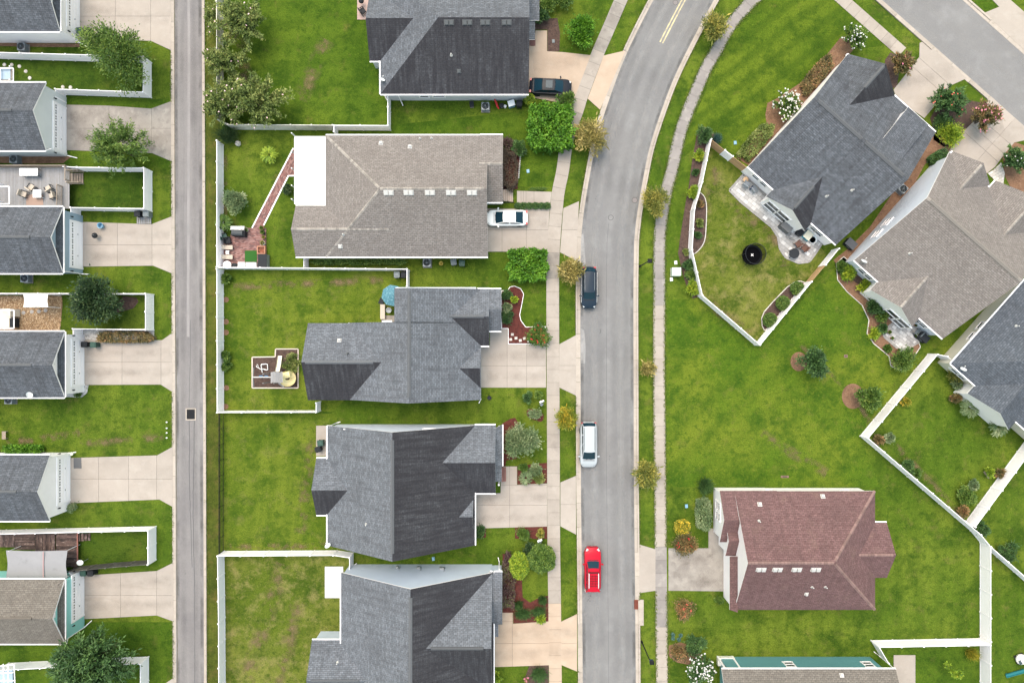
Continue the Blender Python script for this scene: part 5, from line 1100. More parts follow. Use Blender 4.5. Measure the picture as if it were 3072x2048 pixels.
def plant(kind, u, v, r_px, h, lf, label, n=2500, ry=None, ls=.16, lw=.5, name='shrub', cat=None, group=None, flower=None, nf=40, seed=None, stems=8, trunk=None, clumps=None, rot=0.0, zc=None, fs=.14):
    ls = ls * 1.3 if kind not in ('radial', 'fuzzy') else ls; nf = int(nf * 1.6); fs *= .55
    seed = seed or int(u * 7 + v * 13) % 99991; r = np.random.default_rng(seed); R = r_px * S; RY = (ry or r_px) * S
    z_c = zc if zc is not None else h * .6
    p = P(u, v, z_c); rt = root(name, (p[0], p[1], 0), label, cat or {'shrub': 'shrub'}.get(name, name.replace('_', ' ').split()[-1]), group)
    rz_ = h - z_c; ca, sa = math.cos(rot), math.sin(rot)
    def fin(pos): q = pos.copy(); q[:, 0], q[:, 1] = pos[:, 0] * ca - pos[:, 1] * sa, pos[:, 0] * sa + pos[:, 1] * ca; return q
    tips = None
    if kind == 'broad':
        K = clumps or int(12 + 5 * R * R); d = unit(r.normal(size=(K, 3))); d[:, 2] = np.where(d[:, 2] < -.35, -d[:, 2], d[:, 2]); rad = r.uniform(.35, .96, K) ** .6
        wob = 1 + .18 * np.sin(3 * np.arctan2(d[:, 1], d[:, 0]) + seed) + r.normal(0, .07, K)
        cc = d * (rad * wob)[:, None] * (R * .86, RY * .86, rz_ * .86)
        ci = r.integers(K, size=n); cs = r.uniform(.12, .24, K)[ci] * min(R, RY); off = r.normal(size=(n, 3)) * cs[:, None] * (1, 1, .7)
        pos = cc[ci] + off + (0, 0, z_c); dr = unit(off) + d[ci] * .5 + r.normal(size=(n, 3)) * .4 + (0, 0, .15); ti = r.normal(.45, .18, K)[ci] + r.normal(0, .16, n); tips = cc + (0, 0, z_c)
    elif kind == 'ball':
        s0 = fib(n, r); rr = 1 - np.abs(r.normal(0, .07, n)); bump = 1 + .05 * np.sin(5 * s0[:, 0] + seed) * np.cos(4 * s0[:, 1] + 2 * seed) + .05 * np.sin(9 * s0[:, 1] + seed)
        pos = s0 * (rr * bump)[:, None] * (R, RY, rz_) + (0, 0, z_c); dr = s0 * .5 + r.normal(size=(n, 3)) * .7; ti = r.normal(.45, .22, n) + .12 * np.sin(7 * s0[:, 0] + 5 * s0[:, 1]); tips = pos[::7]
    elif kind == 'hedge':
        pos = r.uniform(-1, 1, (n, 3)); ax = r.integers(3, size=n); pos[np.arange(n), ax] = np.sign(pos[np.arange(n), ax]) * r.uniform(.72, 1.0, n); pos[:, 2] = np.abs(pos[:, 2])
        w = 1 + .14 * np.sin(pos[:, 0] * R * 5 + seed) * np.sin(pos[:, 1] * RY * 4 + 1.3 * seed) + r.normal(0, .05, n)
        q = np.sign(pos) * np.abs(pos) ** 1.0; rad = np.maximum(np.abs(pos[:, 0]), np.abs(pos[:, 1])); cr = np.hypot(pos[:, 0], pos[:, 1]); sh = np.where(cr > 1, 1 / cr, 1) ** .55
        pos = np.c_[pos[:, 0] * R * w * sh, pos[:, 1] * RY * w * sh, pos[:, 2] * h * w]; dr = unit(pos - (0, 0, h * .4)) * .6 + r.normal(size=(n, 3)) * .6; ti = r.normal(.45, .2, n) + .2 * np.sin(pos[:, 0] * 2.1 + seed) * np.sin(pos[:, 1] * 1.7); tips = pos[pos[:, 2] > h * .8]
    elif kind in ('shoots', 'radial'):
        ns = stems * 6; th = r.uniform(0, 2 * math.pi, ns); lean = r.uniform(.05, 1.0, ns) ** (.55 if kind == 'radial' else .75); wob = r.uniform(.75, 1.08, ns); tip = np.c_[np.cos(th) * lean * R * wob, np.sin(th) * lean * RY * wob, h * (1 - (.55 if kind == 'radial' else .4) * lean ** 2) * r.uniform(.85, 1.05, ns)]
        bs = np.c_[np.cos(th), np.sin(th), np.zeros(ns)] * (R * .10) + (0, 0, h * (.35 if kind == 'radial' else .3)); si = r.integers(ns, size=n); t = r.uniform(.2, 1, n) ** .8
        ctl = bs + (tip - bs) * .5 + (0, 0, h * .15); a = (1 - t)[:, None]; tt = t[:, None]
        pos = bs[si] * a * a + ctl[si] * 2 * a * tt + tip[si] * tt * tt; tan = unit(2 * a * (ctl[si] - bs[si]) + 2 * tt * (tip[si] - ctl[si]))
        pos = pos + r.normal(size=(n, 3)) * R * .035; dr = tan * (1.1 if kind == 'radial' else .6) + r.normal(size=(n, 3)) * (.35 if kind == 'radial' else .7); ti = r.normal(.45, .15, ns)[si] + r.normal(0, .15, n) + (.18 * (t - .5) if kind == 'radial' else 0); tips = tip
    elif kind == 'fuzzy':
        K = 46; d = unit(r.normal(size=(K, 3))); d[:, 2] = np.abs(d[:, 2]); cc = d * (r.uniform(.25, .92, K) ** .7)[:, None] * (R, RY, rz_); ci = r.integers(K, size=n); off = r.normal(size=(n, 3)) * R * .15
        pos = cc[ci] * .92 + off + (0, 0, z_c); dr = unit(cc[ci] + (0, 0, .3)) * .9 + r.normal(size=(n, 3)) * .55; low = pos[:, 1] < -.25 * RY
        ti = r.normal(.42, .2, K)[ci] + r.normal(0, .18, n); ls = np.where(r.random(n) < .04, ls * 2.6, ls); tips = cc + (0, 0, z_c)
    elif kind == 'blades':
        th = r.uniform(0, 2 * math.pi, n); ln = r.uniform(.5, 1.0, n); ext = np.c_[np.cos(th) * R, np.sin(th) * RY, np.zeros(n)] * ln[:, None]; c0 = r.normal(0, .22, (n, 2)) * (R, RY)
        pos = np.c_[c0, np.full(n, h * .2)]; dr = ext * .8 + np.c_[np.zeros((n, 2)), h * r.uniform(.3, 1.0, n)]; ls = np.linalg.norm(dr, axis=1) * r.uniform(.6, 1, n); lw = None; W_ = r.uniform(.025, .06, n); ti = r.normal(.45, .22, n); tips = pos + dr
        segs = leaf_mesh('foliage', fin(pos), fin(dr), ls, W_, ti, LF[lf], r); add('foliage', segs, rt)
    elif kind == 'palm':
        nf_ = stems; P_, D_, T_ = [], [], []
        for i in range(nf_):
            th = 2 * math.pi * i / nf_ + r.normal(0, .15); el = r.uniform(.2, 1.0); d0 = np.array((math.cos(th), math.sin(th), 0)); m = n // nf_
            t = np.linspace(.12, 1, m); mid_ = d0[None] * t[:, None] * R * (.75 + .25 * el) + np.c_[np.zeros((m, 2)), h * (.6 + .5 * np.sin(t * 2.6) * (1.1 - el * .6))]
            sd = np.cross(d0, (0, 0, 1)); sg_ = np.where(np.arange(m) % 2, 1, -1)[:, None]
            P_.append(mid_); D_.append(d0[None] * .7 + sd[None] * sg_ * .8 + r.normal(size=(m, 3)) * .12); T_.append(np.full(m, r.normal(.5, .2)) + r.normal(0, .1, m))
        pos, dr, ti = np.vstack(P_), np.vstack(D_), np.hstack(T_); n = len(pos); tips = pos
    if kind != 'blades':
        L_ = ls * r.uniform(.65, 1.3, n); add('crown' if name.endswith('tree') or name == 'crape_myrtle' else 'foliage', leaf_mesh('foliage', fin(pos), fin(dr), L_, L_ * lw, ti, LF[lf], r), rt)
    if trunk or kind in ('broad', 'shoots', 'radial', 'fuzzy'):
        tr_ = trunk or max(.03, .05 * R); b = MB(); ns = 1 if kind == 'broad' and name.endswith('tree') else 4
        for k in range(ns):
            o = r.normal(0, .3 * tr_ * ns, 2) if ns > 1 else (0, 0); b.tube([(o[0], o[1], -.05), (o[0] * 1.2, o[1] * 1.2, z_c * .5), (o[0] * 1.5, o[1] * 1.5, z_c)], [tr_, tr_ * .8, tr_ * .55], 6)
        tp = fin(np.asarray(tips)); sel = tp[r.permutation(len(tp))[:14]]
        for q in sel: q0 = np.array((0, 0, z_c * .7)); b.tube([q0, q0 + (q - q0) * .5 + r.normal(0, .05 * R, 3), q], [tr_ * .45, tr_ * .3, tr_ * .1], 4)
        add('trunk', b.done('trunk', BARKT), rt)
    if flower:
        tp = fin(np.asarray(tips)); k = r.integers(len(tp), size=nf); q = tp[k] + r.normal(size=(nf, 3)) * R * .07 + (0, 0, .05); b = MB()
        for c in q:
            for j in range(5):
                a = j * 1.2566 + c[0]; s_ = fs * r.uniform(.6, 1.2); b.poly([tuple(c), (c[0] + s_ * math.cos(a - .5), c[1] + s_ * math.sin(a - .5), c[2] + s_ * .3), (c[0] + s_ * 1.2 * math.cos(a), c[1] + s_ * 1.2 * math.sin(a), c[2] + s_ * .25), (c[0] + s_ * math.cos(a + .5), c[1] + s_ * math.sin(a + .5), c[2] + s_ * .3)])
        fo = add('blossom', b.done('blossom', FLW[flower]), rt, kind='stuff')
    return rt
# ------------------------------------------------------------------ trees
plant('broad', 350, 168, 112, 6.0, 'mid', 'leafy green tree overhanging the top left fence', 10000, ry=72, ls=.18, name='tree', trunk=.14, clumps=52, rot=-.75)
plant('shoots', 355, 442, 112, 5.0, 'mid', 'feathery tree on the stained garage drive', 7500, ry=80, ls=.26, lw=.26, name='tree', trunk=.12, stems=14)
plant('broad', 291, 901, 62, 4.2, 'vdark', 'dark round tree in the bark chip yard', 7000, ry=60, ls=.22, name='tree', trunk=.12, clumps=55)
plant('shoots', 272, 1990, 135, 7.0, 'dark', 'big dark tree at the bottom left corner', 18000, ry=112, ls=.34, lw=.30, name='tree', trunk=.2, stems=22)
CM = 'crape_myrtle'
GM = 'crape myrtles along the alley'
plant('shoots', 716, 62, 92, 4.5, 'myrtle', 'topmost crape myrtle leaning over the grey fence', 6800, ry=98, ls=.24, lw=.4, name=CM, cat='tree', group=GM, flower='palepink', nf=5, stems=13, fs=.14)
plant('shoots', 676, 185, 72, 4.0, 'myrtle', 'thin crape myrtle straddling the middle of the grey fence', 4500, ry=72, ls=.22, lw=.4, name=CM, cat='tree', group=GM, flower='palepink', nf=3, stems=9)
plant('shoots', 765, 300, 112, 4.8, 'myrtle', 'largest crape myrtle above the half-weathered fence', 8200, ry=86, ls=.24, lw=.4, name=CM, cat='tree', group=GM, flower='palepink', nf=7, stems=15, fs=.14)
plant('shoots', 668, 312, 66, 4.2, 'myrtle', 'small crape myrtle beside the lower end of the grey fence', 4500, ry=74, ls=.22, lw=.4, name=CM, cat='tree', group=GM, flower='palepink', nf=8, stems=10, fs=.14)
plant('shoots', 636, 60, 20, 2.2, 'myrtle', 'wispy sucker growth on the alley verge at the top', 900, ry=70, ls=.2, lw=.4, flower='palepink', nf=3, stems=6)
plant('blades', 682, 405, 46, 1.8, 'vdark', 'dark spiky palmetto at the fence gap by the alley', 900, ry=40, name='palmetto', cat='palm')
ST = 'street_tree'; GS = 'straw-coloured street trees on the verges'
for (u, v, r_, l, lb) in ((1770, 415, 52, 'straw', 'large straw-coloured street tree on the left verge below the black sedan'), (1712, 815, 38, 'straw', 'straw-coloured street tree brushing the dark blue car'), (1700, 1256, 33, 'yellow', 'yellow-green street tree beside the silver minivan'), (2138, 83, 40, 'olive', 'olive street tree on the right verge at the top bend'),
        (1963, 605, 40, 'olive', 'olive street tree on the right verge near the upper lamp'), (1940, 1104, 27, 'straw', 'thin straw street tree in the middle of the right verge'), (1938, 1421, 38, 'olive', 'olive street tree on the right verge opposite the silver minivan')):
    plant('fuzzy', u, v, r_, 2.6 + .01 * (v % 37), l, lb, int(120 * r_ if r_ > 30 else 50 * r_), ry=r_ * (1.1 if v % 2 else .92), ls=.22, lw=.26, name=ST, cat='tree', group=GS, stems=12 if r_ > 30 else 6)
plant('broad', 1743, 100, 42, 2.0, 'bright', 'loose bright green bush beside the upper left sidewalk', 3200, ry=48, ls=.2, clumps=26)
plant('hedge', 1651, 384, 62, 2.4, 'bright', 'very large clipped bright green bush below the black sedan', 11000, ry=62, ls=.20, lw=.6)
plant('hedge', 1582, 795, 55, 1.9, 'bright', 'clipped bright green bush between the tan house drive and red bed', 8000, ry=45, ls=.18, lw=.6, seed=77)
plant('ball', 1587, 297, 16, .9, 'lime', 'small round lime bush at the front corner of the charcoal house', 1500, ls=.12)
plant('broad', 1699, 305, 24, 1.3, 'mid', 'green bush at the lower end of the black sedan drive', 2200, ry=26, ls=.16)
for u, v, r_, lb in ((1642, 20, 22, 'dark bush at the corner of the top porch'), (1690, -2, 30, 'bush cut by the top edge near the porch'), (1622, 50, 20, 'low shadowy bush beside the top porch')): plant('broad', u, v, r_, 1.4, 'mid' if r_ > 21 else 'dark', lb, 2000, ls=.17)
plant('hedge', 1530, 509, 21, 1.1, 'brown', 'brown bare hedge in front of the tan house', 5500, ry=57, ls=.13, lw=.35)
plant('broad', 1558, 444, 22, 1.3, 'dark', 'dark shrub above the brown hedge', 2200, ls=.15)
plant('broad', 1522, 432, 16, 1.0, 'purple', 'dark purple shrub against the tan house', 1200, ls=.14)
for i, u in enumerate((1553, 1570, 1588, 1607, 1625, 1641)): plant('ball', u, 618, 9 + (i % 2), .55, 'dark', ['first', 'second', 'third', 'fourth', 'fifth', 'sixth'][i] + ' little clipped shrub from the steps beside the white sedan', 500, ls=.09, group='clipped row beside the white sedan')
plant('blades', 1615, 566, 34, .35, 'mid', 'low green border plants along the tan house walk', 400, ry=7)
# tan house yard
plant('broad', 712, 605, 34, 1.9, 'grey', 'round grey-green bush in the tan house yard', 4500, ry=30, ls=.15)
plant('palm', 809, 466, 24, 1.0, 'lime', 'pale sago palm in the tan house lawn', 700, ls=.26, lw=.18, stems=13, name='sago_palm', cat='palm')
plant('broad', 863, 569, 13, .8, 'vdark', 'small dark shrub in the angle of the brick path', 900, ls=.13)
plant('palm', 674, 668, 22, 1.1, 'mid', 'leafy banana-like plant at the alley fence above the grill', 500, ls=.3, lw=.25, stems=10, name='potted_plant', cat='plant')
for u, v, r_, lb in ((679, 834, 14, 'leafy green plant at the top of the play area fence'), (677, 1064, 13, 'leafy green plant at the middle of the play area fence'), (682, 1094, 12, 'lower leafy green plant at the play area fence')): plant('broad', u, v, r_, .9, 'mid', lb, 700, ls=.16, clumps=8)
plant('broad', 874, 1088, 24, .7, 'myrtle', 'weedy shrub growing inside the timber play area', 1500, ry=30, ls=.14, clumps=16)
plant('hedge', 1080, 784, 130, .8, 'mid', 'long weedy hedge below the tan house wall', 4500, ry=9, ls=.15)
# front beds
for u, v, r_, l, lb in ((1519, 884, 16, 'dark', 'dark shrub at the top of the stepping stone bed'), (1519, 953, 20, 'dark', 'dark shrub in the middle of the stepping stone bed'), (1543, 899, 9, 'lime', 'tiny lime plant in the stepping stone bed'), (1522, 921, 13, 'grey', 'greyish shrub between two dark shrubs in the stepping stone bed'),
        (1583, 1192, 13, 'dark', 'left of two small shrubs near the mailbox'), (1613, 1185, 11, 'mid', 'right of two small shrubs near the mailbox'), (1606, 1238, 17, 'grey', 'shrub in the small bed below the mailbox')): plant('broad', u, v, r_, .9, l, lb, 1100, ls=.13)
plant('broad', 1614, 1007, 36, 1.5, 'mid', 'red-flowering bush beside the left sidewalk', 3000, ry=30, ls=.15, flower='red', nf=45, clumps=26)
plant('broad', 1562, 1319, 46, 2.2, 'grey', 'large pale green bush in front of the tall grey house', 5500, ls=.18, clumps=40)
plant('palm', 1577, 1432, 20, .9, 'grey', 'sago palm in the square red mulch bed', 500, ls=.22, lw=.15, stems=12, name='sago_palm', cat='palm')
for u, v, r_, l, lb in ((1606, 1410, 22, 'grey', 'upper shrub in the square red mulch bed'), (1617, 1434, 16, 'myrtle', 'lower shrub in the square red mulch bed'), (1570, 1402, 12, 'mid', 'small shrub at the walk corner of the square bed'), (1440, 1596, 18, 'dark', 'dark shrub at the garage corner bed'), (1567, 1602, 20, 'mid', 'green shrub in the bed below the L-shaped drive'), (1622, 1598, 12, 'olive', 'small olive shrub in the bed below the L-shaped drive')): plant('broad', u, v, r_, .9, l, lb, 1500, ls=.13)
plant('ball', 1625, 1675, 39, 2.6, 'mid', 'large clipped dark green ball bush beside the left sidewalk', 9000, ls=.15, name='topiary_bush', cat='bush', zc=1.35)
plant('ball', 1558, 1694, 27, 2.4, 'lime', 'tall clipped yellow-green bush next to the large ball bush', 6500, ry=37, ls=.14, name='topiary_bush', cat='bush', zc=1.25)
plant('broad', 1590, 1652, 22, 1.0, 'vdark', 'dark shrub behind the clipped bushes', 1600, ls=.15)
plant('hedge', 1526, 1742, 17, 1.0, 'purple', 'dark mixed hedge along the bottom house front', 6000, ry=76, ls=.14)
for i, (u, v, rx, ry_) in enumerate(((1568, 1842, 32, 22), (1616, 1836, 30, 24), (1628, 1800, 18, 18), (1556, 1815, 18, 20))): plant('blades', u, v, rx, .8, 'dark', ['left', 'right', 'upper right', 'upper left'][i] + ' clump of long dark grass in the bottom red bed', 900, ry=ry_, name='ornamental_grass', cat='plant')
plant('broad', 1623, 1853, 14, .7, 'lime', 'lime plant at the corner of the bottom red bed', 700, ls=.16)
plant('blades', 1618, 2024, 30, .8, 'dark', 'dark grass clump at the bottom street corner', 1300, ry=30, name='ornamental_grass', cat='plant')
plant('broad', 1582, 2036, 10, .5, 'redg', 'small pink flower beside the bottom grass clump', 250, ls=.1, flower='pink', nf=14)
plant('broad', 1489, 2028, 14, .8, 'lime', 'yellow-green plant at the bottom garage corner', 800, ls=.17)
# left yards
plant('hedge', 376, 1011, 76, .9, 'redg', 'long low reddish-green shrub in the white gravel', 5500, ry=15, ls=.14)
plant('hedge', 72, 1347, 56, .8, 'bright', 'leafy green plants along the wall of the plain gabled garage', 2500, ry=10, ls=.2)
plant('broad', 216, 1524, 14, .8, 'grey', 'scraggly plant beside the doormat garage corner', 600, ls=.12, clumps=10)
plant('broad', 234, 1181, 11, .6, 'mid', 'tiny shrub at the gravel corner of the garage', 500, ls=.12)
# trampoline yard and rotated houses
for u, v, r_, h, l, lb in ((2114, 405, 24, 1.1, 'dark', 'round dark shrub at the top corner of the curved fence'), (2097, 463, 17, .9, 'lime', 'upper lime shrub outside the curved fence'), (2077, 577, 17, .9, 'lime', 'middle lime shrub outside the curved fence'), (2068, 796, 17, 1.0, 'dark', 'dark shrub outside the curved fence near the utility box'), (2074, 826, 16, .9, 'mid', 'green shrub between dark and lime shrubs by the curved fence'), (2077, 864, 19, 1.0, 'lime', 'bottom lime shrub outside the curved fence'), (2088, 515, 9, .5, 'dark', 'tiny dark shrub in the bark bed'), (2098, 670, 12, .6, 'myrtle', 'small shrub inside the curved fence bed'), (2092, 705, 9, .5, 'dark', 'tiny dark plant inside the curved fence bed'), (2100, 612, 10, .5, 'redg', 'reddish plant inside the curved fence bed'), (2057, 757, 9, .4, 'myrtle', 'sparse plant at the outer edge of the bark bed')):
    plant('broad', u, v, r_, h, l, lb, int(90 * r_), ls=.14)
plant('blades', 2152, 416, 18, .9, 'bluegreen', 'blue-green spiky shrub by the fence corner', 700, ry=20, name='shrub', cat='shrub')
for u, v, i in ((2392, 865, 0), (2349, 909, 1), (2310, 960, 2)): plant('ball', u, v, 20, 1.1, 'mid', ['upper', 'middle', 'lower'][i] + ' clipped round shrub in the narrow trampoline yard bed', 2600, ls=.10, name='clipped_shrub', cat='shrub', group='three clipped shrubs')
plant('shoots', 2362, 315, 46, 2.4, 'mid', 'white-flowering shrub beside the dark rotated house', 4500, ry=46, ls=.18, lw=.4, flower='white', nf=70, stems=10, fs=.16)
plant('shoots', 2560, 112, 44, 2.4, 'mid', 'white-flowering shrub near the short sidewalk', 4000, ry=40, ls=.18, lw=.4, flower='white', nf=42, stems=10, fs=.15)
plant('hedge', 2268, 425, 62, .6, 'myrtle', 'weedy ground cover along the lower side of the dark rotated house', 5200, ry=22, ls=.15, rot=.86)
plant('hedge', 2450, 225, 62, .6, 'redg', 'reddish ground cover along the upper side of the dark rotated house', 4500, ry=20, ls=.15, rot=.86)
plant('shoots', 2706, 190, 40, 2.6, 'redg', 'crape myrtle beside the drive of the dark rotated house', 3600, ls=.24, lw=.35, name=CM, cat='tree', flower='pink', nf=8, stems=9)
plant('shoots', 2850, 305, 60, 2.8, 'dark', 'large crape myrtle between the two rotated drives', 6000, ry=52, ls=.24, lw=.35, name=CM, cat='tree', stems=13, flower='coral', nf=12)
plant('shoots', 2958, 350, 48, 3.2, 'redg', 'pink-flowering crape myrtle over the tan house drive', 3200, ls=.28, lw=.3, name=CM, cat='tree', flower='pink', nf=30, stems=9)
plant('broad', 2824, 370, 28, 1.0, 'dark', 'dark shrub below the large crape myrtle', 2200, ls=.15)
plant('broad', 2853, 400, 38, 1.1, 'lime', 'bright lime shrub at the edge of the tan house drive', 4000, ry=32, ls=.15)
plant('hedge', 2812, 472, 26, .9, 'dark', 'dark low shrub at the corner of the tan rotated house', 2000, ry=14, ls=.14, rot=.6)
plant('shoots', 3046, 480, 42, 2.4, 'dark', 'leafy shrub with white blooms at the right edge', 3000, ls=.26, lw=.35, flower='white', nf=14, stems=9)
for u, v, r_, h, l, lb in ((2543, 813, 23, .9, 'lime', 'upper lime shrub behind the tan rotated house'), (2594, 858, 25, .9, 'lime', 'lower lime shrub behind the tan rotated house'), (2523, 800, 15, .8, 'mid', 'small green shrub at the tip of the pine straw bed'), (2625, 915, 30, 1.3, 'dark', 'dark shrub beside the sunroom of the tan house'), (2648, 945, 18, 1.0, 'mid', 'green shrub between sunroom and patio'), (2650, 985, 13, .8, 'dark', 'round dark shrub at the patio edge'), (2620, 1000, 16, .5, 'lime', 'yellow-green border plants beside the stone patio'), (2664, 1045, 10, .4, 'mid', 'small plant below the stone patio'), (2706, 1080, 38, 1.8, 'mid', 'round leafy bush below the stone patio')):
    plant('broad', u, v, r_, h, l, lb, int(95 * r_), ls=.15)
plant('broad', 2438, 1088, 34, 3.0, 'dark', 'upper small tree on the open lawn', 3800, ry=40, ls=.2, name='lawn_tree', trunk=.05, clumps=32, rot=.9, group='two small lawn trees')
plant('broad', 2603, 1192, 30, 2.6, 'mid', 'lower small tree on the open lawn beside the white fence', 2800, ry=34, ls=.2, name='lawn_tree', trunk=.05, clumps=26, rot=.9, group='two small lawn trees')
for u, v, r_, l, lb in ((2862, 1130, 20, 'olive', 'olive shrub below the beige house window'), (2872, 1150, 16, 'grey', 'greyish shrub by the beige house corner'), (2868, 1195, 15, 'redg', 'rusty shrub at the beige house step'), (2716, 1205, 12, 'yellow', 'bright yellow plant on the small fenced lawn'), (2635, 1318, 14, 'redg', 'reddish plant in the left corner of the fenced lawn'), (2667, 1313, 13, 'grey', 'grey shrub near the left corner of the fenced lawn'), (2720, 1398, 20, 'dark', 'dark shrub inside the fence of the small lawn'), (2742, 1420, 16, 'mid', 'green shrub inside the fence of the small lawn'), (2898, 1490, 26, 'mid', 'large leafy shrub by the diagonal fence'), (2920, 1455, 14, 'grey', 'grey plant by the diagonal fence'), (2966, 1415, 12, 'lime', 'lime plant in the little planter'), (2998, 1418, 13, 'redg', 'reddish plant against the diagonal fence'), (2890, 1535, 16, 'redg', 'sparse plant in the fence corner'), (2945, 1587, 20, 'dark', 'dark shrub right of the fence junction'), (3022, 1652, 26, 'dark', 'round dark shrub at the right edge bed')):
    plant('broad', u, v, r_, 1.0, l, lb, int(80 * r_), ls=.15)
for u, v, lb in ((2905, 1222, 'left fan palm behind the beige house'), (2992, 1278, 'right fan palm behind the beige house')): plant('palm', u, v, 28, 1.3, 'grey', lb, 900, ls=.3, lw=.12, stems=16, name='fan_palm', cat='palm')
# red-brown house front
plant('blades', 2117, 1457, 30, 1.2, 'dark', 'tall grassy shrub at the upper corner of the red-brown house', 1600, ry=32, name='ornamental_grass', cat='plant')
plant('hedge', 2110, 1540, 20, 1.0, 'grey', 'long shrub along the red-brown house front', 4500, ry=44, ls=.14)
plant('ball', 2046, 1580, 23, 1.0, 'yellow', 'round yellow-flowering bush beside the right sidewalk', 2200, ls=.12, flower='yellow', nf=60, fs=.09)
plant('broad', 2056, 1630, 38, 1.6, 'redg', 'red-flowering bush at the stained drive', 3000, ry=32, ls=.15, flower='red', nf=30)
plant('broad', 2053, 1826, 30, 1.4, 'redg', 'rusty-leaved shrub on the lower right lawn', 1700, ry=32, ls=.15, flower='coral', nf=22, clumps=16)
plant('broad', 2085, 1932, 26, 1.3, 'dark', 'dark shrub above the white-flowering bush', 1700, ls=.16)
plant('broad', 2040, 1950, 26, .7, 'redg', 'brownish low shrub beside the right sidewalk at the bottom', 1400, ls=.14)
plant('shoots', 2105, 2008, 50, 2.4, 'dark', 'large white-flowering bush at the bottom beside the teal house', 5000, ls=.2, lw=.4, flower='white', nf=75, stems=11, fs=.17)
plant('broad', 2158, 1797, 14, .6, 'mid', 'small plant at the lower garage corner of the red-brown house', 700, ls=.13)
plant('blades', 2920, 1962, 28, 1.4, 'yellow', 'red and yellow spiky plant in the white fence corner', 500, ry=26, name='croton_plant', cat='plant')
plant('broad', 2862, 2012, 16, 2.2, 'lime', 'thin young sapling on the bottom right lawn', 450, ry=26, ls=.18, rot=.8, name='sapling_tree', cat='tree', clumps=10, trunk=.03)
# ------------------------------------------------------------------ yard things
def wrap(name, u, v, label, cat, rz=0.0, group=None, z=0.0, zv=0.0):
    p = P(u, v, zv); return root(name, (p[0], p[1], z), label, cat, group, rz)
def bin_(u, v, rz, mat, label, z=.03):
    r = wrap('wheeled_bin', u, v, label, 'bin', rz, 'wheeled household bins', z, .9)
    b = MB(); b.box((0, 0, .50), (.50, .54, .96)); 
    V = [(x * (1.12 if z_ > .5 else .92), y * (1.12 if z_ > .5 else .92), z_) for x, y, z_ in b.v]; b.v = V; add('body', b.done('body', mat), r)
    l = MB(); l.box((.0, 0, 1.02), (.64, .66, .07), taper=.94); l.box((.02, 0, 1.07), (.44, .46, .05), taper=.8); lid = add('lid', l.done('lid', mat), r)
    hd = MB(); hd.tube([(-.36, -.24, .98), (-.36, .24, .98)], .025, 6); add('handle', hd.done('handle', mat), lid)
    for y in (-.25, .25):
        w = MB(); w.tube([(-.27, y - .03, .12), (-.27, y + .03, .12)], .12, 10); add('wheel', w.done('wheel', TYRE), r)
for u, v, rz, m, l in ((240, 93, 1.6, GREENPL, 'green wheeled bin at the top left garage door'), (262, 92, 1.6, DARKPL, 'black wheeled bin next to the green one at the top left garage'), (414, 642, 0, DARKPL, 'black wheeled bin on the pallet beside the white fence, left of two'), (440, 642, 0, GREYPL, 'grey wheeled bin on the pallet beside the white fence, right of two'),
      (255, 1033, 0, DARKPL, 'black wheeled bin at the garage door below the gravel'), (282, 1034, 0, GREENPL, 'green wheeled bin at the garage door below the gravel'), (251, 1717, 1.6, GREENPL, 'green wheeled bin at the turquoise garage'), (273, 1717, 1.6, DARKPL, 'black wheeled bin at the turquoise garage'),
      (962, 1328, .1, GREENPL, 'green wheeled bin on the small slab behind the tall grey house'), (955, 1347, .3, DARKPL, 'black wheeled bin on the small slab behind the tall grey house'), (1191, 824, 1.6, GREYPL, 'grey wheeled bin in the fence corner of the play area yard'), (1212, 824, 1.6, DARKPL, 'black wheeled bin in the fence corner of the play area yard'),
      (1558, 311, 1.5, DARKPL, 'black wheeled bin at the front corner of the top charcoal house'), (1361, 786, 1.7, GREYPL, 'grey wheeled bin below the tan house wall'), (1386, 789, 1.5, GREENPL, 'green utility bin below the tan house wall')): bin_(u, v, rz, m, l)
ACM = []
def ac(u, v, label, rz=0.0):
    if not ACM:
        a = MB(); a.box((0, 0, .40), (.84, .84, .74)); 
        for i in range(6):
            for s_ in (-1, 1): a.box((s_ * .43, 0, .14 + .1 * i), (.02, .78, .03)); a.box((0, s_ * .43, .14 + .1 * i), (.78, .02, .03))
        t = MB(); t.lathe([(.36, 0), (.38, .03), (.33, .05), (.31, .02), (.30, -.06), (.02, -.06)], seg=22)
        f = MB(); f.lathe([(.06, -.02), (.07, .03), (.02, .05)], seg=10)
        for k in range(4): a_ = k * math.pi / 2; f.poly([(.05 * math.cos(a_), .05 * math.sin(a_), 0), (.28 * math.cos(a_ - .35), .28 * math.sin(a_ - .35), .02), (.29 * math.cos(a_ + .35), .29 * math.sin(a_ + .35), -.02)])
        g = MB()
        for k in range(3):
            q = [(.11 * (k + 1) * math.cos(x), .11 * (k + 1) * math.sin(x), 0) for x in np.linspace(0, 2 * math.pi, 17)]; g.tube(q, .008, 4)
        for k in range(6): a_ = k * math.pi / 6; g.tube([(.34 * math.cos(a_), .34 * math.sin(a_), 0), (-.34 * math.cos(a_), -.34 * math.sin(a_), 0)], .007, 4)
        pd = MB(); pd.box((0, 0, .02), (1.0, 1.0, .08))
        ACM.extend([a.done('case', GREYMET), t.done('fan_ring', DARKPL), f.done('fan', M('fan_blade', (.30, .31, .32), rough=.4)), g.done('guard', GREYMET), pd.done('pad', CONCG)])
    r = wrap('air_conditioner', u, v, label, 'air conditioner', rz, 'outdoor air conditioners', .01, .8)
    add('pad', ACM[4], r); add('case', ACM[0], r); t = add('fan_ring', ACM[1], r, (0, 0, .77)); add('fan', ACM[2], t, (0, 0, -.03)); add('guard', ACM[3], t, (0, 0, .055))
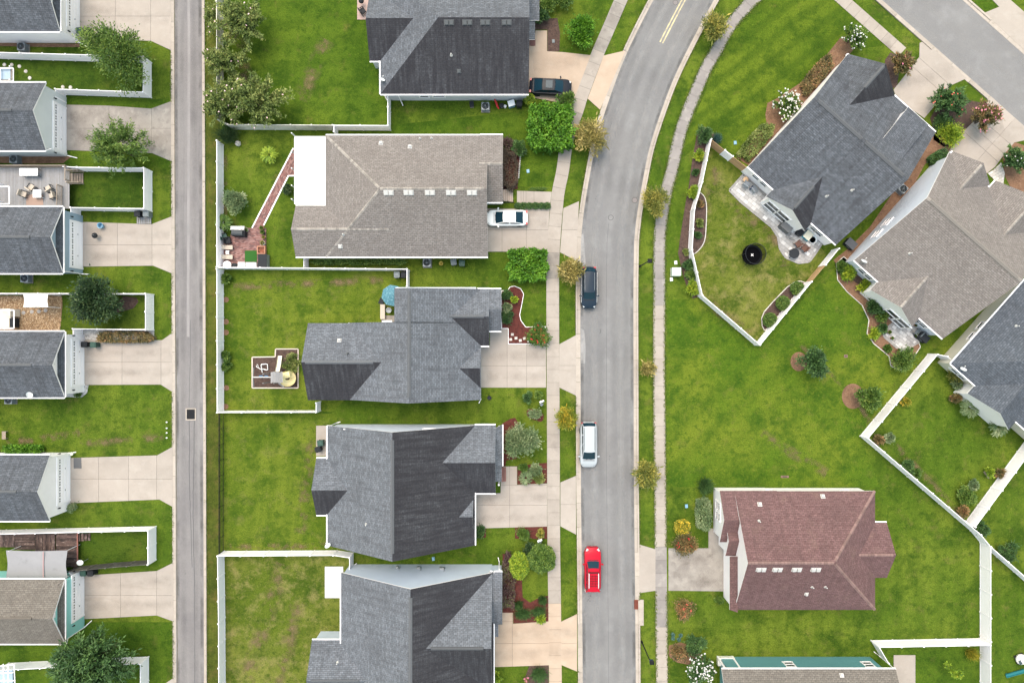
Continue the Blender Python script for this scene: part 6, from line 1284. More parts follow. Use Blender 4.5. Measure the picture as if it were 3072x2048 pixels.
for u, v, l in ((62, 139, 'air conditioner below the top left garage wall'), (39, 477, 'air conditioner below the pale green garage wall'), (72, 835, 'air conditioner below the blue-grey garage wall'), (24, 1200, 'air conditioner below the white garage with square vent'), (1456, 318, 'air conditioner below the top charcoal house wall'), (1280, 788, 'air conditioner below the tan house wall'), (2711, 566, 'air conditioner in the gap between the rotated houses')): ac(u, v, l, -.72 if u > 2000 else 0)
# kettle grill, bucket, doormat, pallet
def lathe_thing(name, u, v, prof, mat, label, cat, seg=20, z=0.03):
    r = wrap(name, u, v, label, cat, 0, None, z, .4); b = MB(); b.lathe(prof, seg=seg); add('body', b.done('body', mat, True), r); return r
r = lathe_thing('kettle_grill', 290, 708, [(.03, .45), (.22, .52), (.30, .68), (.31, .74), (.29, .82), (.20, .94), (.03, 1.0)], DARKPL, 'black kettle grill standing on a garage drive', 'grill')
for k in range(3): a = k * 2.09; b = MB(); b.tube([(.16 * math.cos(a), .16 * math.sin(a), .52), (.30 * math.cos(a), .30 * math.sin(a), 0)], .015, 5); add('leg', b.done('leg', GREYMET), r)
b = MB(); b.tube([(-.08, 0, 1.0), (-.06, 0, 1.07), (.06, 0, 1.07), (.08, 0, 1.0)], .014, 5); add('handle', b.done('handle', RIM), r)
r = lathe_thing('plastic_tub', 302, 677, [(.22, 0), (.30, .5), (.34, .52), (.34, .50), (.27, .47), (.20, .06), (.02, .05)], BLUEPL, 'round pale blue plastic tub on a garage drive', 'tub')
def flat(name, poly, z, t, mat, label, cat, group=None):
    c = np.mean([P(*p)[:2] for p in poly], axis=0); r = root(name, (c[0], c[1], 0), label, cat, group); b = MB(); b.prism([(P(*p)[0] - c[0], P(*p)[1] - c[1]) for p in poly], z, z + t); 
    o = add('mat' if 'mat' in name else 'slab', b.done(name, mat), r); return r
flat('doormat', [(222, 1373), (245, 1372), (246, 1404), (223, 1404)], .064, .02, M('dark_mat', (.10, .10, .105), rough=.95, grain=(.2, 20)), 'dark rectangular doormat on the clean garage drive', 'doormat')
r = wrap('wooden_pallet', 434, 655, 'weathered wooden pallet under the bins by the white fence', 'pallet', 0, None, .01)
for k in range(7): b = MB(); b.box((-.72 + k * .24, 0, .12), (.18, 1.3, .03)); add('slat', b.done('slat', DECKW), r)
for y in (-.55, 0, .55): b = MB(); b.box((0, y, .055), (1.62, .1, .10)); add('bearer', b.done('bearer', DECKW), r)
# slabs and patios
slabs('patio_slab', [(949, 1276), (985, 1276), (985, 1367), (949, 1367)], [], [1322], CONC, 'small concrete slab behind the tall grey house')
slabs('patio_slab', [(975, 1698), (1030, 1698), (1030, 1792), (975, 1792)], [], [], M('white_concrete', (.60, .585, .58), [((.46, .45, .46), .8, .45, .7, .6)], kind='pos'), 'white concrete slab behind the bottom pale blue house')
slabs('patio_slab', [(2680, 1963), (2745, 1963), (2745, 2110), (2680, 2110)], [], [], CONC, 'concrete slab beside the teal house')
slabs('patio_slab', [(1144, 946), (1196, 946), (1196, 1000), (1144, 1000)], [], [], CONCG, 'dark slab in the recess behind the blue car house')
slabs('patio_slab', [(1072, -60), (1106, -60), (1110, 60), (1072, 60)], [], [0], M('pink_concrete', (.42, .30, .27), kind='pos', grain=(.1, 9)), 'pinkish patio slab behind the top charcoal house')
slabs('garden_path', [(1551, 573), (1655, 576), (1651, 609), (1551, 609)], [1563, 1570, 1578, 1602], [], CONC, 'concrete front walk of the tan house')
# brick path and terrace of the tan house
def bricks(name, poly, label, bw=5.4, bh=2.8, ang=0.0, edges=(), mat=BRICK, lim=300, parentkind='structure', gap=.22):
    base = sheet(name, poly, .03, JOINT); base['label'] = label; ca, sa = math.cos(ang), math.sin(ang); q = np.array([(p[0] * ca + p[1] * sa, -p[0] * sa + p[1] * ca) for p in poly]); lo, hi = q.min(0), q.max(0); cells = []; j = 0; y = lo[1]
    pl = [tuple(p) for p in q]
    while y < hi[1]:
        x = lo[0] - (bw / 2 if j % 2 else 0)
        while x < hi[0]:
            p = pl
            for a, b_, c in ((-1, 0, -(x + gap)), (1, 0, x + bw - gap), (0, -1, -(y + gap)), (0, 1, y + bh - gap)): p = p and clip(p, a, b_, c)
            if p and len(p) >= 3:
                ar = abs(sum(p[k][0] * p[(k + 1) % len(p)][1] - p[(k + 1) % len(p)][0] * p[k][1] for k in range(len(p)))) / 2
                if ar > bw * bh * .15: cells.append([(a * ca - b_ * sa, a * sa + b_ * ca) for a, b_ in p])
            x += bw
        y += bh; j += 1
    return base, cells
def brick_area(name, poly, label, n_ind=0, mats=None, **k):
    base, cells = bricks(name, poly, label, **k); r = np.random.default_rng(3); mats = mats or [BRICK]
    b = MB(); mi = []
    for c in cells: b.prism([P(*p)[:2] for p in c], .02, .055 + .008 * r.random(), mi=int(r.integers(len(mats))), bottom=False)
    o = add('bricks', b.done('bricks', mats), base, kind='stuff'); return base
BR = [M('brick_%d' % i, c, grain=(.15, 9), kind='pos', rough=.9) for i, c in enumerate(((.26, .125, .110), (.20, .095, .088), (.33, .19, .17), (.28, .155, .14), (.16, .09, .085)))]
brick_area('brick_path', [(881, 447), (885, 447), (885, 528), (866, 528), (796, 671), (790, 684), (757, 684)], 'red brick path slanting from the patio cover', mats=BR, bw=7, bh=3.6, ang=math.radians(117))
brick_area('brick_terrace', [(700, 684), (799, 684), (799, 803), (667, 803), (667, 735), (690, 712)], 'red brick terrace in the fence corner', mats=BR, bw=7, bh=3.6)
for k, (a, c) in enumerate((((881, 445), (757, 684)), ((866, 528), (792, 676)), ((866, 528), (884, 528)))):
    w0, w1 = P(*a), P(*c); L_ = math.hypot(w1[0] - w0[0], w1[1] - w0[1]); b = MB(); b.box((0, 0, .05), (L_, .13, .10)); add('edging', b.done('edging', TRIM), bpy.data.objects['brick_path'], ((w0[0] + w1[0]) / 2, (w0[1] + w1[1]) / 2, 0), math.atan2(w1[1] - w0[1], w1[0] - w0[0]))
# stone patios of the rotated houses: every paver its own piece
def paver_area(name, poly, label, bw, bh, ang, border=True, mat=PAVER, bm=PAVERB):
    base, cells = bricks(name, poly, label, bw=bw, bh=bh, ang=ang, gap=.3)
    for c in cells[:300]:
        b = MB(); b.prism([P(*p)[:2] for p in c], .03, .062 + .006 * rng.random(), bottom=False); add('paver', b.done('paver', mat), base)
    if border:
        q = resample(list(poly) + [poly[0]], 7)
        for i in range(len(q) - 1):
            a, c = P(*q[i]), P(*q[i + 1]); L_ = math.hypot(c[0] - a[0], c[1] - a[1]) - .012; b = MB(); b.box(((a[0] + c[0]) / 2, (a[1] + c[1]) / 2, .05), (L_, .26, .06), math.atan2(c[1] - a[1], c[0] - a[0])); add('border_paver', b.done('border_paver', bm), base)
    return base
paver_area('stone_patio', [(2230, 524), (2188, 571), (2222, 606), (2314, 681), (2333, 710), (2339, 746), (2356, 772), (2395, 789), (2427, 785), (2444, 762), (2470, 722), (2420, 690), (2300, 590)], 'grey stone patio curving behind the dark rotated house', 15, 11, math.radians(40))
paver_area('stone_patio', [(2652, 990), (2690, 960), (2725, 958), (2770, 990), (2756, 1025), (2705, 1056), (2650, 1008)], 'pale irregular stone patio behind the tan rotated house', 13, 10, math.radians(36))
paver_area('stone_path', [(2962, 520), (2985, 505), (3002, 488), (3013, 520), (3008, 556), (2985, 545)], 'white stone path at the tan house entrance', 11, 8, math.radians(-30), False, STONE)
# stepping stones
for i, (u, v) in enumerate(((1537, 1003), (1548, 1014), (1532, 1018), (1561, 1021), (1573, 1015), (1586, 1023))):
    r = wrap('stepping_stone', u, v, ['top left', 'upper middle', 'lower left', 'lower middle', 'upper right', 'bottom right'][i] + ' white stepping stone in the red mulch bed', 'stone', .05 * i, 'stepping stones in the red bed', .03); b = MB(); b.box((0, 0, .02), (.32, .30, .05), taper=.94); add('stone', b.done('stone', STONE), r)
for i, (u, v) in enumerate(((72, 938), (97, 935), (118, 934), (138, 931))):
    r = wrap('stepping_stone', u, v, ['first', 'second', 'third', 'fourth'][i] + ' grey stepping stone from the left in the bark chips', 'stone', .3 * i, 'stepping stones in the bark chips', .03); b = MB(); b.lathe([(.02, 0), (.22, 0), (.23, .05), (.02, .06)], seg=8); add('stone', b.done('stone', PAVERB), r)
for i, (u, v) in enumerate(((14, 195), (36, 195), (59, 200), (78, 215), (90, 235), (189, 262), (212, 263))):
    r = wrap('garden_stone', u, v, ['first', 'second', 'third', 'fourth', 'fifth', 'sixth', 'seventh'][i] + ' pale round stone from the left in the top left yard', 'stone', .3 * i, 'pale stones in the top left yard', .0); b = MB(); b.lathe([(.02, 0), (.20, 0), (.21, .04), (.14, .10), (.02, .12)], seg=9); add('stone', b.done('stone', STONE), r)
# ------------------------------------------------------------------ street furniture
for u, v, hu, hv, l in ((1919, 799, 1953, 787, 'black street lamp on the right verge near the top bend'), (1924, 1921, 1956, 1983, 'black street lamp on the right verge at the bottom')):
    r = wrap('street_lamp', u, v, l, 'street lamp', 0, 'black street lamps'); b = MB(); b.tube([(0, 0, -.05), (0, 0, .5), (0, 0, .55), (0, 0, 4.9)], [.11, .10, .07, .05], 10); add('pole', b.done('pole', BLKMET), r)
    b = MB(); b.box((.12, 0, 4.95), (.34, .06, .05)); add('arm', b.done('arm', BLKMET), r)
    b = MB(); b.box((.12, 0, 5.08), (.40, .40, .36), taper=.75); hd = add('lantern', b.done('lantern', M('lantern_dark', (.015, .03, .06), rough=.25) if 'lantern_dark' not in bpy.data.materials else bpy.data.materials['lantern_dark']), r)
    b = MB(); b.box((.12, 0, 5.29), (.46, .46, .06), taper=.6); add('cap', b.done('cap', BLKMET), hd)
for i, (u, v, r_, l) in enumerate(((1832, 653, 8.3, 'round manhole cover in the middle of the street'), (1904, 601, 9, 'brownish round cover at the right kerb'), (2026, 9, 8, 'round manhole cover at the top of the street'))):
    r = wrap('manhole_cover', u, v, l, 'manhole', 0, 'round covers in the street', .029); R = r_ * S; b = MB(); b.lathe([(R, 0), (R, .010), (R * .86, .012), (R * .84, .006)], seg=28); add('rim', b.done('rim', M('iron', (.075, .07, .07), rough=.6) if 'iron' not in bpy.data.materials else bpy.data.materials['iron']), r)
    b = MB(); b.lathe([(.02, .009), (R * .80, .009), (R * .80, .002)][::-1], seg=28); add('lid', b.done('lid', ASPH if i == 0 else M('iron_lid%d' % i, (.17, .15, .15), rough=.7)), r)
# drain in the alley
r = wrap('storm_drain', 573.5, 1242, 'open black storm drain with concrete rim in the alley', 'drain', 0, None, .02)
for dx, dy, sx, sy in ((-.53, 0, .12, 1.36), (.53, 0, .12, 1.36), (0, .62, .94, .12), (0, -.62, .94, .12)): b = MB(); b.box((dx, dy, .03), (sx, sy, .06)); add('rim', b.done('rim', KERB), r)
b = MB(); b.box((0, 0, .012), (.94, 1.12, .02)); add('pit', b.done('pit', M('drain_black', (.006, .006, .007), rough=.9, spec=.0)), r)
for k in range(9): b = MB(); b.box((-.42 + k * .105, 0, .03), (.035, 1.12, .02)); add('bar', b.done('bar', M('drain_bar', (.03, .03, .034), rough=.7) if 'drain_bar' not in bpy.data.materials else bpy.data.materials['drain_bar']), r)
r = wrap('storm_drain', 1908, 1811, 'rust-red kerb drain grate beside the stained drive', 'drain', 0, None, .05)
for k in range(8): b = MB(); b.box((0, -.48 + k * .137, .06), (.44, .09, .12)); add('bar', b.done('bar', M('rust', (.16, .045, .03), rough=.9) if 'rust' not in bpy.data.materials else bpy.data.materials['rust']), r)
b = MB(); b.box((.62, -.9, .06), (.44, 2.9, .10)); add('concrete_top', b.done('concrete_top', KERB), r)
# utility boxes
r = wrap('utility_box', 2029, 815, 'pale green electricity box beside the right sidewalk', 'utility box', 0, None, 0, .7); b = MB(); b.box((0, 0, .40), (.98, .90, .78), taper=.96); add('case', b.done('case', M('pale_green_box', (.46, .54, .47), rough=.5)), r)
b = MB(); b.box((0, 0, .80), (1.0, .92, .05)); add('lid', b.done('lid', M('pale_green_lid', (.50, .58, .51), rough=.5)), r); b = MB(); b.box((0, 0, .02), (1.04, .96, .06)); add('pad', b.done('pad', CONC), r)
for u, v, m, l in ((2027, 788, WHITEPL, 'small white box above the electricity box'), (2014, 838, WHITEPL, 'small white pipe stub below the electricity box'), (1584, 514, BLUEPL, 'pale blue meter lid on the tan house front lawn'), (2205, 429, BLUEPL, 'pale meter lid near the blue-green shrub'), (2059, 1517, BLUEPL, 'pale meter lid on the red-brown house lawn'), (1300, 1675, BLUEPL, 'pale blue lid between the two lower grey houses'), (1660, 125, GREYPL, 'square grate in the dark mulch bed')):
    r = wrap('meter_box', u, v, l, 'meter box', .1, None, 0); b = MB(); b.box((0, 0, .05), (.32, .42, .10), taper=.9); add('case', b.done('case', m), r); b = MB(); b.box((0, 0, .105), (.24, .32, .02)); add('lid', b.done('lid', m), r)
# mailboxes
for u, v, l in ((1624, 1204, 'white mailbox post beside the left sidewalk'), (1618, 1620, 'white yard sign beside the bed below the L-shaped drive')):
    r = wrap('mailbox', u, v, l, 'mailbox', .4, None, 0, 1.0); b = MB(); b.box((0, 0, .5), (.10, .10, 1.0)); add('post', b.done('post', TRIM), r); b = MB(); b.box((.05, 0, 1.10), (.52, .20, .20)); b.tube([(-.21, 0, 1.20), (.31, 0, 1.20)], .10, 10); add('box', b.done('box', WHITEPL), r)
    b = MB(); b.box((.1, .11, 1.22), (.12, .01, .08)); add('flag', b.done('flag', REDPNT), r); b = MB(); b.box((-.1, -.35, .45), (.34, .3, .5), .4); add('shield', b.done('shield', GREYPL), r)
# ------------------------------------------------------------------ furniture makers
def chair(u, v, rz, mat, cush, label, z=.0, group=None, zv=.5):
    r = wrap('patio_chair', u, v, label, 'chair', rz, group, z, zv + z)
    b = MB(); b.box((0, 0, .40), (.62, .62, .10)); add('seat', b.done('seat', cush), r)
    b = MB(); b.box((-.30, 0, .68), (.10, .64, .52)); add('backrest', b.done('backrest', cush if cush != mat else mat), r)
    for y in (-.34, .34):
        b = MB(); b.box((0, y, .58), (.62, .07, .05)); add('armrest', b.done('armrest', mat), r)
        for x in (-.27, .27): b = MB(); b.box((x, y, .28), (.06, .06, .56)); add('leg', b.done('leg', mat), r)
    return r
def table(u, v, rz, dx, dy, h, mat, label, z=.0, legs=None, round_=False):
    r = wrap('patio_table', u, v, label, 'table', rz, None, z, h + z); b = MB()
    if round_: b.lathe([(.02, h - .04), (dx / 2, h - .04), (dx / 2, h), (.02, h)], seg=24)
    else: b.box((0, 0, h - .025), (dx, dy, .05))
    add('tabletop', b.done('tabletop', mat), r)
    for x in (-1, 1):
        for y in (-1, 1): b = MB(); k = .34 if round_ else .44; b.box((x * dx * k, y * dy * k, (h - .05) / 2), (.05, .05, h - .05)); add('leg', b.done('leg', legs or mat), r)
    return r
# ---- deck behind the pale green garage
ZD = 1.0
o = P(100, 560); r = root('wooden_deck', (o[0], o[1], 0), 'raised grey plank deck with tan railings behind the garages', 'deck')
u0, u1, v0, v1 = -40, 212, 503, 626; a, c = P(u0, v0, ZD), P(u1, v1, ZD); nb = int((c[0] - a[0]) / .145); me = MB(); me.box((0, 0, 0), (.138, a[1] - c[1], .035)); me = me.done('deck_board', DECKW)
for i in range(nb): add('deck_board', me, r, (a[0] + .0725 + i * .145 - o[0], (a[1] + c[1]) / 2 - o[1], ZD))
for x in (a[0] + .2, (a[0] + c[0]) / 2, c[0] - .1):
    for y in (a[1] - .1, c[1] + .1): b = MB(); b.box((x - o[0], y - o[1], ZD / 2 - .02), (.14, .14, ZD - .04)); add('post', b.done('post', RAILW), r)
def railing(p, q, z0=ZD, z1=ZD, h=1.0, par=r, oo=o, mat=RAILW, step=.13):
    p, q = np.array(P(*p, z0)), np.array(P(*q, z1)); p[0] -= oo[0]; q[0] -= oo[0]; p[1] -= oo[1]; q[1] -= oo[1]; d = q - p; L_ = math.hypot(d[0], d[1]); n = max(2, int(L_ / step))
    b = MB(); up = np.array((0, 0, h)); b.tube([p + up, q + up], .06, 4); add('handrail', b.done('handrail', mat), par); b = MB(); b.tube([p + up * .12, q + up * .12], .04, 4); add('bottom_rail', b.done('bottom_rail', mat), par)
    bl = MB(); bl.box((0, 0, h * .55), (.04, .04, h * .86)); bl = bl.done('baluster', mat)
    for i in range(n + 1): add('baluster', bl, par, tuple(p + d * i / n))
    for e in (p, q): b = MB(); b.box((e[0], e[1], e[2] + h * .5), (.11, .11, h + .1)); add('rail_post', b.done('rail_post', mat), par)
railing((-40, 503), (212, 503)); railing((212, 505), (212, 545)); railing((188, 560), (188, 624))
for i in range(5):
    z = ZD - .18 * (i + 1); b = MB(); p = P(216 + i * 7.5, 535, z); b.box((p[0] - o[0], p[1] - o[1], z), (.28, 1.15, .05)); add('tread', b.done('tread', RAILW), r)
railing((214, 552), (250, 552), ZD, .12, .95); railing((214, 516), (250, 516), ZD, .12, .95)
for i, (u, v, a_, l) in enumerate(((93, 562, -2.2, 'upper left cushioned chair on the grey deck'), (145, 565, -1.0, 'upper right cushioned chair on the grey deck'), (69, 581, 2.8, 'lower left cushioned chair on the grey deck'), (155, 586, .3, 'lower right cushioned chair on the grey deck'))): chair(u, v, a_ + math.pi, DARKPL, TAN, l, ZD + .02, 'cushioned chairs on the grey deck')
table(111, 581, 0, .92, .86, .55, WHITEPL, 'square pale table between the deck chairs', ZD + .02)
table(86, 516, 0, 2.0, .82, .75, WHITEPL, 'long white table against the deck railing', ZD + .02, DARKPL)
r = wrap('deck_rug', 105, 600, 'brownish rug on the grey deck', 'rug', 0, None, ZD + .02, ZD); b = MB(); b.box((0, 0, .008), (1.9, 1.2, .016)); add('rug', b.done('rug', M('rug_brown', (.30, .21, .17), rough=.95)), r)
# ---- dark deck of the turquoise house with grey canopy
ZD2 = .55; o = P(110, 1650); r = root('wooden_deck', (o[0], o[1], 0), 'dark weathered plank deck behind the turquoise garage', 'deck')
for k, (ua, ub, va, vb, hor) in enumerate(((45, 105, 1600, 1650, True), (106, 168, 1600, 1652, False), (169, 232, 1600, 1700, True), (-40, 44, 1602, 1640, False))):
    a, c = P(ua, va, ZD2), P(ub, vb, ZD2); L1, L2 = c[0] - a[0], a[1] - c[1]; n = int((L2 if hor else L1) / .15); me = MB(); me.box((0, 0, 0), (L1, .135, .035) if hor else (.135, L2, .035)); me = me.done('deck_board', DECKD)
    for i in range(n):
        t = .075 + i * .15; add('deck_board', me, r, ((a[0] + c[0]) / 2 - o[0], a[1] - t - o[1], ZD2 + .0015 * k) if hor else (a[0] + t - o[0], (a[1] + c[1]) / 2 - o[1], ZD2 + .0015 * k))
for u, v in ((48, 1604), (108, 1604), (170, 1604), (230, 1604), (230, 1698), (170, 1698)): p = P(u, v); b = MB(); b.box((p[0] - o[0], p[1] - o[1], ZD2 / 2 - .03), (.12, .12, ZD2 - .06)); add('post', b.done('post', DECKD), r)
for i in range(4): b = MB(); p = P(240 + i * 8, 1611, .3); b.box((p[0] - o[0], p[1] - o[1], .42 - .11 * i), (.27, .8, .05)); add('tread', b.done('tread', DECKD), r)
b = MB(); p = P(233, 1640, ZD2); b.box((p[0] - o[0], p[1] - o[1], ZD2 + .02), (.14, 3.4, .06)); add('edge_board', b.done('edge_board', M('red_wood', (.22, .09, .07), rough=.8)), r)
def canopy(u0, v0, u1, v1, z, mat, label, peak=.25, name='canopy', nx=6, post=TRIM, wav=.03):
    a, c = P(u0, v0, z), P(u1, v1, z); cx, cy = (a[0] + c[0]) / 2, (a[1] + c[1]) / 2; r = root(name, (cx, cy, 0), label, 'canopy'); lx, ly = c[0] - a[0], a[1] - c[1]; N = 14; V = []; F = []
    for i in range(N + 1):
        for j in range(N + 1):
            x, y = i / N - .5, j / N - .5; zz = z + peak * (1 - max(abs(2 * x), abs(2 * y)) ** 1.0) + wav * math.sin(9 * x + 2 * y) * math.cos(7 * y); V.append((x * lx * (1 - .03 * math.cos(2 * math.pi * y)), y * ly * (1 - .03 * math.cos(2 * math.pi * x)), zz))
    for i in range(N):
        for j in range(N): k = i * (N + 1) + j; F.append((k, k + N + 1, k + N + 2, k + 1))
    add('cover', mesh('cover', V, F, [mat], smooth=True), r)
    for x in (-.48, .48):
        for y in (-.48, .48): b = MB(); b.tube([(x * lx, y * ly, 0), (x * lx, y * ly, z)], .03, 6); add('post', b.done('post', post), r)
    return r, lx, ly
r, lx, ly = canopy(21, 1651, 200, 1733, 2.5, M('grey_canvas', (.22, .216, .226), [((.16, .16, .16), 1.1, .60, .75, .7), ((.26, .256, .266), .6, .5, .7, .5)], .8), 'grey stained canvas canopy over the dark deck', .10)
for x, w in ((.128, .10), ): b = MB(); b.box((x * lx, 0, 2.68), (w, ly * .97, .03)); add('cross_strap', b.done('cross_strap', M('pinkish_frame', (.34, .22, .22))), r)
canopy(72, 882, 143, 921, 2.3, M('white_canvas', (.78, .78, .77), rough=.7), 'white pop-up canopy over the bark chips', .5, wav=.0)
r = wrap('satellite_dish', 240, 1688, 'grey satellite dish on a post at the dark deck corner', 'satellite dish', 0, None, 0, 1.5); b = MB(); b.tube([(0, 0, 0), (0, 0, 1.4)], .03, 6); add('post', b.done('post', GREYMET), r); dish(r, (0, 0, 1.0), 2.6, 'dish')
p = np.array(b4.hit(98, 1184, 'a')[0]); dish(g4.root, tuple(p - g4.o), 2.2)
# screened porches at the left edge
def porch(u0, v0, u1, v1, z, label, wall, roofm=None):
    h = House('garden_porch', (u0 + u1) / 2, (v0 + v1) / 2, label, 'slate', wall, cat='porch'); wall_box(h, u0, u1, v0, v1, -.02, .25, CONC, 'floor')
    for u in (u0, (u0 + u1) / 2, u1):
        for v in (v0, v1): p = P(u, v); b = MB(); b.box((p[0] - h.o[0], p[1] - h.o[1], z / 2 + .1), (.12, .12, z - .2)); add('post', b.done('post', TRIM), h.root)
    for u in (u0, (u0 + u1) / 2, u1): a, c = np.array(P(u, v0, z)) - h.o, np.array(P(u, v1, z)) - h.o; b = MB(); b.tube([a, c], .07, 4); add('beam', b.done('beam', TRIM), h.root)
    for v in (v0, v1): a, c = np.array(P(u0, v, z)) - h.o, np.array(P(u1, v, z)) - h.o; b = MB(); b.tube([a, c], .07, 4); add('beam', b.done('beam', TRIM), h.root)
    wall_box(h, u0 + 3, u1 - 3, v0 + 3, v1 - 3, .26, .30, SID[wall], 'inner_floor')
    return h
hp = porch(-40, 930, 42, 985, 2.4, 'beige porch frame at the left edge beside the bark chips', 'beige'); wall_box(hp, 35, 62, 928, 950, -.02, 1.6, SID['beige']); wall_box(hp, 48, 60, 955, 982, -.02, 1.0, DARKPL, 'storage_chest')
porch(-40, 560, 28, 612, 2.9, 'white porch frame at the left edge of the grey deck', 'cream')
porch(-40, 205, 40, 245, .6, 'low dark planter frame at the left edge of the top yard', 'slateblue')
r = wrap('garden_bench', 12, 1305, 'small tan bench at the left edge lawn', 'bench', 1.57, None, 0, .4)
for k in range(3): b = MB(); b.box((0, -.15 + k * .15, .42), (.9, .12, .04)); add('slat', b.done('slat', RAILW), r)
for x in (-.38, .38): b = MB(); b.box((x, 0, .2), (.06, .4, .4)); add('leg', b.done('leg', RAILW), r)
# ---- tan house terrace
G = 'terrace things'
r = wrap('grill_island', 714, 699, 'dark covered grill at the top of the brick terrace', 'grill', -.05, None, .05, .9); b = MB(); b.box((0, 0, .45), (1.5, .68, .86)); add('cabinet', b.done('cabinet', DARKPL), r); b = MB(); b.tube([(-.6, 0, .92), (.6, 0, .92)], .30, 14); add('hood', b.done('hood', M('cover_black', (.05, .055, .06), rough=.7)), r)
table(712, 684, 0, 1.55, .42, .85, M('newsprint', (.60, .58, .56), [((.2, .2, .2), 7, .5, .6, .8)]), 'narrow shelf table behind the covered grill', .05)
for v, l in ((742, 'upper beige lounger on the brick terrace'), (771, 'lower beige lounger on the brick terrace')):
    r = wrap('sun_lounger', 682, v, l, 'lounger', 0, 'loungers on the brick terrace', .05, .4); b = MB(); b.box((.15, 0, .34), (.9, .48, .07)); add('cushion', b.done('cushion', TAN), r); b = MB(); b.box((-.5, 0, .46), (.5, .48, .07)); b.v = [(x, y, z + (-.25 - x) * .5 - .06) for x, y, z in b.v]; add('backrest', b.done('backrest', TAN), r)
    for x in (-.55, .5):
        for y in (-.2, .2): b = MB(); b.box((x, y, .15), (.05, .05, .32)); add('leg', b.done('leg', DARKPL), r)
table(682, 757, 0, .36, .36, .4, WHITEPL, 'tiny white side table between the loungers', .05)
chair(682, 721, .2, DARKPL, DARKPL, 'dark chair at the alley fence of the terrace', .05); chair(672, 710, .4, DARKPL, GREENPL, 'dark green chair at the alley fence of the terrace', .05)
table(681, 795, 0, .92, .92, .72, WHITEPL, 'round white table in the terrace corner', .05, round_=True)
def cabinet(name, u, v, dx, dy, h, mat, topm, label, cat, rz=0.0, z=.05):
    r = wrap(name, u, v, label, cat, rz, None, z, h); b = MB(); b.box((0, 0, h / 2), (dx, dy, h)); add('case', b.done('case', mat), r); b = MB(); b.box((0, 0, h + .015), (dx + .05, dy + .05, .04)); add('lid', b.done('lid', topm), r)
    b = MB(); b.tube([(-dx * .2, -dy / 2 - .04, h * .7), (dx * .2, -dy / 2 - .04, h * .7)], .015, 5); add('handle', b.done('handle', GREYMET), r); return r
cabinet('storage_box', 725, 795, .72, .58, .6, WHITEPL, WHITEPL, 'white storage box on the terrace edge', 'box'); cabinet('storage_box', 754, 795, 1.1, .52, .45, WHITEPL, WHITEPL, 'low white box beside the storage box on the terrace', 'box'); cabinet('outdoor_counter', 788, 783, .95, 1.5, .9, GREYMET, DARKPL, 'dark outdoor counter at the right side of the terrace', 'counter')
cabinet('cooler_box', 704, 797, .5, .5, .5, DARKPL, DARKPL, 'dark cooler between white table and storage box', 'cooler')
r = wrap('fire_pit', 784, 750, 'square rust-coloured fire pit on the brick terrace', 'fire pit', 0, None, .05, .4)
for dx, dy, sx, sy in ((-.4, 0, .14, .94), (.4, 0, .14, .94), (0, .4, .66, .14), (0, -.4, .66, .14)): b = MB(); b.box((dx, dy, .22), (sx, sy, .44)); add('rim', b.done('rim', TERRA), r)
b = MB(); b.lathe([(.02, .1), (.30, .14), (.32, .30), (.28, .30), (.02, .16)], seg=14); add('bowl', b.done('bowl', M('ember_brown', (.20, .07, .04))), r)
r = wrap('turf_mat', 753.5, 769, 'square of bright green artificial turf on the terrace', 'mat', 0, None, .05); b = MB(); b.box((0, 0, .02), (1.36, 1.30, .03)); add('turf', b.done('turf', M('artificial_turf', (.020, .085, .012), rough=.95, grain=(.25, 30))), r)
def pot(u, v, R, h, mat, label, z=.05, lf='mid', n=180):
    r = wrap('plant_pot', u, v, label, 'pot', 0, None, z, h); b = MB(); b.lathe([(R * .7, 0), (R, h), (R * 1.1, h), (R * 1.1, h - .04), (R * .85, h - .06), (.02, h - .07)], seg=16); add('pot', b.done('pot', mat), r)
    rr = np.random.default_rng(int(u + v)); d = unit(rr.normal(size=(n, 3))); d[:, 2] = np.abs(d[:, 2]); add('foliage', leaf_mesh('foliage', d * R * .3 + (0, 0, h), d + (0, 0, .2), R * rr.uniform(.5, 1.2, n), .05, rr.random(n), LF[lf], rr), r)
pot(788, 697, .24, .45, DARKPL, 'black plant pot at the end of the brick path'); pot(788, 729, .26, .4, STONE, 'white plant pot above the fire pit', lf='olive'); pot(791, 712, .18, .35, TERRA, 'small brown pot between two larger pots', lf='olive'); pot(740, 690, .2, .35, STONE, 'white pot beside the covered grill'); pot(785, 684, .22, .4, TERRA, 'leafy pot at the corner of the brick path')
r = wrap('garden_gnome_stone', 716, 432, 'pale weathered rock beside the spiky palmetto', 'rock', .5); b = MB(); b.lathe([(.30, 0), (.34, .2), (.25, .45), (.05, .6)], seg=7); add('rock', b.done('rock', STONE), r)
bpy.data.objects['garden_gnome_stone'].name = 'garden_rock'
# junk along walls
cabinet('wheelbarrow_tray', 1415, 313, .42, .62, .35, RAILW, DARKPL, 'wooden crate cart below the charcoal house wall', 'cart', .1, 0)
r = wrap('garden_kayak', 1490, 316, 'red plastic sled leaning below the charcoal house wall', 'sled', .25, None, 0); b = MB(); b.tube([(-.1, .55, .5), (.0, .2, .25), (.05, -.2, .14), (.12, -.55, .2)], [.06, .13, .13, .05], 8); add('shell', b.done('shell', REDPNT, True), r); b = MB(); b.tube([(-.1, .5, .55), (.02, -.1, .36)], .02, 5); add('rim', b.done('rim', REDPNT), r)
bpy.data.objects['garden_kayak'].name = 'plastic_sled'
cabinet('storage_box', 1534, 310, .7, .6, .7, BLUEPL, WHITEPL, 'blue and white heap of boxes below the charcoal house wall', 'box', .3, 0)
cabinet('storage_box', 1505, 316, .4, .4, .5, DARKPL, DARKPL, 'small dark box beside the red sled', 'box', .1, 0)
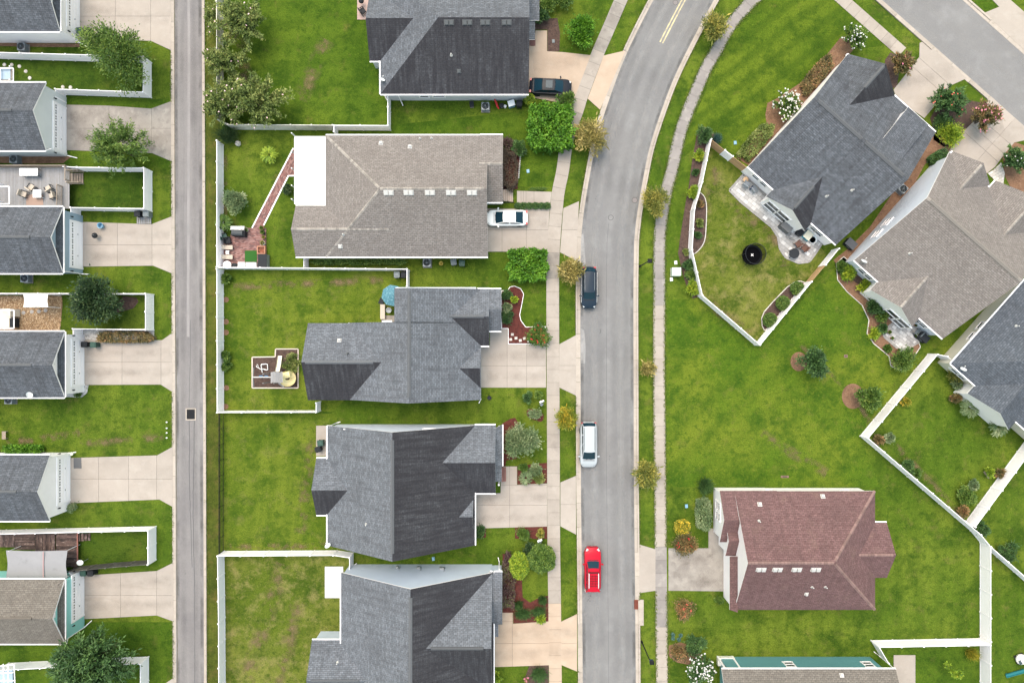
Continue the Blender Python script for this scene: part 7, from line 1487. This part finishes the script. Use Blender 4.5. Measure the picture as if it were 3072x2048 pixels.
lathe_thing('paint_bucket', 1515, 319, [(.13, 0), (.16, .36), (.17, .36), (.14, .34), (.02, .05)], WHITEPL, 'white bucket beside the small dark box', 'bucket', z=0.0)
lathe_thing('paint_bucket', 1323, 790, [(.18, 0), (.22, .4), (.24, .4), (.19, .36), (.02, .05)], M('mustard', (.36, .28, .06)), 'mustard yellow bucket near the tan house air conditioner', 'bucket', z=0.0)
lathe_thing('flower_pot', 1468, 1193, [(.14, 0), (.22, .35), (.24, .36), (.19, .30), (.02, .28)], DARKPL, 'round dark pot on the strip of lawn below the garage gable', 'pot', z=0.0)
lathe_thing('flower_pot', 213, 1361, [(.12, 0), (.18, .32), (.20, .33), (.16, .30), (.02, .28)], M('pale_ring', (.52, .56, .44)), 'pale ring pot at the plain gabled garage corner', 'pot', z=0.0)
# recess behind H3: parasol, grill, bench
r = wrap('patio_parasol', 1176, 886, 'turquoise patterned parasol tucked under the grey roof edge', 'parasol', .2, None, 0, 2.1); b = MB(); b.tube([(0, 0, 0), (0, 0, 2.35)], .025, 7); add('pole', b.done('pole', GREYMET), r)
PAR = M('parasol_cloth', (.055, .155, .20), [((.15, .28, .33), 5, .52, .62, .9)], .8)
for k in range(8): a0, a1 = k * math.pi / 4, (k + 1) * math.pi / 4; am = (a0 + a1) / 2; add('canopy_panel', mesh('canopy_panel', [(0, 0, 2.38), (1.2 * math.cos(a0), 1.2 * math.sin(a0), 1.95), (1.12 * math.cos(am), 1.12 * math.sin(am), 1.93), (1.2 * math.cos(a1), 1.2 * math.sin(a1), 1.95)], [(0, 1, 2), (0, 2, 3)], [PAR]), r)
b = MB(); b.lathe([(.25, 0), (.25, .06), (.05, .1)], seg=12); add('base', b.done('base', DARKPL), r)
r = lathe_thing('kettle_grill', 1168, 931, [(.03, .5), (.24, .56), (.30, .72), (.31, .78), (.24, .78), (.22, .70), (.03, .66)], GREYMET, 'open round grill on the slab beside the parasol', 'grill')
for k in range(3): a = k * 2.09; b = MB(); b.tube([(.16 * math.cos(a), .16 * math.sin(a), .55), (.3 * math.cos(a), .3 * math.sin(a), 0)], .015, 5); add('leg', b.done('leg', GREYMET), r)
cabinet('deck_box', 1148, 935, .46, 1.6, .5, TAN, TAN, 'long beige deck box beside the round grill', 'box', 0, .06); cabinet('deck_box', 1162, 966, 1.0, .34, .4, WHITEPL, WHITEPL, 'white bench box at the recess wall', 'box', 0, .06)
flat('parasol_cover', [(1136, 910), (1143, 892), (1153, 905), (1150, 914)], .3, .05, DARKPL, 'dark folded cover beside the turquoise parasol', 'cover')
chair(1087, 32, .6, DARKPL, DARKPL, 'dark chair on the pinkish slab at the top', .06); lathe_thing('kettle_grill', 1086, 8, [(.03, .5), (.24, .56), (.31, .74), (.29, .82), (.18, .96), (.03, 1.0)], DARKPL, 'black round grill on the pinkish slab at the top', 'grill')
# ---- playground
o = P(830, 1131); r = root('playset', (o[0], o[1], 0), 'wooden playset with plank roof, cream spiral slide and swing beam', 'playset')
def L(u, v, z): p = P(u, v, z); return (p[0] - o[0], p[1] - o[1], z)
for u in (815, 846):
    for v in (1118, 1145): q = L(u, v, 0); b = MB(); b.box((q[0], q[1], 1.35), (.1, .1, 2.7)); add('post', b.done('post', DECKW), r)
a, c = L(812, 1115, 2.85), L(848, 1148, 2.85); n = 12
for i in range(n):
    x = a[0] + (c[0] - a[0]) * (i + .5) / n; b = MB(); b.box((x, (a[1] + c[1]) / 2 + rng.uniform(-.05, .05), 2.8 + .14 * (1 - abs(i - 5.5) / 6)), ((c[0] - a[0]) / n - .008, (a[1] - c[1]) * rng.uniform(.94, 1.03), .03)); add('roof_board', b.done('roof_board', DECKW), r)
b = MB(); q = L(830, 1131, 1.4); b.box((q[0], q[1], 1.4), (1.2, 1.1, .06)); add('platform', b.done('platform', DECKW), r)
b = MB(); b.tube([L(757, 1131, 2.3), L(815, 1131, 2.3)], .055, 6); add('swing_beam', b.done('swing_beam', M('pale_beam', (.55, .53, .52))), r)
for v in (1102, 1160): b = MB(); b.tube([L(759, 1131, 2.3), L(762, v, .0)], .05, 6); add('swing_leg', b.done('swing_leg', DECKW), r)
for u in (783, 799):
    b = MB(); q = L(u, 1128, .5); b.box(q, (.42, .18, .03)); sw = add('swing_seat', b.done('swing_seat', M('swing_blue', (.02, .10, .20), rough=.5) if 'swing_blue' not in bpy.data.materials else bpy.data.materials['swing_blue']), r)
    for d in (-.18, .18): b = MB(); t = L(u, 1131, 2.3); b.tube([(q[0] + d, q[1], .5), (t[0] + d, t[1], 2.28)], .01, 4); add('chain', b.done('chain', GREYMET), sw)
b = MB(); pts = [L(833, 1114, 1.4), L(835, 1104, 1.1), L(838, 1090, .5), L(840, 1072, .25), L(841, 1067, .24)]
for i in range(len(pts) - 1):
    p0, p1 = np.array(pts[i]), np.array(pts[i + 1]); 
    for (o0, z0, o1, z1) in ((-.22, .0, .22, .0), (-.24, 0, -.24, .16), (.24, 0, .24, .16)): b.poly([p0 + (o0, 0, z0), p0 + (o1, 0, z1), p1 + (o1, 0, z1), p1 + (o0, 0, z0)])
add('slide', b.done('slide', M('cream_plastic', (.70, .66, .54), rough=.35)), r)
cen = np.array(L(874, 1134, 0)); b = MB(); n = 26; V = []; F = []
for i in range(n):
    t = i / (n - 1); a = math.pi * .5 + t * 2 * math.pi * 1.15; R = .5; c = cen + (R * math.cos(a) * 1.0, R * math.sin(a), 1.75 - 1.45 * t); ra = np.array((math.cos(a), math.sin(a), 0))
    for w, z in ((-.36, .22), (-.30, .02), (0, -.05), (.30, .02), (.36, .22)): V.append(tuple(c + ra * w + (0, 0, z)))
for i in range(n - 1):
    for j in range(4): F.append((i * 5 + j, i * 5 + j + 1, i * 5 + 6 + j, i * 5 + 5 + j))
add('spiral_slide', mesh('spiral_slide', V, F, [YELPL], smooth=True), r)
b = MB(); b.tube([L(848, 1127, 1.55), L(862, 1124, 1.7), L(872, 1121, 1.75)], [.36, .38, .34], 12); add('slide_tube', b.done('slide_tube', YELPL, True), r)
b = MB(); b.box(L(845, 1153, .9), (.7, .3, .05), -.6); add('climbing_ramp', b.done('climbing_ramp', DECKW), r)
r = wrap('toy_goal', 797, 1100, 'white tubular toy goal lying in the play area', 'toy', 0, None, .03); b = MB(); b.tube([(-.35, -.62, .05), (-.32, .2, .5), (-.28, .30, .52), (.28, .34, .5), (.38, .3, .48), (.30, -.30, .1), (.2, -.36, .08), (-.34, -.22, .1)], .05, 6); add('frame', b.done('frame', WHITEPL, True), r); b = MB(); b.tube([(-.35, -.35, .08), (-.95, .05, .3), (-.8, .28, .3), (-.75, .0, .1)], .04, 6); add('brace', b.done('brace', WHITEPL, True), r)
# ---- trampoline
r = wrap('trampoline', 2256, 765, 'round black trampoline with safety net on the fenced lawn', 'trampoline', 0, None, 0, .7); R = 1.14
b = MB(); b.lathe([(R, .72), (R, .78), (R * .80, .79), (R * .80, .73)], seg=28); add('safety_pad', b.done('safety_pad', M('pad_black', (.007, .008, .010), rough=.8, spec=.05)), r); b = MB(); b.lathe([(.02, .745), (R * .8, .75), (R * .8, .74), (.02, .735)], seg=28); mt = add('jumping_mat', b.done('jumping_mat', M('mat_black', (.004, .004, .005), rough=.9, spec=.0)), r)
for k in range(2): b = MB(); b.box((0, 0, .757), (.36, .06, .006), .8 + k * 1.57); add('logo_mark', b.done('logo_mark', TRIM), mt)
for k in range(6):
    a = k * math.pi / 3; b = MB(); b.tube([(R * 1.02 * math.cos(a), R * 1.02 * math.sin(a), 0), (R * 1.03 * math.cos(a), R * 1.03 * math.sin(a), 1.95)], .028, 6); add('pole', b.done('pole', DARKPL), r)
NET = M('safety_net', (.006, .006, .007), rough=.9, spec=.0); nb = NET.node_tree.nodes['Principled BSDF']; nb.inputs['Alpha'].default_value = .6
n = 28; V = [(R * 1.0 * math.cos(i * 2 * math.pi / n), R * 1.0 * math.sin(i * 2 * math.pi / n), z) for z in (.8, 1.9) for i in range(n)]; add('net', mesh('net', V, [(i, (i + 1) % n, n + (i + 1) % n, n + i) for i in range(n)], [NET]), r)
b = MB(); b.tube([(R * math.cos(x), R * math.sin(x), 1.92) for x in np.linspace(0, 2 * math.pi, 29)], .03, 5); add('net_ring', b.done('net_ring', DARKPL), r)
# ---- rotated house patio furniture
WOODC = M('brown_wood', (.11, .055, .042), rough=.7); GREYC = M('grey_sling', (.22, .24, .27), rough=.8)
r = lathe_thing('garden_pouf', 2238, 538, [(.22, 0), (.30, .1), (.30, .32), (.2, .40), (.02, .42)], M('apricot_cloth', (.55, .36, .22), rough=.9), 'round apricot pouf behind the left grey chair', 'pouf', z=.06); b = MB(); b.lathe([(.31, .2), (.32, .22), (.31, .24)], seg=16); add('piping', b.done('piping', TAN), r)
r = wrap('blue_towel', 2246, 558, 'navy blue towel hanging on the left grey chair', 'towel', .9, None, .06, .6); b = MB(); b.box((0, -.34, .62), (.5, .10, .04)); b.box((.02, -.40, .40), (.46, .03, .42)); add('cloth', b.done('cloth', M('navy_cloth', (.02, .03, .09), rough=.9)), r)
chair(2240, 552, .9, GREYMET, GREYC, 'left grey chair on the curved stone patio', .06); chair(2263, 567, .6, GREYMET, GREYC, 'right grey chair on the curved stone patio', .06)
chair(2396, 731, 2.2, WOODC, WOODC, 'upper brown wooden chair on the curved stone patio', .06); chair(2415, 744, 2.4, WOODC, WOODC, 'lower brown wooden chair on the curved stone patio', .06)
table(2383, 760, 0, 1.15, 1.15, .55, DARKPL, 'round black table at the end of the curved stone patio', .06, round_=True)
cabinet('grill_island', 2360, 681, 1.25, .72, .95, M('grill_cover', (.10, .10, .105), rough=.7), M('grill_lid', (.12, .12, .125), rough=.6), 'dark grey covered grill against the rotated house wall', 'grill', -.72, .06); cabinet('patio_storage', 2401, 697, .62, .62, .7, DARKPL, DARKPL, 'black storage seat beside the covered grill', 'box', -.6, .06)
cabinet('kids_table', 2424, 706, .8, .9, .5, M('kids_cyan', (.05, .42, .52), rough=.4), M('cream_pad', (.66, .62, .5)), 'cyan and cream toy table on the curved stone patio', 'toy', -.7, .06)
r = lathe_thing('paddling_tub', 2440, 718, [(.36, 0), (.44, .28), (.47, .28), (.42, .24), (.36, .06), (.02, .05)], WHITEPL, 'white and blue toy tub on the curved stone patio', 'tub', z=.06); b = MB(); b.lathe([(.02, .10), (.36, .10)], seg=16); add('water', b.done('water', M('toy_blue', (.03, .22, .36), rough=.1)), r)
cabinet('deck_box', 2554, 731, 1.15, .85, .7, DARKPL, M('box_charcoal', (.055, .06, .07), rough=.5), 'charcoal deck box in the gap between rotated houses', 'box', RA, 0)
chair(2756, 998, 2.3, GREYMET, GREYPL, 'grey chair on the pale stone patio', .06); cabinet('covered_grill', 2773, 1012, 1.1, .75, .9, DARKPL, DARKPL, 'black covered grill at the edge of the pale stone patio', 'grill', RA, 0)
for u, v, R, m, l in ((2749, 1006, .22, DARKPL, 'dark pot beside the covered grill on the pale patio'), (2676, 1014, .16, TERRA, 'terracotta pot at the left edge of the pale patio'), (2668, 996, .2, TERRA, 'brown pot at the upper left of the pale patio'), (2695, 1049, .15, TERRA, 'small pot at the lower tip of the pale patio'), (2735, 1046, .18, STONE, 'pale pot at the lower right of the pale patio'), (2747, 975, .16, TERRA, 'small pot by the corner post of the tan house')): pot(u, v, R, .35, m, l)
r = wrap('garden_hose', 2362, 705, 'dark garden hose coiled on the curved stone patio', 'hose', 0, None, .07); b = MB(); q = [(.35 * math.cos(t) + .05 * t, .25 * math.sin(t) - .03 * t, .02 + .004 * t) for t in np.linspace(0, 11, 40)] + [(1.3, -.3, .03), (1.9, -.75, .03)]; b.tube(q, .02, 5); add('hose', b.done('hose', M('hose_grey', (.16, .17, .17))), r)
# lower right
r = wrap('toy_car', 3066, 1978, 'pale toy car cut by the right edge', 'toy', .4, None, 0, .5); b = MB(); b.lathe([(.02, .2), (.55, .2), (.6, .4), (.45, .62), (.02, .66)], seg=16); add('body', b.done('body', M('toy_pale', (.55, .53, .52))), r); b = MB(); b.box((-.32, -.1, .60), (.3, .5, .08)); add('window', b.done('window', GLASS), r)
for x in (-.4, .4):
    for y in (-.4, .4): b = MB(); b.tube([(x, y - .06, .14), (x, y + .06, .14)], .14, 10); add('wheel', b.done('wheel', TYRE), r)
r = wrap('garden_slide', 3046, 2018, 'long teal slide lying on the lawn at the right edge', 'slide', .28, None, 0, .2); b = MB(); b.box((0, 0, .16), (2.2, .34, .04)); b.box((0, .18, .22), (2.2, .04, .16)); b.box((0, -.18, .22), (2.2, .04, .16)); add('chute', b.done('chute', TEALPL), r); b = MB(); b.box((.9, 0, .07), (.08, .4, .14)); b.box((-.9, 0, .07), (.08, .4, .14)); add('foot', b.done('foot', TEALPL), r)
r = wrap('planter_box', 2965, 1418, 'small wooden planter box near the diagonal fence', 'planter', .6, None, 0); 
for dx, dy, sx, sy in ((-.4, 0, .06, .86), (.4, 0, .06, .86), (0, .4, .74, .06), (0, -.4, .74, .06)): b = MB(); b.box((dx, dy, .12), (sx, sy, .24)); add('board', b.done('board', RAILW), r)
b = MB(); b.box((0, 0, .1), (.74, .74, .16)); add('soil', b.done('soil', BRNM), r)
for u, v, l in ((2537, 1068, 'small molehill of bare earth on the open lawn'), (2354, 1429, 'flat brown grate on the lawn above the red-brown house')):
    r = wrap('lawn_drain', u, v, l, 'drain', 0); b = MB(); b.box((0, 0, .02), (.9 if v > 1200 else .4, .25 if v > 1200 else .35, .05)); add('grate', b.done('grate', M('drain_rust%d' % v, (.16, .10, .08))), r); b = MB(); b.box((0, 0, .05), (.5 if v > 1200 else .2, .08, .02)); add('bar', b.done('bar', DARKPL), r)
for i, (u, v) in enumerate(((2019, 1902), (2019, 1914), (2042, 1905), (2037, 1917))): plant('ball', u, v, 4.5, .4, 'bluegreen', ['upper left', 'lower left', 'upper right', 'lower right'][i] + ' small purple-blue flower clump beside the right sidewalk', 220, ls=.08)
for i, (u, v) in enumerate(((503, 1265), (503, 1283), (503, 1297), (503, 1312))):
    r = wrap('yard_marker', u, v, ['first', 'second', 'third', 'fourth'][i] + ' little white marker from the top on the lawn by the alley', 'marker', 0, 'white markers by the alley'); b = MB(); b.box((0, 0, .1), (.05, .05, .2)); add('stake', b.done('stake', TRIM), r); b = MB(); b.box((0, 0, .22), (.14, .12, .05)); add('cap', b.done('cap', TRIM), r)
# white edging stones beside the brown hedge
ORD = ['topmost', 'second', 'third', 'fourth', 'fifth', 'sixth', 'seventh', 'eighth', 'ninth', 'tenth', 'eleventh', 'twelfth', 'thirteenth', 'lowest']
for i in range(14):
    v = 466 + i * 5.6; u = 1561 - i * .45
    if 535 < v < 545: continue
    r = wrap('edging_stone', u, v, ORD[i] + ' white edging stone in the row beside the brown hedge', 'stone', .3 * i, 'white edging stones by the brown hedge'); b = MB(); b.lathe([(.08, 0), (.11, .06), (.07, .13), (.02, .14)], seg=7); add('stone', b.done('stone', STONE), r)
# ragged grass growing over the pavement and kerb edges
def paved(u_, v_):
    if 480 < u_ < 530: return any(a < v_ < b_ for a, b_ in ((-99, 150), (306, 482), (652, 818), (1001, 1173), (1341, 1517), (1688, 1860), (2032, 2200)))
    return isdrop(u_, v_) or (1640 < v_ < 1772 and 1900 < u_ < 2010)
def tufts(name, q, off, n, seed, label, w=3.0):
    r_ = np.random.default_rng(seed); q = resample(q, 6); nn = normals(q); k = r_.integers(len(q), size=n); amp = .5 + .5 * np.sin(k * .37 + seed) * np.sin(k * .113)
    pp = q[k] + nn[k] * (off + r_.normal(0, w * .5, n) * amp)[:, None] + r_.uniform(-3, 3, (n, 2)); pp = np.array([p_ for p_ in pp if not paved(*p_)]); n = len(pp); pos = np.array([P(a, b_, 0) for a, b_ in pp]); pos[:, 2] = .05
    dr = r_.normal(size=(n, 3)) * (1, 1, .3) + (0, 0, .5); o = add(name, leaf_mesh('grass_tufts', pos, dr, r_.uniform(.10, .24, n), .06, r_.random(n), GRT, r_), kind='stuff'); o['label'] = label; o['category'] = 'grass'
GRT = leaf_mat('grass_blade', (.045, .085, .010), (.080, .125, .014), (.15, .16, .03))
rc = offs(rq, 17.5 * (1 if normals(rq)[5][0] < 0 else -1))
for k, (o_, w_) in enumerate(((17.5, 3.2), (-17.5, 2.2))): tufts('grass_edge', rc, o_, 5200, 11 + k, 'ragged grass along the %s edge of the right sidewalk' % ('outer' if k else 'inner'), w_)
for k, o_ in enumerate((94, -94)): tufts('grass_edge', road_c, o_, 3600, 21 + k, 'ragged grass behind the %s street kerb' % ('right' if k else 'left'), 2.2)
for k, o_ in enumerate((52, -52)): tufts('grass_edge', alley_c, o_, 2600, 31 + k, 'ragged grass along the %s alley kerb' % ('right' if k else 'left'), 2.0)
print('objects', len(bpy.data.objects))
